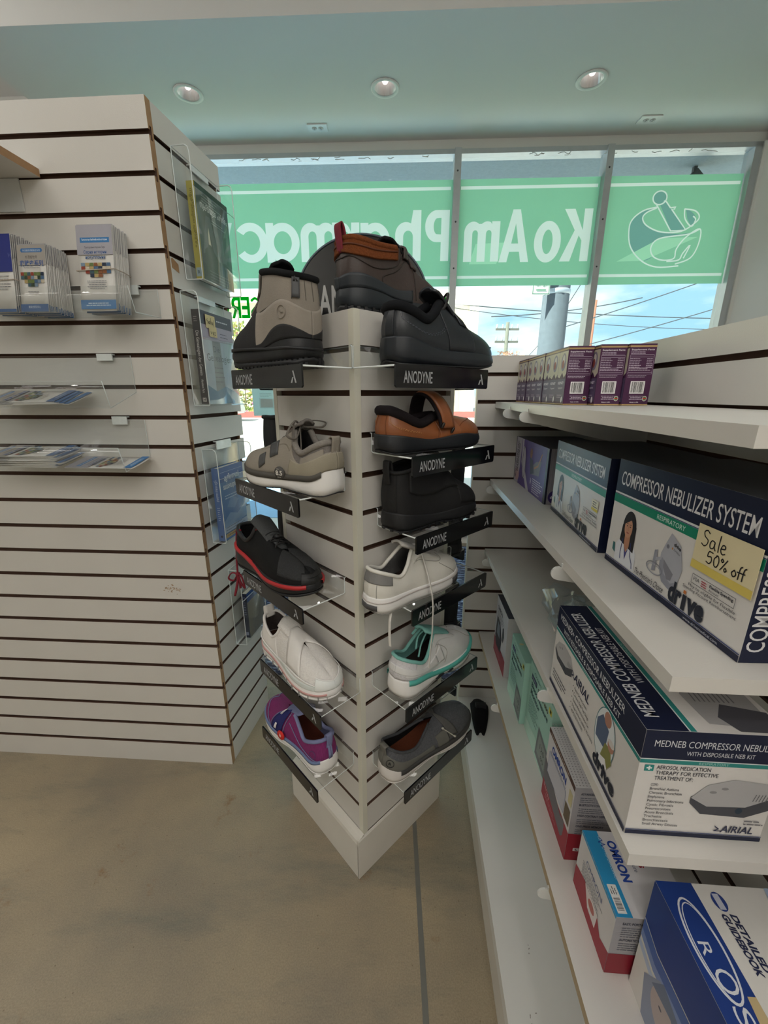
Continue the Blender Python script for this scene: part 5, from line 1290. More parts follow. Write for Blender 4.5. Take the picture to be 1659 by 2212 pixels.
# ---- purple supplement boxes on the top shelf
PUR, GOLD = '#4a2547', '#b89b6a'
def purple_box(label, b, a, first=[None]):
    M = at(F_RIGHT, b, -a + .047, SHZ[0] + EPS)
    if first[0] is not None: return dup(first[0], M, label, 'purple supplement boxes on the top shelf')
    t, FM, D = carton('supplement_box', label, 'box', F_RIGHT, b, b + .0475, -a, -a + .047, SHZ[0] + EPS, SHZ[0] + EPS + .110, {'-x': PUR, '-y': PUR, '+z': '#5a3455', '+x': PUR, '+y': PUR}, group='purple supplement boxes on the top shelf', base=PUR)
    p = Print(); w, h = .0475, .110
    p.rect(0, 0, w, .0022, GOLD).rect(0, h - .006, w, h - .003, GOLD)
    p.text('Supplement Facts', .003, .0985, .0026, '#e6dfe8', w=.041, bold=.02).lines(.003, .0950, .028, 2, .0026, .0009, '#cdbfd0', 4)
    for y in (.0905, .0865, .0680, .0595): p.rect(.003, y, w - .003, y + .0004, '#cdbfd0')
    p.lines(.003, .0835, .024, 6, .0030, .0010, '#cdbfd0', 6).lines(.033, .0835, .011, 6, .0030, .0010, '#cdbfd0', 8, .2).lines(.003, .0655, .040, 2, .0026, .0009, '#cdbfd0', 9).frame(.0022, .0565, w - .0022, .0905, .0004, '#b9a8bd')
    p.lines(.003, .0535, .040, 2, .0024, .0008, '#cdbfd0', 12).barcode(.0105, .0215, .026, .0225)
    p.lines(.024, .0165, .026, 3, .0028, .0010, '#d5c8d8', 14, align='c').text('Made in USA', .022, .0048, .0018, '#efe8f0', w=.016, align='c', bold=.02).ell(.040, .0125, .0042, .0048, '#d8cfc8').ell(.040, .0125, .0032, .0036, '#5f7a4a').rect(.0372, .0115, .0428, .0135, '#c23a34')
    p.build('facts_panel', t, FM['near'])
    q = Print(); w = .047
    q.rect(0, 0, w, .0022, GOLD).rect(0, h - .006, w, h - .003, GOLD).poly([(0, .055), (.012, .052), (.025, .062), (.036, .052), (w, .060), (w, h - .008), (0, h - .008)], '#cfc8b4')
    q.ell(.026, .082, .013, .017, '#8b8698').ell(.026, .086, .007, .009, '#ded8d2').ell(.024, .078, .006, .008, '#9a4d4a').rect(0, .006, w, .050, '#574a68')
    q.text('KIDNEY', .007, .040, .005, '#e2dce8', w=.032, bold=.02).text('Support', .010, .031, .004, '#e2dce8', w=.025).lines(.008, .018, .03, 2, .004, .0012, '#b7abc2', 3).ell(.036, .010, .0035, .0060, '#f0eef0')
    q.build('picture_panel', t, FM['front'])
    first[0] = t; return t
ordn = ['at the near corner', 'second back from the near corner', 'third back from the near corner', 'fourth back from the near corner', 'fifth back from the near corner', 'sixth back from the near corner', 'seventh back from the near corner', 'last, nearest the window']
purple_box('purple supplement box at the near corner of the row, left of three facts panels', .058, .380)
for i in range(1, 8): purple_box('purple supplement box along the shelf edge, %s' % ordn[i], .058 + .0006 * ((i * 7) % 3 - 1), .380 - .0478 * i)
purple_box('purple supplement box in the middle of the three facts panels', .1075, .405)
purple_box('purple supplement box on the right of the three facts panels', .1565, .412)

# ---- second shelf
NAVY, GRN, CARD, TEAL = '#141c38', '#138568', '#dedbd9', '#2f6f72'
def woman(p, x, y, s):
    """photo of a dark-haired person in a white coat with a stethoscope"""
    p.poly([(x - .030 * s, y), (x - .032 * s, y + .030 * s), (x - .018 * s, y + .046 * s), (x + .018 * s, y + .046 * s), (x + .030 * s, y + .030 * s), (x + .032 * s, y)], '#e4e6ee')
    p.ell(x + .001 * s, y + .068 * s, .0195 * s, .030 * s, '#241e20').poly([(x - .019 * s, y + .070 * s), (x - .022 * s, y + .040 * s), (x - .008 * s, y + .036 * s), (x + .004 * s, y + .034 * s), (x + .022 * s, y + .030 * s), (x + .021 * s, y + .075 * s)], '#241e20')
    p.poly([(x - .008 * s, y + .058 * s), (x - .007 * s, y + .036 * s), (x, y + .022 * s), (x + .008 * s, y + .036 * s), (x + .008 * s, y + .058 * s)], '#b98468')
    p.poly([(x - .006 * s, y + .034 * s), (x + .001 * s, y + .010 * s), (x + .008 * s, y + .034 * s), (x + .001 * s, y + .024 * s)], '#4a4a8a')
    p.ell(x - .001 * s, y + .068 * s, .0115 * s, .0175 * s, '#c79478').poly([(x - .013 * s, y + .072 * s), (x - .006 * s, y + .090 * s), (x + .004 * s, y + .092 * s), (x + .013 * s, y + .080 * s), (x + .004 * s, y + .083 * s)], '#241e20')
    for d in (-.005, .004): p.ell(x + d * s, y + .071 * s, .0020 * s, .0010 * s, '#2e2422'); p.stroke([(x + (d - .0028) * s, y + .0745 * s), (x + (d + .0024) * s, y + .0752 * s)], .0008 * s, '#2a2020')
    p.stroke([(x - .0008 * s, y + .071 * s), (x - .0016 * s, y + .0645 * s), (x + .0006 * s, y + .064 * s)], .0007 * s, '#a46f58').ell(x - .001 * s, y + .0592 * s, .0040 * s, .0013 * s, '#a4564e')
    p.stroke([(x - .012 * s, y + .045 * s), (x - .014 * s, y + .020 * s), (x - .012 * s, y + .008 * s)], .0018 * s, '#2f3a7a').stroke([(x + .013 * s, y + .045 * s), (x + .016 * s, y + .022 * s), (x + .024 * s, y + .012 * s), (x + .026 * s, y + .004 * s)], .0018 * s, '#2f3a7a')
    p.poly([(x - .040 * s, y + .030 * s), (x - .034 * s, y + .030 * s), (x - .031 * s, y + .012 * s), (x - .040 * s, y + .016 * s)], TEAL)
def nebulizer(p, x, y, s):
    g1, g2, g3 = '#aeb0bb', '#9698a6', '#83848f'
    p.poly([(x + .020 * s, y + .090 * s), (x + .030 * s, y + .112 * s), (x + .062 * s, y + .095 * s), (x + .078 * s, y + .050 * s), (x + .070 * s, y + .010 * s), (x + .052 * s, y - .004 * s), (x + .026 * s, y + .004 * s), (x + .010 * s, y + .030 * s), (x + .009 * s, y + .062 * s)], g1)
    p.poly([(x + .009 * s, y + .050 * s), (x + .010 * s, y + .028 * s), (x + .026 * s, y + .003 * s), (x + .052 * s, y - .004 * s), (x + .070 * s, y + .012 * s), (x + .072 * s, y + .022 * s), (x + .052 * s, y + .010 * s), (x + .028 * s, y + .022 * s), (x + .018 * s, y + .054 * s)], g2)
    p.poly([(x + .020 * s, y + .052 * s), (x + .056 * s, y + .032 * s), (x + .052 * s, y + .016 * s), (x + .040 * s, y + .014 * s), (x + .024 * s, y + .034 * s)], g3).ell(x + .026 * s, y + .082 * s, .0045 * s, .0045 * s, '#7b7c88')
    p.text('drive', x + .042 * s, y + .090 * s, .0070 * s, '#1c1c20', w=.022 * s, bold=.04, rot=-14).rect(x + .038 * s, y + .0805 * s, x + .042 * s, y + .0845 * s, '#c98a4a').text('DeVilbiss', x + .044 * s, y + .080 * s, .0045 * s, '#4a4a52', w=.020 * s, rot=-14)
    p.poly([(x - .012 * s, y + .060 * s), (x - .002 * s, y + .064 * s), (x + .0 * s, y + .016 * s), (x - .012 * s, y + .012 * s)], g2).poly([(x - .004 * s, y + .046 * s), (x + .014 * s, y + .054 * s), (x + .014 * s, y + .047 * s), (x - .004 * s, y + .038 * s)], g1)
    p.ring(x - .004 * s, y + .020 * s, .028 * s, .014 * s, .0022 * s, g3).ring(x - .004 * s, y + .018 * s, .024 * s, .011 * s, .0018 * s, g1)
def neb_front(p, w, h, sale):
    p.rect(0, h * .70, w, h, NAVY).rect(0, h * .685, w, h * .697, '#e8e8ea').rect(0, h * .677, w, h * .683, '#3a4a7a').rect(0, h * .60, w, h * .675, GRN)
    p.text('COMPRESSOR NEBULIZER SYSTEM', w * .045, h * .775, h * .125, '#e6e6ea', w=w * .90, bold=.005).text('RESPIRATORY', w * .40, h * .618, h * .038, '#d9ece6', w=w * .20)
    woman(p, w * .19, h * .065, h * 5.2); nebulizer(p, w * .46, h * .15, h * 3.7)
    p.rect(0, 0, w, h * .045, NAVY).rect(0, h * .050, w, h * .058, '#3a4a7a')
    p.text("The Physician's Choice", w * .30, h * .075, h * .055, '#20222c', w=w * .24, shear=.25)
    p.text('dr', w * .58, h * .075, h * .15, '#1d2433', w=w * .085, bold=.05).text('\u0131', w * .672, h * .075, h * .15, '#1d2433', bold=.05).rect(w * .672, h * .190, w * .688, h * .215, '#c9793c').text('ve', w * .70, h * .075, h * .15, '#1d2433', w=w * .105, bold=.05)
    p.frame(w * .70, h * .30, w * .93, h * .37, .0005, '#3a3c48').text('FSA', w * .71, h * .325, h * .026, '#3a3c48').lines(w * .755, h * .345, w * .03, 3, h * .016, h * .007, '#b0344a', 2, 0).text('Flexible Spending', w * .80, h * .338, h * .020, '#2a2c38', w=w * .12, bold=.03).text('Account', w * .80, h * .312, h * .018, '#2a2c38')
    p.text('May be eligible for Flexible', w * .69, h * .268, h * .022, '#2a2c38', w=w * .25).text('Spending Account Reimbursement', w * .66, h * .238, h * .022, '#2a2c38', w=w * .29).text('www.drivemedical.com', w * .70, h * .012, h * .022, '#c9ccd8', w=w * .20)
    if not sale: p.rect(w * .83, h * .40, w * .93, h * .52, '#e8e2c4').rect(w * .83, h * .40, w * .93, h * .43, '#d8c63a').lines(w * .845, h * .49, w * .07, 3, h * .025, h * .010, '#33322e', 5).ell(w * .2, h * .03, .001, .001, '#8a8a90')
    return p
def neb_box(label, a0, a1, b0, h, sale, deg):
    t, FM, D = bay_box('nebulizer_box', label, 'box', b0, b0 + .165, a0, a1, SHZ[1] + EPS, h, {'-x': CARD, '-y': NAVY, '+z': '#454a52', '+x': CARD, '+y': NAVY}, deg=deg, group='compressor nebulizer boxes on the second shelf')
    p = neb_front(Print(), a1 - a0, h, sale); p.build('printed_front', t, FM['front'])
    q = Print(); q.text('COMPRESSOR', .020, .012, .017, '#dcdce0', w=.110, rot=90, bold=.005).text('NEBULIZER', .045, .012, .017, '#dcdce0', w=.092, rot=90, bold=.005).rect(.060, 0, .064, h, GRN)
    if sale: q.build('printed_end', t, FM['near'])
    s_ = Print(); r_ = random.Random(9)
    for i in range(14): s_.stroke([(.01, .004 - .165 + i * .0118), (a1 - a0 - .01, .004 - .165 + i * .0118 + .001)], .0004, '#3b4048')  # thin darker stripes along the box top
    s_.build('top_stripe', t, FM['top'])
    fl = MB(); fl.box(-.0012, .0, -(a1 - a0) * .52, -(a1 - a0) * .40, -.0004, .0055); fl.build('torn_tab', ink(NAVY), t)
    return t
neb_box('navy and white compressor nebulizer box with small price sticker, left of the Sale note box', .338, .604, .074, .154, False, -2.5)
neb2 = neb_box('navy and white compressor nebulizer box with the yellow Sale 50% off note', .626, .886, .0655, .158, True, 2.0)
# yellow handwritten note stuck to its front
nt_ = thing('sticky_note', 'yellow sticky note handwritten Sale 50% off, on the nebulizer box', 'note', neb2.matrix_world @ Matrix.Translation((-.0022, -.178, .0655)))
MB().box(-.0004, 0, -.080, 0, 0, .050, 0).build('paper', ink('#e2d6b0'), nt_)
p = Print(step=.00002); p.rect(0, 0, .080, .009, '#dcc766')
def hand(p, paths, x, y, k, w, c='#1c1c22'):
    for q in paths: p.stroke([tuple(v) for v in smooth2([(x + a * k, y + b * k) for a, b in q], 5)], w, c)
S_ = [[(1.0, 1.8), (.55, 2.1), (.1, 1.8), (.3, 1.25), (.9, .9), (.85, .3), (.4, .0), (-.05, .2)]]
a_ = [[(2.1, 1.0), (1.6, 1.1), (1.35, .6), (1.5, .1), (1.95, .2), (2.1, .9), (2.1, .4), (2.35, .0)]]
l_ = [[(2.8, 2.1), (2.75, 1.0), (2.8, .0)]]; e_ = [[(3.2, .6), (3.75, .75), (3.7, 1.1), (3.35, 1.1), (3.15, .5), (3.45, .0), (3.9, .15)]]
hand(p, S_ + a_ + l_ + e_, .009, .0285, .0082, .0012)
n5 = [[(.8, 1.5), (.2, 1.5), (.1, .85), (.6, .95), (.8, .5), (.5, .05), (.0, .15)]]; n0 = [[(1.5, 1.4), (1.15, .9), (1.3, .15), (1.7, .1), (1.9, .8), (1.7, 1.4), (1.4, 1.45)]]
pc = [[(2.35, 1.4), (2.2, 1.2), (2.4, 1.0), (2.55, 1.2), (2.35, 1.4)], [(3.1, 1.5), (2.3, .0)], [(3.0, .5), (2.85, .3), (3.0, .05), (3.2, .25), (3.0, .5)]]
o_ = [[(4.2, .8), (3.95, .4), (4.25, .05), (4.55, .4), (4.25, .85)]]; f_ = [[(5.2, 1.6), (4.95, 1.3), (4.9, .0)], [(4.65, .8), (5.7, .9)], [(5.75, 1.6), (5.5, 1.3), (5.45, .0)]]
hand(p, n5 + n0 + pc + o_ + f_, .020, .0125, .0085, .0012)
p.build('handwriting', nt_, face_M((-.0004, 0, 0), (0, -1, 0), (0, 0, 1)))
# heating pad box
hp, FM, D = bay_box('heating_pad_box', 'purple and grey king size heating pad box at the far end of the second shelf', 'box', .070, .235, .004, .300, SHZ[1] + EPS, .130, {'-x': '#5c4792', '-y': '#8d8a90', '+z': '#54525a', '+x': '#8d8a90', '+y': '#8d8a90'})
p = Print(); w, h = .296, .130
p.rect(0, 0, w * .10, h, '#1b1f30').poly([(w * .02, 0), (w * .16, 0), (w * .20, h * .4), (w * .22, h), (w * .02, h)], '#b9b4bf').poly([(w * .23, h), (w * .28, h), (w * .28, h * .6), (w * .55, 0), (w * .46, 0), (w * .24, h * .5)], '#c9c4d2')
p.ell(w * .33, h * .52, w * .055, h * .34, '#c5c0cc', a=.15).ring(w * .33, h * .52, w * .055, h * .34, .0025, '#2b2638').ell(w * .11, h * .18, w * .08, h * .14, '#c9a5a8')
p.poly([(w * .56, h * .50), (w * .60, h * .38), (w * .80, h * .42), (w * .84, h * .72), (w * .70, h * .66)], '#7d7c8a').ell(w * .54, h * .78, w * .035, h * .10, '#8a5c48').poly([(w * .50, h * .70), (w * .60, h * .66), (w * .66, h * .42), (w * .56, h * .36)], '#34405e').stroke([(w * .66, h * .52), (w * .76, h * .60), (w * .84, h * .84)], .005, '#b98468')
p.lines(w * .64, h * .30, w * .28, 7, h * .042, h * .018, '#d8d2e8', 5).text('HEAT', w * .60, h * .18, h * .07, '#eae6f4', w=w * .05, bold=.02, rot=80)
p.text('MOIST HEATING PAD', w * .085, h * .10, h * .10, '#59505e', w=h * .82, rot=86, bold=.03).text('MASSAGING', w * .135, h * .25, h * .10, '#59505e', w=h * .62, rot=86, bold=.03)
p.rect(w * .955, 0, w, h, '#1b1f30'); p.build('printed_front', hp, FM['front'])
q = Print(); r_ = random.Random(3)
for i in range(30): q.rect(.001 + i * .0055, 0, .002 + i * .0055, h, '#7c7980')
q.rect(0, 0, .004, h, '#1b1f30').text('KING SIZE DELUXE', .040, .028, .010, '#3c2f66', w=.080, rot=90, bold=.05).ell(.020, .018, .013, .015, '#3c2f66').text('duro', .012, .014, .007, '#d6d2e2', w=.016, bold=.02)
q.build('printed_end', hp, FM['near'])

# ---- third shelf: long nebulizer box and bagged mask
mb_, FM, D = bay_box('nebulizer_box', 'long navy-topped white compressor nebulizer box on the third shelf', 'box', .0055, .150, .628, .885, SHZ[2] + EPS, .1435, {'-x': CARD, '-y': CARD, '+z': CARD, '+x': CARD, '+y': NAVY})
w, h = .257, .1435; hb = h * .745
def drive_logo(p, x, y, k, rot=0):
    p.text('drive', x, y, k, '#1d2433', w=k * 3.1, bold=.05, rot=rot)
    return p
def compressor(p, x, y, s, flip=1):
    p.poly([(x - .045 * s * flip, y + .006 * s), (x - .030 * s * flip, y - .010 * s), (x + .020 * s * flip, y - .012 * s), (x + .050 * s * flip, y + .004 * s), (x + .050 * s * flip, y + .022 * s), (x - .045 * s * flip, y + .016 * s)], '#4a4b52')
    p.poly([(x - .045 * s * flip, y + .014 * s), (x - .030 * s * flip, y + .034 * s), (x - .002 * s * flip, y + .044 * s), (x + .036 * s * flip, y + .040 * s), (x + .050 * s * flip, y + .022 * s), (x + .018 * s * flip, y + .004 * s), (x - .025 * s * flip, y + .002 * s)], '#b3b2b4')
    p.ell(x - .010 * s * flip, y + .030 * s, .004 * s, .002 * s, '#8b8a8c').ell(x - .022 * s * flip, y + .024 * s, .004 * s, .002 * s, '#8b8a8c').ell(x + .012 * s * flip, y - .002 * s, .004 * s, .0045 * s, '#2a3a4a')
    for i in range(7): p.stroke([(x + (.024 + .0034 * i) * s * flip, y + .014 * s), (x + (.026 + .0034 * i) * s * flip, y + .024 * s)], .0010 * s, '#6a696c')
p = Print(); p.rect(0, hb, w, h, NAVY).rect(0, hb - .0012, w, hb, '#dfe3e6').rect(0, hb - .0062, w, hb - .0012, '#2f8a86')
p.text('MEDNEB+ COMPRESSOR NEBULIZER', .012, hb + .0185, .0105, '#d9dbe0', w=.205).text('WITH REUSABLE & DISPOSABLE NEB KIT', .030, hb + .0045, .0080, '#d9dbe0', w=.180).text('RESPIRATORY', .105, hb - .0052, .003, '#a9d5d0', w=.030)
compressor(p, .040, .062, .75, 1)
p.text('AIRIAL', .086, .068, .014, '#2e3350', w=.052, bold=.015, shear=.15).stroke([(.078, .078), (.084, .074), (.078, .071), (.088, .070)], .0016, '#2e3350')
for i, s_ in enumerate(('Piston Driven System', 'Compact, Desk Top Design', 'Patient Administration Set', '5 Year Limited Liability Warranty', 'HCPCS E0570 & A7005')):
    p.ell(.088, .0590 - i * .0095, .0009, .0009, '#3a3a44').text(s_, .093, .0565 - i * .0095, .0050, '#3a3a44', w=len(s_) * .00215)
p.lines(.010, .030, .060, 3, .006, .0018, '#55555e', 4)
p.ell(.188, .064, .025, .040, '#dfe6ea').ring(.188, .064, .0255, .0405, .0012, '#4d7d86').poly([(.168, .050), (.166, .075), (.178, .090), (.196, .080), (.194, .050)], '#5a6a86').ell(.190, .092, .0085, .010, '#b08270').poly([(.186, .036), (.192, .060), (.206, .062), (.212, .045), (.204, .030)], '#8a8c52').ell(.205, .066, .0075, .008, '#b98a78').ell(.205, .070, .0075, .0045, '#d8d4d2').poly([(.178, .032), (.198, .040), (.206, .030), (.194, .026)], '#eeeef2')
p.rect(0, 0, w, .0055, NAVY).rect(0, .0062, w, .0072, '#3a4a7a'); drive_logo(p, .170, .0125, .0185)
p.build('printed_front', mb_, FM['front'])
p = Print(); w2 = .1445
p.rect(0, hb, w2, h, NAVY).rect(0, hb - .0012, w2, hb, '#dfe3e6').rect(0, hb - .0062, w2, hb - .0012, '#2f8a86')
p.text('MEDNEB COMPRESSOR NEBULIZER', .011, hb + .0160, .0085, '#d9dbe0', w=.150 * .86).text('WITH DISPOSABLE NEB KIT', .045, hb + .0060, .0055, '#d9dbe0', w=.068).text('RESPIRATORY', .060, hb - .0052, .0032, '#a9d5d0', w=.030)
p.rect(.006, .090, .0155, .0985, '#2a8a86').rect(.0099, .0915, .0117, .0970, '#eef4f4').rect(.0080, .0934, .0136, .0951, '#eef4f4')
for i, s_ in enumerate(('AEROSOL MEDICATION', 'THERAPY FOR EFFECTIVE', 'TREATMENT OF:')): p.text(s_, .0185, .0930 - i * .0072, .0052, '#2a2c38', w=len(s_) * .00305)
for i, s_ in enumerate(('COPD', 'Bronchial Asthma', 'Chronic Bronchitis', 'Emphysema', 'Pulmonary Infections', 'Cystic Fibrosis', 'Pneumoconiosis', 'Acute Bronchitis', 'Tracheitis', 'Bronchiectasis', 'Small Airway Disease')):
    p.text(s_, .0165, .0700 - i * .0056, .0036, '#2a2c38', w=len(s_) * .0019)
compressor(p, .102, .044, .92, 1); p.text('AIRIAL', .100, .0105, .0095, '#2e3350', w=.034, bold=.015, shear=.15).stroke([(.094, .018), (.098, .015), (.094, .012), (.101, .012)], .0013, '#2e3350').lines(.122, .0275, .022, 2, .0042, .0016, '#77767c', 6)
p.rect(0, 0, w2, .0055, NAVY).rect(0, .0062, w2, .0072, '#3a4a7a'); p.build('printed_end', mb_, FM['near'])
p = Print(); p.rect(0, -.0425, w, 0, NAVY).rect(0, -.0440, w, -.0425, '#dfe3e6').rect(0, -.0500, w, -.0440, '#2f8a86')
p.text('MEDNEB COMPRESSOR NEBULIZER', .018, -.0225, .0155, '#d9dbe0', w=.215, bold=.01).text('WITH DISPOSABLE NEB KIT', .072, -.0370, .0095, '#d9dbe0', w=.120)
p.text('RESPIRATORY', .125, -.0485, .0034, '#a9d5d0', w=.032)
p.poly([(.067, -.140), (.077, -.085), (.057, -.066), (.012, -.070), (.007, -.135)], '#a9a8aa').poly([(.032, -.142), (.042, -.10), (.022, -.085), (.003, -.095), (.003, -.140)], '#505058')
for i in range(9): p.stroke([(.071, -.120 + i * .0052), (.045, -.118 + i * .0052)], .0016, '#77767a')
p.ell(.207, -.085, .02, .016, '#a87a66').ell(.182, -.10, .03, .02, '#5c6a80')
p.build('printed_top', mb_, FM['top'])
# mask in a clear crinkled bag behind it
bg_ = thing('bagged_mask', 'clear crinkled plastic bag with a face mask and tubing, behind the long nebulizer box', 'medical supplies', at(F_RIGHT, .115, -.475, SHZ[2] + EPS))
rr = random.Random(21); mb2 = MB(); A = []
for i in range(15):
    row = []
    for j in range(21):
        th_ = 2 * math.pi * j / 20; ph = i / 14
        R = (math.sin(math.pi * min(.96, .12 + ph * .84)) ** .6) * (1 + .16 * math.sin(5 * th_ + 7 * ph) * (1 if j not in (0, 20) else 1)) + rr.uniform(-.05, .05) * (0 < j < 20)
        row.append((.062 * R * math.cos(th_), .125 * R * math.sin(th_), .0015 + .078 * ph * (.82 + .18 * math.cos(3 * th_))))
    row[20] = row[0]; A.append(row)
mb2.grid(A); b_ = mb2.build('plastic_bag', clear_mat('crinkly_plastic', '#f4f6f8', 1.6, .10, .05), bg_, weld=.0001)
for pl in b_.data.polygons: pl.use_smooth = False
mk = MB(); mk.lathe([(.012, .060), (.014, .050), (.026, .040), (.034, .018), (.036, .006), (.033, .004), (.030, .016), (.022, .036), (.010, .048)], 24, T=Matrix.Translation((.0, .025, .004)) @ Matrix.Scale(1.25, 4, (0, 1, 0)))
mk.build('face_mask', clear_mat('frosted_mask', '#dfe6e8', 1.5, .2, .25), bg_)
tb = MB()
for k in range(3): tb.tube([(.030 * math.cos(a), -.045 + .040 * math.sin(a), .010 + .009 * k + .002 * math.sin(3 * a)) for a in [i * math.pi / 14 for i in range(29)]], .0032, 8)
tb.build('tubing', clear_mat('clear_tubing', '#e4ecee', 1.5, .1, .2), bg_)

# ---- bottom shelf: blood pressure monitors
RED = '#9c2436'
o1, FM, D = bay_box('monitor_box', 'white, grey and red blood pressure monitor box behind the blue-topped one', 'box', .036, .130, .585, .712, SHZ[3] + EPS, .163, {'-x': '#dcd9dc', '-y': '#a8a6ab', '+z': '#d8d6d8', '+x': CARD, '+y': CARD})
w, h = .127, .163
p = Print(); p.rect(0, 0, w, .061, RED).poly([(0, .040), (0, .090), (w * .70, .055), (w * .84, .0610), (w * .9, .040), (w * .8, .020)], '#6c6a70').poly([(0, .036), (w * .75, .006), (w * .85, .020), (w * .86, .050), (w, .061), (w, 0), (0, 0)], RED)
p.frame(w * .10, .070, w * .78, .118, .0012, '#8b98c0').rect(w * .115, .0712, w * .765, .1168, '#c9c8d2').text('OMRON', w * .18, .128, .014, '#2b4aa0', w=w * .56, bold=.04).text('Blood Pressure Monitor', w * .14, .120, .0048, '#5a6284', w=w * .62)
p.rect(0, h - .010, w, h, '#5a4038').lines(.01, h - .0062, .10, 1, .01, .0022, '#c9b8ae', 3).rect(w * .80, .070, w * .97, .104, '#6a5c48').rect(w * .86, .112, w * .97, .140, '#cfc49a').text('Series', w * .06, .030, .0085, '#e8c8cc', w=w * .25, rot=-12).lines(.02, .018, .06, 2, .006, .0016, '#d0949c', 5)
p.build('printed_front', o1, FM['front'])
p = Print(); p.rect(0, 0, .094, .061, RED)
for i, s_ in enumerate(('ADVANCED ACCURACY', 'BLUETOOTH CONNECTIVITY', 'HIGH CONTRAST DISPLAY', 'ONE-PRESS MEMORY')):
    p.text(s_, .010, .148 - i * .0235, .0045, '#4c4f5c', w=.030 + .002 * len(s_) * .5, bold=.03).lines(.010, .141 - i * .0235, .055, 3, .0042, .0014, '#6b6d78', i + 3)
p.rect(.012, .022, .022, .029, '#e6dcde').rect(.0155, .0235, .017, .0275, '#3a1a20').rect(.017, .0235, .020, .025, '#3a1a20').lines(.026, .027, .05, 4, .0052, .0012, '#c47a84', 8); p.build('printed_end', o1, FM['near'])
p = Print(); r_ = random.Random(4)
for i in range(26):
    for j in range(17): p.ell(.004 + i * .0048, -.003 - j * .0054, .0012, .0012, '#9a989c', 5)
p.rect(.035, -.050, .070, -.022, '#d8d6d8').lines(.037, -.027, .03, 5, .0046, .0014, '#4a4a50', 7).build('printed_top', o1, FM['top'])

o2, FM, D = bay_box('monitor_box', 'white and red blood pressure monitor box with a bright blue top strip', 'box', .0405, .145, .744, .856, SHZ[3] + EPS, .114, {'-x': '#d9d6d8', '-y': '#aaa8ac', '+z': '#d6d4d8', '+x': CARD, '+y': CARD})
w, h = .112, .114
p = Print(); p.poly([(0, 0), (w, 0), (w, .041), (w * .80, .030), (w * .66, .050), (w * .40, .034), (w * .30, .052), (0, .040)], RED).poly([(w * .30, .050), (w * .44, .022), (w * .66, .020), (w * .68, .050), (w * .42, .060)], '#e4dcdc').ell(w * .52, .038, .010, .008, '#b4645c')
p.text('OMRON', w * .24, .080, .010, '#4a5a8c', w=w * .46, rot=0).lines(w * .16, .074, w * .66, 6, .0046, .0014, '#7a7c86', 6); p.rect(0, h - .004, w, h, '#3fa0d0'); p.build('printed_front', o2, FM['front'])
p = Print(); p.rect(0, 0, .1045, .041, '#8e1f30'); p.text('EASY, PORTABLE DESIGN', .010, .100, .0046, '#4c4f5c', w=.05, bold=.03).lines(.010, .093, .06, 5, .0042, .0014, '#6b6d78', 3).text('AUTOMATIC INFLATION', .010, .068, .0046, '#4c4f5c', w=.045, bold=.03).lines(.010, .062, .06, 4, .0042, .0014, '#6b6d78', 5); p.build('printed_end', o2, FM['near'])
p = Print(); p.rect(0, -.0215, w, 0, '#2f93c8').rect(.004, -.016, .038, -.004, '#e6e6e4'); p.barcode(.006, -.015, .018, .010, seed=8); p.lines(.026, -.007, .010, 3, .003, .001, '#333333', 2)
p.text('CLINICALLY PROVEN ACCURACY', .104, -.0195, .0050, '#bfe0f0', w=.060, rot=180).stroke([(.086, -.022), (.090, -.019), (.092, -.026), (.095, -.017), (.098, -.024), (.102, -.0215)], .0010, '#2b4aa0')
p.text('OMRON', .098, -.030, .0120, '#2b4aa0', w=.056, rot=180, bold=.04).text('Blood Pressure', .098, -.052, .0062, '#6a6e86', w=.042, rot=180).text('Series', .098, -.062, .0100, '#9c2436', w=.036, rot=180, bold=.02); p.build('printed_top', o2, FM['top'])

# red and white monitor box at the far end
o3, FM, D = bay_box('monitor_box', 'white and red monitor box at the far end of the bottom shelf', 'box', .032, .120, .095, .238, SHZ[3] + EPS, .190, {'-x': '#c9c6cc', '-y': '#bcb8ba', '+z': '#4a4c56', '+x': CARD, '+y': CARD})
w, h = .143, .190
p = Print(); p.rect(0, 0, w, .052, '#8e2536').text('OMRON', .020, .155, .012, '#3c3e50', w=.060, bold=.03).lines(.02, .145, .085, 3, .008, .002, '#5c5e6a', 4)
p.poly([(.010, .058), (.020, .130), (.060, .126), (.090, .090), (.085, .040), (.030, .036)], '#22252e').poly([(.026, .075), (.034, .118), (.058, .114), (.066, .076)], '#7f8a94').poly([(.092, .128), (.104, .136), (.114, .112), (.104, .086), (.094, .090)], '#3a3d42').lines(.008, .028, .10, 3, .007, .002, '#b46a74', 6); p.build('printed_front', o3, FM['front'])
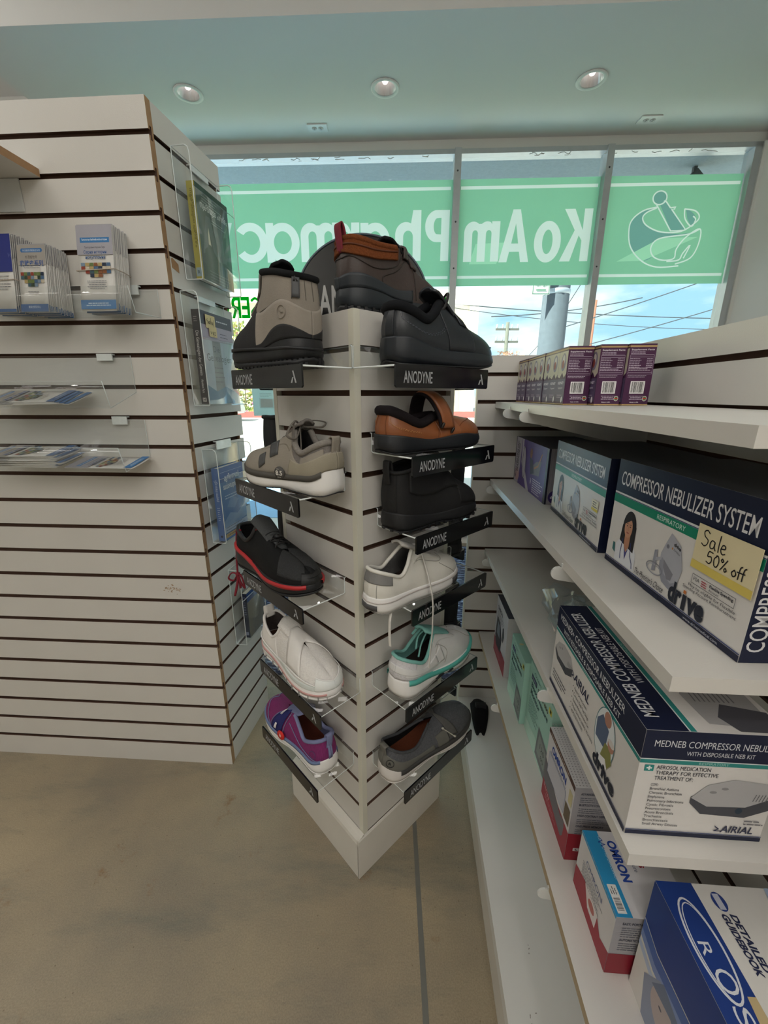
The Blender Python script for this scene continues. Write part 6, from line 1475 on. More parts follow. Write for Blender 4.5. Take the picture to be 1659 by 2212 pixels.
# two mint green monitor boxes
MINT = '#a8d2c4'
def mint(label, a0, a1, b0, h, d=.095):
    t, FM, D = bay_box('monitor_box', label, 'box', b0, b0 + d, a0, a1, SHZ[3] + EPS, h, {k: MINT for k in ('-x', '-y', '+z', '+x', '+y')}, group='mint green blood pressure monitor boxes', base=MINT)
    w = a1 - a0; p = Print()
    p.poly([(0, 0), (w, 0), (w, h * .10), (w * .5, h * .22), (0, h * .16)], '#bfdfd2').rect(w * .10, h * .80, w * .34, h * .87, '#232a52').text('ADVANCED', w * .12, h * .815, h * .035, '#c9d2e4', w=w * .2)
    p.text('Ozeri', w * .20, h * .91, h * .04, '#3f6a62', w=w * .3).text('Series 800', w * .40, h * .805, h * .045, '#4a4c36', w=w * .44, bold=.03).text('Blood Pressure', w * .12, h * .70, h * .070, '#2f4f58', w=w * .74, bold=.02).text('Monitor', w * .12, h * .60, h * .070, '#2f4f58', w=w * .42, bold=.02).lines(w * .10, h * .54, w * .5, 7, h * .035, h * .010, '#55807a', 6)
    p.poly([(w * .56, h * .05), (w * .60, h * .46), (w * .98, h * .40), (w * .98, h * .02)], '#70767a').poly([(w * .62, h * .12), (w * .65, h * .40), (w * .96, h * .35), (w * .95, h * .10)], '#8c9490').text('120', w * .72, h * .24, h * .07, '#2c3032', w=w * .18).text('80', w * .78, h * .14, h * .06, '#2c3032', w=w * .12)
    p.rect(w * .86, h * .86, w * .97, h * .93, '#d8cf52').rect(w * .90, h * .88, w * .95, h * .92, '#3c3a20')
    p.build('printed_front', t, FM['front'])
    q = Print(); q.text('Monitor', w * .15, -.070, .012, '#2f5f60', w=.045, bold=.02).text('Blood Pressure', w * .15, -.052, .010, '#2f5f60', w=.07); q.ell(w * .6, -.01, .004, .006, '#d9cfa0'); q.build('printed_top', t, FM['top'])
    return t
mint('mint green blood pressure monitor box, the farther of the two', .283, .408, .034, .175)
mint('mint green blood pressure monitor box with a yellow tag, the nearer of the two', .412, .566, .046, .188)

# large white and blue box at the bottom right
rb, FM, D = bay_box('equipment_box', 'large white box with blue end band and oval logo, bottom right corner', 'box', .072, .235, .862, 1.120, SHZ[3] + EPS, .196, {'-x': '#e0ded9', '-y': '#e0ded9', '+z': '#dedcd8', '+x': CARD, '+y': CARD})
BLU, LBL = '#1f3c84', '#7f93c2'
w, h = .258, .196
p = Print(); p.poly([(0, h), (w, h), (w, h * .70), (w * .5, h * .64), (w * .12, h * .60), (0, h * .66)], BLU)
for i, (c, t_) in enumerate((('#4a66a8', .018), (LBL, .012), ('#b9c6de', .010))):
    y0 = h * .66 - .018 * i - .002; p.poly([(0, y0), (w * .12, y0 - h * .06), (w * .5, y0 - h * .02), (w, y0 + h * .04), (w, y0 + h * .04 - t_), (w * .5, y0 - h * .02 - t_), (w * .12, y0 - h * .06 - t_), (0, y0 - t_)], c)
p.poly([(.030, .0), (.020, .060), (.045, .095), (.085, .085), (.105, .040), (.110, 0)], '#8f98ae').ell(.062, .060, .026, .030, '#b8aaa8').poly([(.034, .070), (.050, .100), (.085, .090), (.094, .060), (.070, .078)], '#6c7890').poly([(.060, .0), (.070, .040), (.110, .030), (.118, 0)], '#c4bcc0')
for d in (-.008, .010): p.ell(.062 + d, .062, .003, .002, '#4c4a58')
p.build('printed_front', rb, FM['front'])
p = Print()     # read from the wall side: u towards the near end, v inward
p.rect(0, 0, w, .0425, BLU)
p.ring(.062, .0215, .046, .0165, .0022, '#d9dce4').ring(.064, .0225, .043, .0145, .0012, '#d9dce4')
for i, (ch, x, k) in enumerate((('R', .058, .012), ('O', .080, .019), ('S', .108, .016), ('C', .130, .017), ('O', .154, .017))): p.text(ch, x, .0125, k, '#d9dce4', w=k * 1.05)
p.poly([(.100, .034), (.130, .030), (.142, .042), (.100, .0425)], '#c2ae84')
p.text('DETAILED', .030, .0670, .0070, '#2a3050', w=.050, bold=.04, shear=.2).text('GUIDEBOOK', .030, .0570, .0070, '#2a3050', w=.054, bold=.04, shear=.2).ell(.018, .064, .010, .0075, '#2f4488').rect(.010, .060, .026, .067, '#c4c8d8')
p.poly([(.085, .120), (.075, .085), (.092, .078), (.150, .082), (.185, .100), (.185, .150), (.12, .150)], '#9a98b4').poly([(.088, .095), (.15, .098), (.185, .115), (.185, .150), (.12, .150)], '#86849f').ell(.140, .088, .004, .003, '#3a3a55').ell(.19, .125, .016, .02, '#1d1e22')
p.poly([(.0, .128), (.030, .120), (.070, .130), (.110, .163), (0, .163)], '#a9bcd6').poly([(.0, .142), (.028, .136), (.060, .150), (.075, .163), (0, .163)], BLU)
p.build('printed_top', rb, FM['top2'])
# black fabric thing on the deck
bs = thing('black_strap', 'black padded strap lying on the white deck at the far end', 'medical supplies', at(F_RIGHT, .008, -.10, .1505))
A = []
for i in range(17):
    a = i / 16; y = .075 - .15 * a; hw_ = .030 * (math.sin(math.pi * min(1, .15 + .8 * a)) ** .5); zc_ = .040 * math.sin(math.pi * a) ** 1.2 + .004
    A.append([(q * hw_ - .012 * a, y, zc_ + .010 * (1 - q * q) - (.006 if abs(q) == 1 else 0)) for q in (-1, -.6, -.2, .2, .6, 1)])
MB().grid(A).build('padding', fabric('black_strap_fabric', '#131315', .9, .15, 200, .3), bs, solid=.006, off=-1)
MB().box(-.020, .014, -.012, .004, .047, .062).build('buckle', BLKR, bs, bevel=.002)

# ================================================================== left stand: brochures and books
PAPER, PAPER_E = '#d8d6d2', '#c9c7c3'
def mosaic(p, x, y, w, h, seed):
    r = random.Random(seed); c = ['#4f6b8c', '#8a5a3c', '#6a7a4a', '#2e3a4e', '#b09a6a', '#7a8ea2', '#94483a', '#47606a', '#c2b8a4', '#3c4a3a']
    nx, ny = 7, 4
    for j in range(ny):
        for i in range(nx):
            if j == 0 and i not in (2, 3, 4): continue
            if j == 1 and i in (0,): continue
            p.rect(x + w * i / nx, y + h * j / ny, x + w * (i + .94) / nx, y + h * (j + .92) / ny, r.choice(c))
def leaflet_print(kind):
    w, h = .082, .178; p = Print(step=.000015); p.d = .0001
    if kind == 'ru':
        p.rect(0, h * .66, w, h, '#a3a2ab').rect(w * .10, h * .80, w * .92, h * .86, '#3b78b0').text('\u0422\u0438\u043f\u043e\u043b\u043e\u0433\u0438\u044f \u0431\u0438\u0431\u043b\u0435\u0439\u0441\u043a\u043e\u0439 \u0438\u0441\u0442\u043e\u0440\u0438\u0438', w * .5, h * .825, .0036, '#d5e0ea', w=w * .72, align='c', bold=.02).text('\u041f\u0440\u0435\u043f\u043e\u0434\u043e\u0431\u043d\u044b\u0439 \u0410\u0432\u0440\u0430\u0430\u043c \u041f\u0430\u0440\u043a', w * .5, h * .735, .0040, '#3a3c46', w=w * .58, align='c')
        p.text('\u0421\u0435\u0440\u0438\u044f \u0438\u0441\u0442\u043e\u0440\u0438\u0438', w * .5, h * .675, .0062, '#3a5a8c', w=w * .64, align='c', bold=.02).text('\u0438\u0441\u043a\u0443\u043f\u043b\u0435\u043d\u0438\u044f', w * .5, h * .615, .0066, '#3a5a8c', w=w * .56, align='c', bold=.02)
        mosaic(p, w * .08, h * .40, w * .84, h * .17, 4); p.lines(w * .5, h * .35, w * .6, 5, h * .022, .0012, '#6a6c72', 4, align='c').rect(0, h * .02, w, h * .13, '#3f7ab5').lines(w * .5, h * .085, w * .8, 2, h * .025, .0016, '#d0deea', 6, align='c')
    elif kind == 'cn':
        p.rect(0, h * .70, w, h, '#a7a29c').poly([(w * .12, h * .92), (w * .16, h * .89), (w * .88, h * .89), (w * .92, h * .92), (w * .88, h * .95), (w * .16, h * .95)], '#4a78ae').text('\u6734\u6da6\u690d\u7267\u5e08\u6551\u8d4e\u53f2\u7cfb\u5217', w * .52, h * .905, .0044, '#d5e0ea', w=w * .62, align='c')
        p.text('\u6734\u6f64\u690d\u7267\u5e08', w * .5, h * .80, .0066, '#4a4844', w=w * .42, align='c').text('\u6551\u8d4e\u53f2\u7cfb\u5217', w * .5, h * .695, .0115, '#3b5c98', w=w * .84, align='c', bold=.02).text('The History of Redemption Series', w * .5, h * .655, .0034, '#5a5c64', w=w * .56, align='c')
        mosaic(p, w * .08, h * .38, w * .84, h * .22, 9); p.lines(w * .5, h * .30, w * .5, 2, h * .022, .0014, '#6a6c72', 5, align='c').rect(0, 0, w, h * .115, '#47699c').text('\u6551\u8d4e\u53f2\u7814\u7a76\u4e2d\u5fc3', w * .5, h * .055, .0056, '#d5deea', w=w * .44, align='c')
    else:
        p.rect(0, h * .52, w, h, '#353e86').text('\u041d', w * .90, h * .70, .010, '#6a74b0', w=w * .08).lines(w * .30, h * .46, w * .6, 2, .007, .0016, '#8a8c92', 3).lines(w * .4, h * .36, w * .55, 3, .006, .0014, '#6a6c72', 4).rect(0, 0, w, h * .04, '#47699c')
    return p
LEAF = {}
def leaflet(kind, front, label, M, group, h=.178, w=.082):
    """one folded leaflet; origin at its lower left corner, standing, facing -y"""
    key = (kind, front)
    if key in LEAF: return dup(LEAF[key], M, label, group)
    t = thing('brochure', label, 'brochure', M, group)
    r = random.Random(hash(kind) % 7); MB().grid([[(x, .0016 * math.sin(x / w * math.pi), z) for z in (0, h * .33, h * .66, h)] for x in (0, w * .25, w * .5, w * .75, w)]).build('folded_sheet', ink(PAPER), t, solid=.0010, off=-1)
    if front: leaflet_print(kind).build('printed_front', t, face_M((0, -.0012, 0), (1, 0, 0), (0, 0, 1)))
    else:
        pb = Print(); pb.d = .0001; pb.rect(0, h * .70, w, h, '#a3a2a6').rect(0, 0, w, h * .08, '#4a74a8'); pb.build('printed_front', t, face_M((0, -.0012, 0), (1, 0, 0), (0, 0, 1)))
    LEAF[key] = t; return t
def bundle(kind, x0, z0, n, d0, d1, lean, lab, sc=1.0, splay=0.0, xs=0.0):
    """n leaflets standing one behind another from out=d0 (front) to out=d1"""
    r = random.Random(n + int(-x0 * 1000))
    for i in range(n):
        f = i / max(1, n - 1); d = d0 + (d1 - d0) * f
        M = F_LEFT @ Matrix.Translation((x0 + xs * f + r.uniform(-.0008, .0008), -d, z0 - .0002 * i + r.uniform(0, .0015))) @ Matrix.Rotation(math.radians(-(lean + splay * f)), 4, 'X') @ Matrix.Scale(sc, 4)
        if i: M = M @ Matrix.Translation((0, 0, r.uniform(-.001, .004)))
        leaflet(kind, i == 0, lab[0] if i == 0 else lab[1], M, None if i == 0 else 'leaflets behind the front one in the %s bundle' % kind_name[kind])
kind_name = {'ru': 'banded Cyrillic', 'cn': 'Chinese', 'bl': 'dark blue'}
bundle('ru', -.163, 1.3855, 14, .086, .036, 9, ('Cyrillic brochure with a grey top, front of the banded bundle in the top tray', 'plain leaflet edge inside the banded Cyrillic brochure bundle'), xs=.0)
bundle('cn', -.305, 1.3855, 16, .087, .018, 10, ('Chinese brochure with blue characters, front of the middle bundle in the top tray', 'plain leaflet edge inside the Chinese brochure bundle'), sc=.80 * 1.0, splay=-5)
bundle('bl', -.394, 1.3855, 12, .086, .030, 9, ('dark blue topped brochure, front of the leftmost bundle in the top tray', 'plain leaflet edge inside the dark blue brochure bundle'), sc=.93)
bl2 = None
for (x, z, h_, lb) in ((-.166, 1.470, 1, 'pale rubber band around the Cyrillic brochure bundle'), (-.397, 1.452, 1, 'pale rubber band around the dark blue brochure bundle')):
    y0 = -.0755 if x > -.3 else -.077; y1 = -.020 if x > -.3 else -.016; w_ = .088 if x > -.3 else .082
    tag(MB().tube([(x, y0, z), (x + w_, y0, z + .003), (x + w_ + .002, (y0 + y1) / 2, z + .002), (x + w_, y1, z), (x, y1, z), (x - .002, (y0 + y1) / 2, z), (x, y0, z)], .0011, 6).build('rubber_band', mat('rubber_band_tan', '#b9ada0', .7), T=F_LEFT), lb, 'rubber band')
# leaflets lying in the lower trays, long side along the tray (top edge to the left, blue foot to the right)
def lying(kind, front, x_right, D, z0, slope, layer, label, group=None, yaw=0.0):
    sl = math.atan(slope / .105)
    M = F_LEFT @ Matrix.Translation((x_right, -D, z0 - slope * D / .105 + .0045 + layer)) @ Matrix.Rotation(sl, 4, 'X') @ Matrix.Rotation(math.radians(90 + yaw), 4, 'Z') @ Matrix.Rotation(math.radians(-90), 4, 'X')
    leaflet(kind, front, label, M, group)
for i in range(4): lying('cn' if i == 3 else 'ru', i == 3, -.235 - .012 * i, .094, 1.211, .036, .0016 * i, 'flat brochure in the middle tray, topmost of four' if i == 3 else 'flat leaflet under the top one in the middle tray', None if i == 3 else 'lower leaflets lying in the middle tray', yaw=(-3, 4, 1, 0)[i])
for i in range(14): lying('cn' if i == 13 else 'ru', i == 13, -.300 + random.uniform(-.006, .006) + (.018 if i in (4, 5) else 0), .094, 1.044, .021, .0022 * i, 'grey brochure on top of the pile in the lowest tray' if i == 13 else 'leaflet within the pile in the lowest tray', None if i == 13 else 'leaflets piled in the lowest tray', yaw=random.uniform(-3, 3))
lying('ru', True, -.104, .094, 1.044, .021, 0, 'single flat brochure with a blue foot, right end of the lowest tray')

# books in the side pockets (local x away along the side, -y outward)
def book(name, label, s0, s1, z0, h, d_out, th, cover, spine, pages='#ddd8cc'):
    t = thing(name, label, 'book', F_SIDE @ Matrix.Translation((s0, -d_out, z0)))
    w = s1 - s0
    MB().box(0, w, 0, .0012, 0, h).box(0, w, th - .0012, th, 0, h).build('cover', ink(cover), t, bevel=.0004)
    MB().box(-.0006, .0012, 0, th, 0, h).build('spine', ink(spine), t, bevel=.0004)
    MB().box(.0012, w - .002, .0012, th - .0012, .001, h - .002).build('page_block', ink(pages), t)
    return t, face_M((0, 0, 0), (1, 0, 0), (0, 0, 1)), face_M((-.0006, th, 0), (0, -1, 0), (0, 0, 1))
b1, FC, SP = book('book', 'dark green book with olive yellow spine in the top pocket', .068, .218, 1.4895, .212, .0435, .021, '#34493f', '#a8a04e')
p = Print(); w, h = .150, .212
p.text('\u0d38\u0d43\u0d37\u0d4d\u0d1f\u0d3f\u0d2f\u0d41\u0d1f\u0d46 \u0d1a\u0d30\u0d3f\u0d24\u0d4d\u0d30\u0d02', w * .52, h * .77, .014, '#d9e0da', w=w * .84, align='c', bold=.02).lines(w * .16, h * .90, w * .6, 3, .006, .0016, '#9fb0a6', 5).lines(w * .40, h * .70, w * .5, 2, .006, .0014, '#9fb0a6', 6)
p.poly([(w * .06, h * .28), (w * .24, h * .72), (w * .36, h * .72), (w * .60, h * .28), (w * .44, h * .28), (w * .30, h * .58), (w * .20, h * .34)], '#5d6d68').poly([(w * .58, h * .66), (w * .72, h * .66), (w * .76, h * .36), (w * .90, h * .66), (w * .97, h * .62), (w * .80, h * .26), (w * .68, h * .26)], '#55655f').poly([(w * .26, h * .52), (w * .29, h * .60), (w * .33, h * .40), (w * .25, h * .42)], '#e0dcc6')
p.poly([(w * .10, h * .10), (w * .12, h * .34), (w * .3, h * .42), (w * .55, h * .28), (w * .8, h * .30), (w * .92, h * .10)], '#2c4a38').lines(w * .2, h * .12, w * .7, 4, .007, .0012, '#7f968a', 8); p.build('printed_cover', b1, FC)
p = Print(); p.text('\u0d38\u0d43\u0d37\u0d4d\u0d1f\u0d3f\u0d2f\u0d41\u0d1f\u0d46 \u0d1a\u0d30\u0d3f\u0d24\u0d4d\u0d30\u0d02', .0075, .196, .0070, '#55522a', w=.125, rot=-90).rect(.002, .006, .019, .026, '#8aa0a8').text('R', .006, .012, .008, '#2c3a4a'); p.build('spine_print', b1, SP)
b2, FC, SP = book('book', 'dark grey book titled Die Genealogien der Genesis with a yellow note, second pocket', .022, .178, 1.1815, .230, .0440, .020, '#8f8d98', '#2e2c2e')
p = Print(); w, h = .156, .230
p.rect(0, h * .86, w, h, '#4c4a52').lines(w * .5, h * .92, w * .36, 1, .01, .0030, '#c9c7ce', 4, 0).rect(0, h * .70, w, h * .86, '#a79fae').lines(w * .58, h * .79, w * .3, 2, .008, .0020, '#5a5560', 6).rect(0, h * .0, w, h * .70, '#b7c2cc').poly([(w * .28, 0), (w * .30, h * .70), (w * .55, h * .70), (w * .60, 0)], '#8f9290').text('Die', w * .32, h * .58, .016, '#5d5f60').text('Genealogien', w * .10, h * .48, .018, '#5d5f60', w=w * .78).lines(w * .30, h * .40, w * .3, 4, .012, .0030, '#6b6a66', 7)
p.poly([(0, 0), (w, 0), (w, h * .12), (w * .6, h * .20), (w * .3, h * .14), (0, h * .22)], '#6f8fa8'); p.build('printed_cover', b2, FC)
p = Print(); p.text('Die Genealogien der Genesis', .0065, .180, .0082, '#c9c6c4', w=.108, rot=-90).text('Abraham Park', .0065, .062, .0066, '#c9c6c4', w=.034, rot=-90).rect(.005, .006, .015, .016, '#b9b6b4').text('H', .0065, .0075, .0068, '#2e2c2e', bold=.04).lines(.0045, .212, .010, 3, .005, .0014, '#9a9694', 3); p.build('spine_print', b2, SP)
nn = thing('sticky_note', 'small yellow handwritten note on the dark grey book in the side pocket', 'note', F_SIDE @ Matrix.Translation((.046, -.0462, 1.362)))
MB().box(0, .044, -.0002, 0.0, .010, .042).box(.012, .048, -.0004, -.0002, -.010, .016).build('paper', ink('#d6c38c'), nn)
p = Print(step=.00002); hand(p, [[(0, 1.6), (-.3, 1.1), (.4, .9), (.1, .2)], [(.8, 1), (.6, .6), (1, .3), (1.2, .8), (.9, 1.1)], [(1.7, 2), (1.6, .2)], [(2.3, 1.0), (2.1, .5), (2.5, .3), (2.6, .9)], [(3, 1.6), (3.1, -.3)]], .008, .018, .009, .0013); hand(p, [[(0, 1), (.3, .3), (.5, 1)], [(1, 1), (1.2, .2), (1.6, 1.1), (1.5, -.4)], [(2, .9), (2.4, 1), (2, .2), (2.5, .2)]], .018, -.006, .009, .0011)
p.build('handwriting', nn, face_M((0, -.0005, 0), (1, 0, 0), (0, 0, 1)))
b3, FC, SP = book('book', 'blue book with white Tamil title in the third side pocket', .030, .168, .7895, .216, .0415, .020, '#3f6fae', '#4a6aa0')
p = Print(); w, h = .138, .216
p.rect(0, h * .80, w, h, '#27519a').poly([(0, h * .25), (w * .3, h * .36), (w * .6, h * .30), (w, h * .42), (w, h * .20), (0, h * .15)], '#7f9cc6').poly([(w * .2, h * .45), (w * .4, h * .58), (w * .7, h * .50), (w * .5, h * .40)], '#6d90c2').rect(0, h * .10, w, h * .18, '#a9b6d0').rect(w * .06, h * .93, w * .94, h * .934, '#a9c0e0')
p.text('\u0b86\u0ba4\u0bbf\u0baf\u0bbe\u0b95\u0bae\u0bae\u0bcd', w * .5, h * .82, .014, '#e4ebf4', w=w * .62, align='c', bold=.03).text('\u0bb5\u0bae\u0bcd\u0b9a\u0bb5\u0bb0\u0bb2\u0bbe\u0bb1\u0bc1', w * .5, h * .70, .014, '#e4ebf4', w=w * .74, align='c', bold=.03).lines(w * .16, h * .60, w * .7, 2, .008, .0022, '#cfdcf0', 3).lines(w * .08, h * .165, w * .84, 3, .008, .0018, '#3a4468', 5).poly([(w * .04, h * .03), (w * .96, h * .03), (w * .96, h * .085), (w * .04, h * .085)], '#c09a4a').lines(w * .12, h * .05, w * .7, 1, .01, .003, '#5a4420', 4, 0); p.build('printed_cover', b3, FC)
p = Print(); p.text('\u0b86\u0ba4\u0bbf\u0baf\u0bbe\u0b95\u0bae \u0bb5\u0bae\u0bcd\u0b9a\u0bae\u0bcd', .0075, .190, .0070, '#c9d4e6', w=.070, rot=-90).lines(.006, .100, .008, 7, .006, .0016, '#b4c2da', 4).ell(.010, .014, .0036, .0036, '#23304a'); p.build('spine_print', b3, SP)
b4, FC, SP = book('book', 'wood-toned book with navy spine in the lowest side pocket', .120, .236, .4045, .165, .0365, .018, '#8c8272', '#23283c')
p = Print(); w, h = .116, .165; p.rect(0, h * .80, w, h, '#2c4a86'); r_ = random.Random(6)
for i in range(26): p.stroke([(0, h * .78 * i / 26), (w * .5, h * .78 * i / 26 + r_.uniform(-.002, .003)), (w, h * .78 * i / 26 + .003)], .0008, '#766c5e')
p.build('printed_cover', b4, FC)
p = Print(); p.lines(.005, .15, .009, 8, .009, .0022, '#7c84a0', 3).rect(.004, .01, .014, .022, '#8c92aa'); p.build('spine_print', b4, SP)
# ================================================================== outside the window
GR = -.02
MB().box(-60, 60, 3.5, 8.8, GR - .1, GR).build('ground_sidewalk', mat('sidewalk', '#d8d3cb', .85, var=.08, vscale=3, bump=.1, bscale=60), kind='structure')
MB().box(-60, 60, 8.8, 70, GR - .15, GR - .03).build('ground_street', mat('asphalt', '#b9b6b2', .9, var=.12, vscale=2), kind='structure')
tag(MB().box(-4.2, .9, 4.0, 8.2, GR, GR + .004).build('painted_bay', mat('blue_parking_paint', '#8fb9dd', .8, var=.08, vscale=8)), 'light blue painted parking area on the ground outside the window', 'road marking')
for i, y in enumerate((11.0, 14.5, 18.5)):
    tag(MB().box(-9, 3, y, y + .16, GR - .03, GR - .026).build('road_line', mat('yellow_road_paint', '#d8cba0', .8)), 'pale yellow road line outside, %s from the window' % ('nearest', 'second', 'third')[i], 'road marking', 'road lines')
tag(MB().box(-14, 7, 23.2, 23.6, GR - .03, .28).build('red_curb', mat('red_curb_paint', '#c2605a', .8, var=.1, vscale=5)), 'red painted curb across the street', 'curb')
# eave over the window, outside
MB().box(-3.0, 3.6, .125, 1.5, 2.76, 3.4).build('wall_eave', mat('grey_stucco', '#8e9aa0', .95, var=.18, vscale=60, bump=.6, bscale=120), T=F_WALL, kind='structure')
cs = MB(); cs.box(2.0, 2.4, .16, .22, 2.56, 2.758)
fx = thing('outdoor_floodlight', 'dark floodlight bracket under the eave, top right outside the glass', 'light fixture', at(F_WALL, 2.20, .30, 2.755))
MB().prism([(-.10, -.10), (.0, -.02), (.09, -.10), (.09, -.20), (.0, -.16)], -.04, .04, 'y').build('housing', mat('dark_metal_paint', '#34393e', .5), fx, bevel=.004); MB().box(-.012, .012, -.012, .012, -.03, .004).build('stem', mat('dark_metal_paint', '#34393e', .5), fx)
# cream building across the street
STUC = mat('cream_stucco', '#f2e6cc', .9, var=.05, vscale=2); SHAD = mat('beige_door', '#d9bf98', .8, var=.06, vscale=3)
bd = thing('cream_building', 'cream building with beige roller doors across the street', 'building', Matrix.Translation((0, 30, GR)))
w_ = MB(); w_.box(-40, 6.3, 0, 8, 0, 7.85); w_.build('wall', STUC, bd)
MB().box(-40, 6.35, -.25, 0, 7.1, 7.9).build('parapet', mat('parapet_cream', '#f6ecd6', .9, var=.03), bd)
MB().box(5.75, 6.35, -.25, 0, 0, 7.1).build('pilaster', mat('parapet_cream', '#f6ecd6', .9, var=.03), bd)
for x in (2.6, -3.2): MB().box(x, x + 2.7, -.06, 0, 0, 6.3).build('roller_door', SHAD, bd)
MB().box(2.0, 2.6, -.1, 0, 0, 6.0).build('brick_pier', mat('tan_brick', '#d9a873', .9, var=.25, vscale=9), bd)
# flowering hedge
def bush(name, label, x, y, rx, ry, h, n, seed, cols):
    t = thing(name, label, 'shrub', Matrix.Translation((x, y, GR - .03)), 'flowering shrubs across the street'); r = random.Random(seed)
    for k, (c, frac, sz) in enumerate(cols):
        mb = MB()
        for i in range(int(n * frac)):
            a, b_, q = r.uniform(0, 6.28), r.random() ** .4, r.random()
            px, py, pz = rx * b_ * math.cos(a) * (1 - .35 * q), ry * b_ * math.sin(a) * (1 - .35 * q), h * (.04 + .96 * q)
            d1 = Vector((r.gauss(0, 1), r.gauss(0, 1), r.gauss(0, 1))).normalized(); d2 = d1.cross(Vector((r.gauss(0, 1), r.gauss(0, 1), .3))).normalized(); s_ = sz * r.uniform(.6, 1.3); P = Vector((px, py, pz))
            mb.add([P - d1 * s_, P + d2 * s_ * .5, P + d1 * s_, P - d2 * s_ * .5], [(0, 1, 2, 3)])
        mb.build(('foliage', 'yellow_leaves', 'flowers')[k], mat('leaf_' + c.strip('#'), c, .8, var=.2, vscale=1), t)
    st = MB()
    for i in range(7): st.tube([(r.uniform(-.2, .2), r.uniform(-.2, .2), 0), (r.uniform(-.5, .5) * rx, r.uniform(-.4, .4) * ry, h * .5)], .05, 5)
    st.build('stems', mat('bush_stem', '#7a6448', .9), t)
CO = [('#8fa45c', .62, .17), ('#d2c478', .30, .16), ('#e2a0cc', .08, .14)]
bush('flowering_shrub', 'tall flowering shrub across the street left of the grey boot', -9.6, 26.5, 2.0, 1.2, 5.4, 1500, 3, CO)
bush('flowering_shrub', 'flowering shrub across the street farther left behind the book pockets', -14.4, 26.5, 2.2, 1.2, 5.0, 1200, 4, CO)
bush('flowering_shrub', 'small pink flowering shrub beyond the toe of the black lace-up shoe', 9.2, 31.0, 1.6, 1.0, 4.2, 700, 5, [('#c9a58c', .6, .16), ('#d9b8a0', .3, .14), ('#e0a8b8', .1, .12)])
bush('flowering_shrub', 'low green shrub at the foot of the cream building', -7.2, 28.0, 1.0, .8, 2.6, 500, 8, CO)
# utility poles, wires and street sign
CONC = mat('shade_darkened_pole', '#4c555e', .9, var=.28, vscale=14, bump=.3, bscale=40)  # grey darkened so the colour carries the shade on the near side
sp_ = thing('concrete_pole', 'thick grey concrete street pole outside the middle pane', 'pole', Matrix.Translation((3.07, 8.0, GR - .03)))
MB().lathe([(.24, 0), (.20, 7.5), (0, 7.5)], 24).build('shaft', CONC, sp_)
MB().lathe([(.226, 2.95), (.236, 2.96), (.236, 3.02), (.226, 3.03)], 24).build('strap_band', mat('galvanised_band', '#a4aeb6', .5, .4), sp_)
MB().tube([(.25, .05, 0), (.235, .05, 4)], .022, 8).build('conduit', mat('galvanised_band', '#a4aeb6', .5, .4), sp_)
rd = thing('parking_sign', 'white and green two hour parking sign on the concrete pole', 'street sign', Matrix.Translation((2.70, 7.74, 2.86)))
MB().box(-.15, .15, 0, .006, 0, .56).build('panel', mat('sign_white', '#b4bab4', .5), rd, bevel=.002)
p = Print(step=.001); G = '#2f6f52'
p.frame(-.142, .008, .142, .552, .008, G).rect(-.135, .30, -.02, .45, G).text('2', -.10, .325, .10, '#eef2ec', bold=.03).text('HOUR', .0, .385, .055, G, w=.125, bold=.03).text('PARKING', -.12, .23, .05, G, w=.24, bold=.03).text('7am 6pm', -.115, .14, .05, G, w=.23, bold=.03).stroke([(-.08, .07), (.08, .07)], .014, G); p.build('printed_front', rd, face_M((0, 0, 0), (1, 0, 0), (0, 0, 1)))
MB().box(.13, .22, .0, .05, .25, .29).build('clamp', mat('galvanised_band', '#a4aeb6', .5, .4), rd)
def wpole(label, x, y, h, r_, arms, c='#8a5a46'):
    t = thing('utility_pole', label, 'pole', Matrix.Translation((x, y, GR - .03)))
    MB().lathe([(r_, 0), (r_ * .8, h), (0, h)], 12).build('shaft', mat('wood_pole_' + c.strip('#'), c, .9, var=.25, vscale=6), t)
    for z in arms:
        MB().box(-.9, .9, -.06, .06, z - .07, z + .07).build('crossarm', mat('pole_arm', '#5a5c56', .9), t)
        for q in (-.8, -.35, .35, .8): MB().lathe([(0, .30), (.08, .26), (.05, .16), (.09, .10), (.05, 0)], 10, T=Matrix.Translation((q, 0, z + .07))).build('insulator', mat('insulator_grey', '#a8b2b4', .4), t)
    return t
wpole('rusty timber pole just left of the concrete street pole', 3.95, 10.5, 2.98, .10, ())
wpole('slim rusty timber pole right of the second window mullion', 8.50, 18.0, 4.9, .11, ())
wpole('distant utility pole with crossarms and insulators outside the middle pane', 9.55, 34.0, 6.6, .17, (5.2, 6.1), '#5e6058')
def wire(label, a, b, sag, r_=.018):
    A, B = Vector(a), Vector(b); tag(MB().tube([A.lerp(B, t) + Vector((0, 0, -4 * sag * t * (1 - t))) for t in [i / 24 for i in range(25)]], r_, 5).build('overhead_wire', mat('black_wire', '#3a4248', .7)), label, 'cable', 'overhead wires outside')
wire('upper overhead wire rising to the right outside the right pane', (6.0, 16, 3.4), (22, 16, 9.2), .3)
wire('second overhead wire rising to the right outside the right pane', (6.0, 16, 2.6), (22, 16, 7.6), .3)
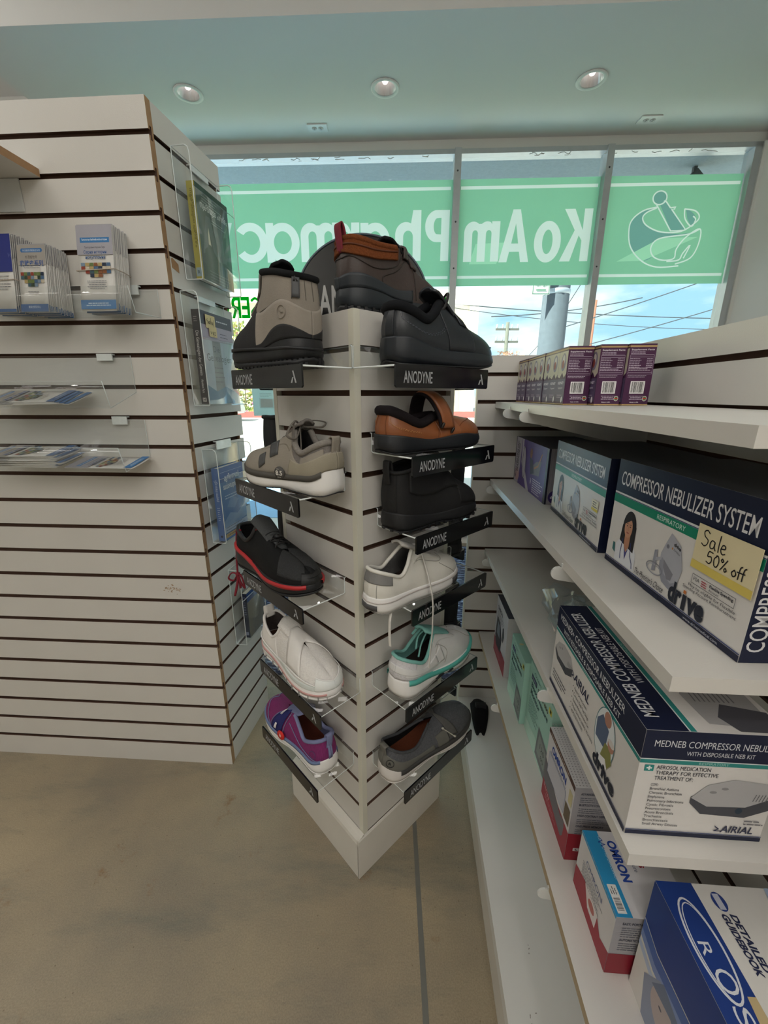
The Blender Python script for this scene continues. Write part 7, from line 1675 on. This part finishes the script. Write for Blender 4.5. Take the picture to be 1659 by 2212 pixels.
wire('thick overhead cable rising to the right outside the right pane', (6.0, 14, 2.0), (20, 14, 5.4), .25, .03)
wire('thin overhead cable beside the thick one outside the right pane', (6.0, 13.4, 1.8), (20, 13.4, 5.5), .3, .012)
wire('slack overhead cable running level outside the right pane', (2.0, 20, 5.2), (24, 20, 4.6), .35, .022)
wire('second slack overhead cable running level outside the right pane', (2.0, 20, 5.1), (24, 20, 4.3), .6, .016)
wire('level overhead cable left of the concrete street pole', (6.3, 26, 5.6), (15, 26, 6.6), .2, .03)
wire('overhead wire sloping up to the concrete pole', (11.0, 33, 4.0), (9.0, 20, 6.4), .3, .02)
wire('low overhead wire sloping up left of the concrete pole', (12.0, 36, 2.4), (10.5, 22, 3.6), .2, .02)
# white parapet of a neighbouring wall to the right
nb = MB(); r_ = random.Random(12)
for i in range(14): nb.box(0, .40 + .05 * (i % 2), 0, .3, i * .22, i * .22 + .20)
tag(nb.build('brick_pier', mat('white_brick', '#d9d6d4', .9, var=.1, vscale=6), T=at(F_WALL, 3.70, 1.55, GR)), 'white brick pier just outside the right edge of the window', 'pier')
# parked car across the street, low and far left
car = thing('parked_car', 'silver blue parked car across the street behind the side pocket', 'car', Matrix.Translation((-9.3, 20.5, GR - .03)) @ Matrix.Rotation(math.radians(4), 4, 'Z'))
prof = [(-2.2, .35), (-2.2, .80), (-1.9, .95), (-1.1, 1.02), (-.6, 1.45), (.7, 1.48), (1.3, 1.05), (2.1, .92), (2.2, .6), (2.2, .35)]
MB().prism(prof, -.85, .85, 'y').build('body', mat('car_paint', '#a9bccb', .25, .3, var=.03), car, bevel=.06)
MB().prism([(-1.0, 1.05), (-.55, 1.40), (.65, 1.42), (1.15, 1.06)], -.87, .87, 'y').build('window', mat('car_glass', '#4a5c6a', .1, var=.1), car)
for x in (-1.35, 1.35):
    for y in (-.86, .70): MB().lathe([(0, 0), (.2, 0), (.33, .02), (.33, .16), (.2, .18), (0, .18)], 22, T=Matrix.Translation((x, y + .16 if y > 0 else y, .33)) @ Matrix.Rotation(math.pi / 2, 4, 'X')).build('wheel', BLKR, car)
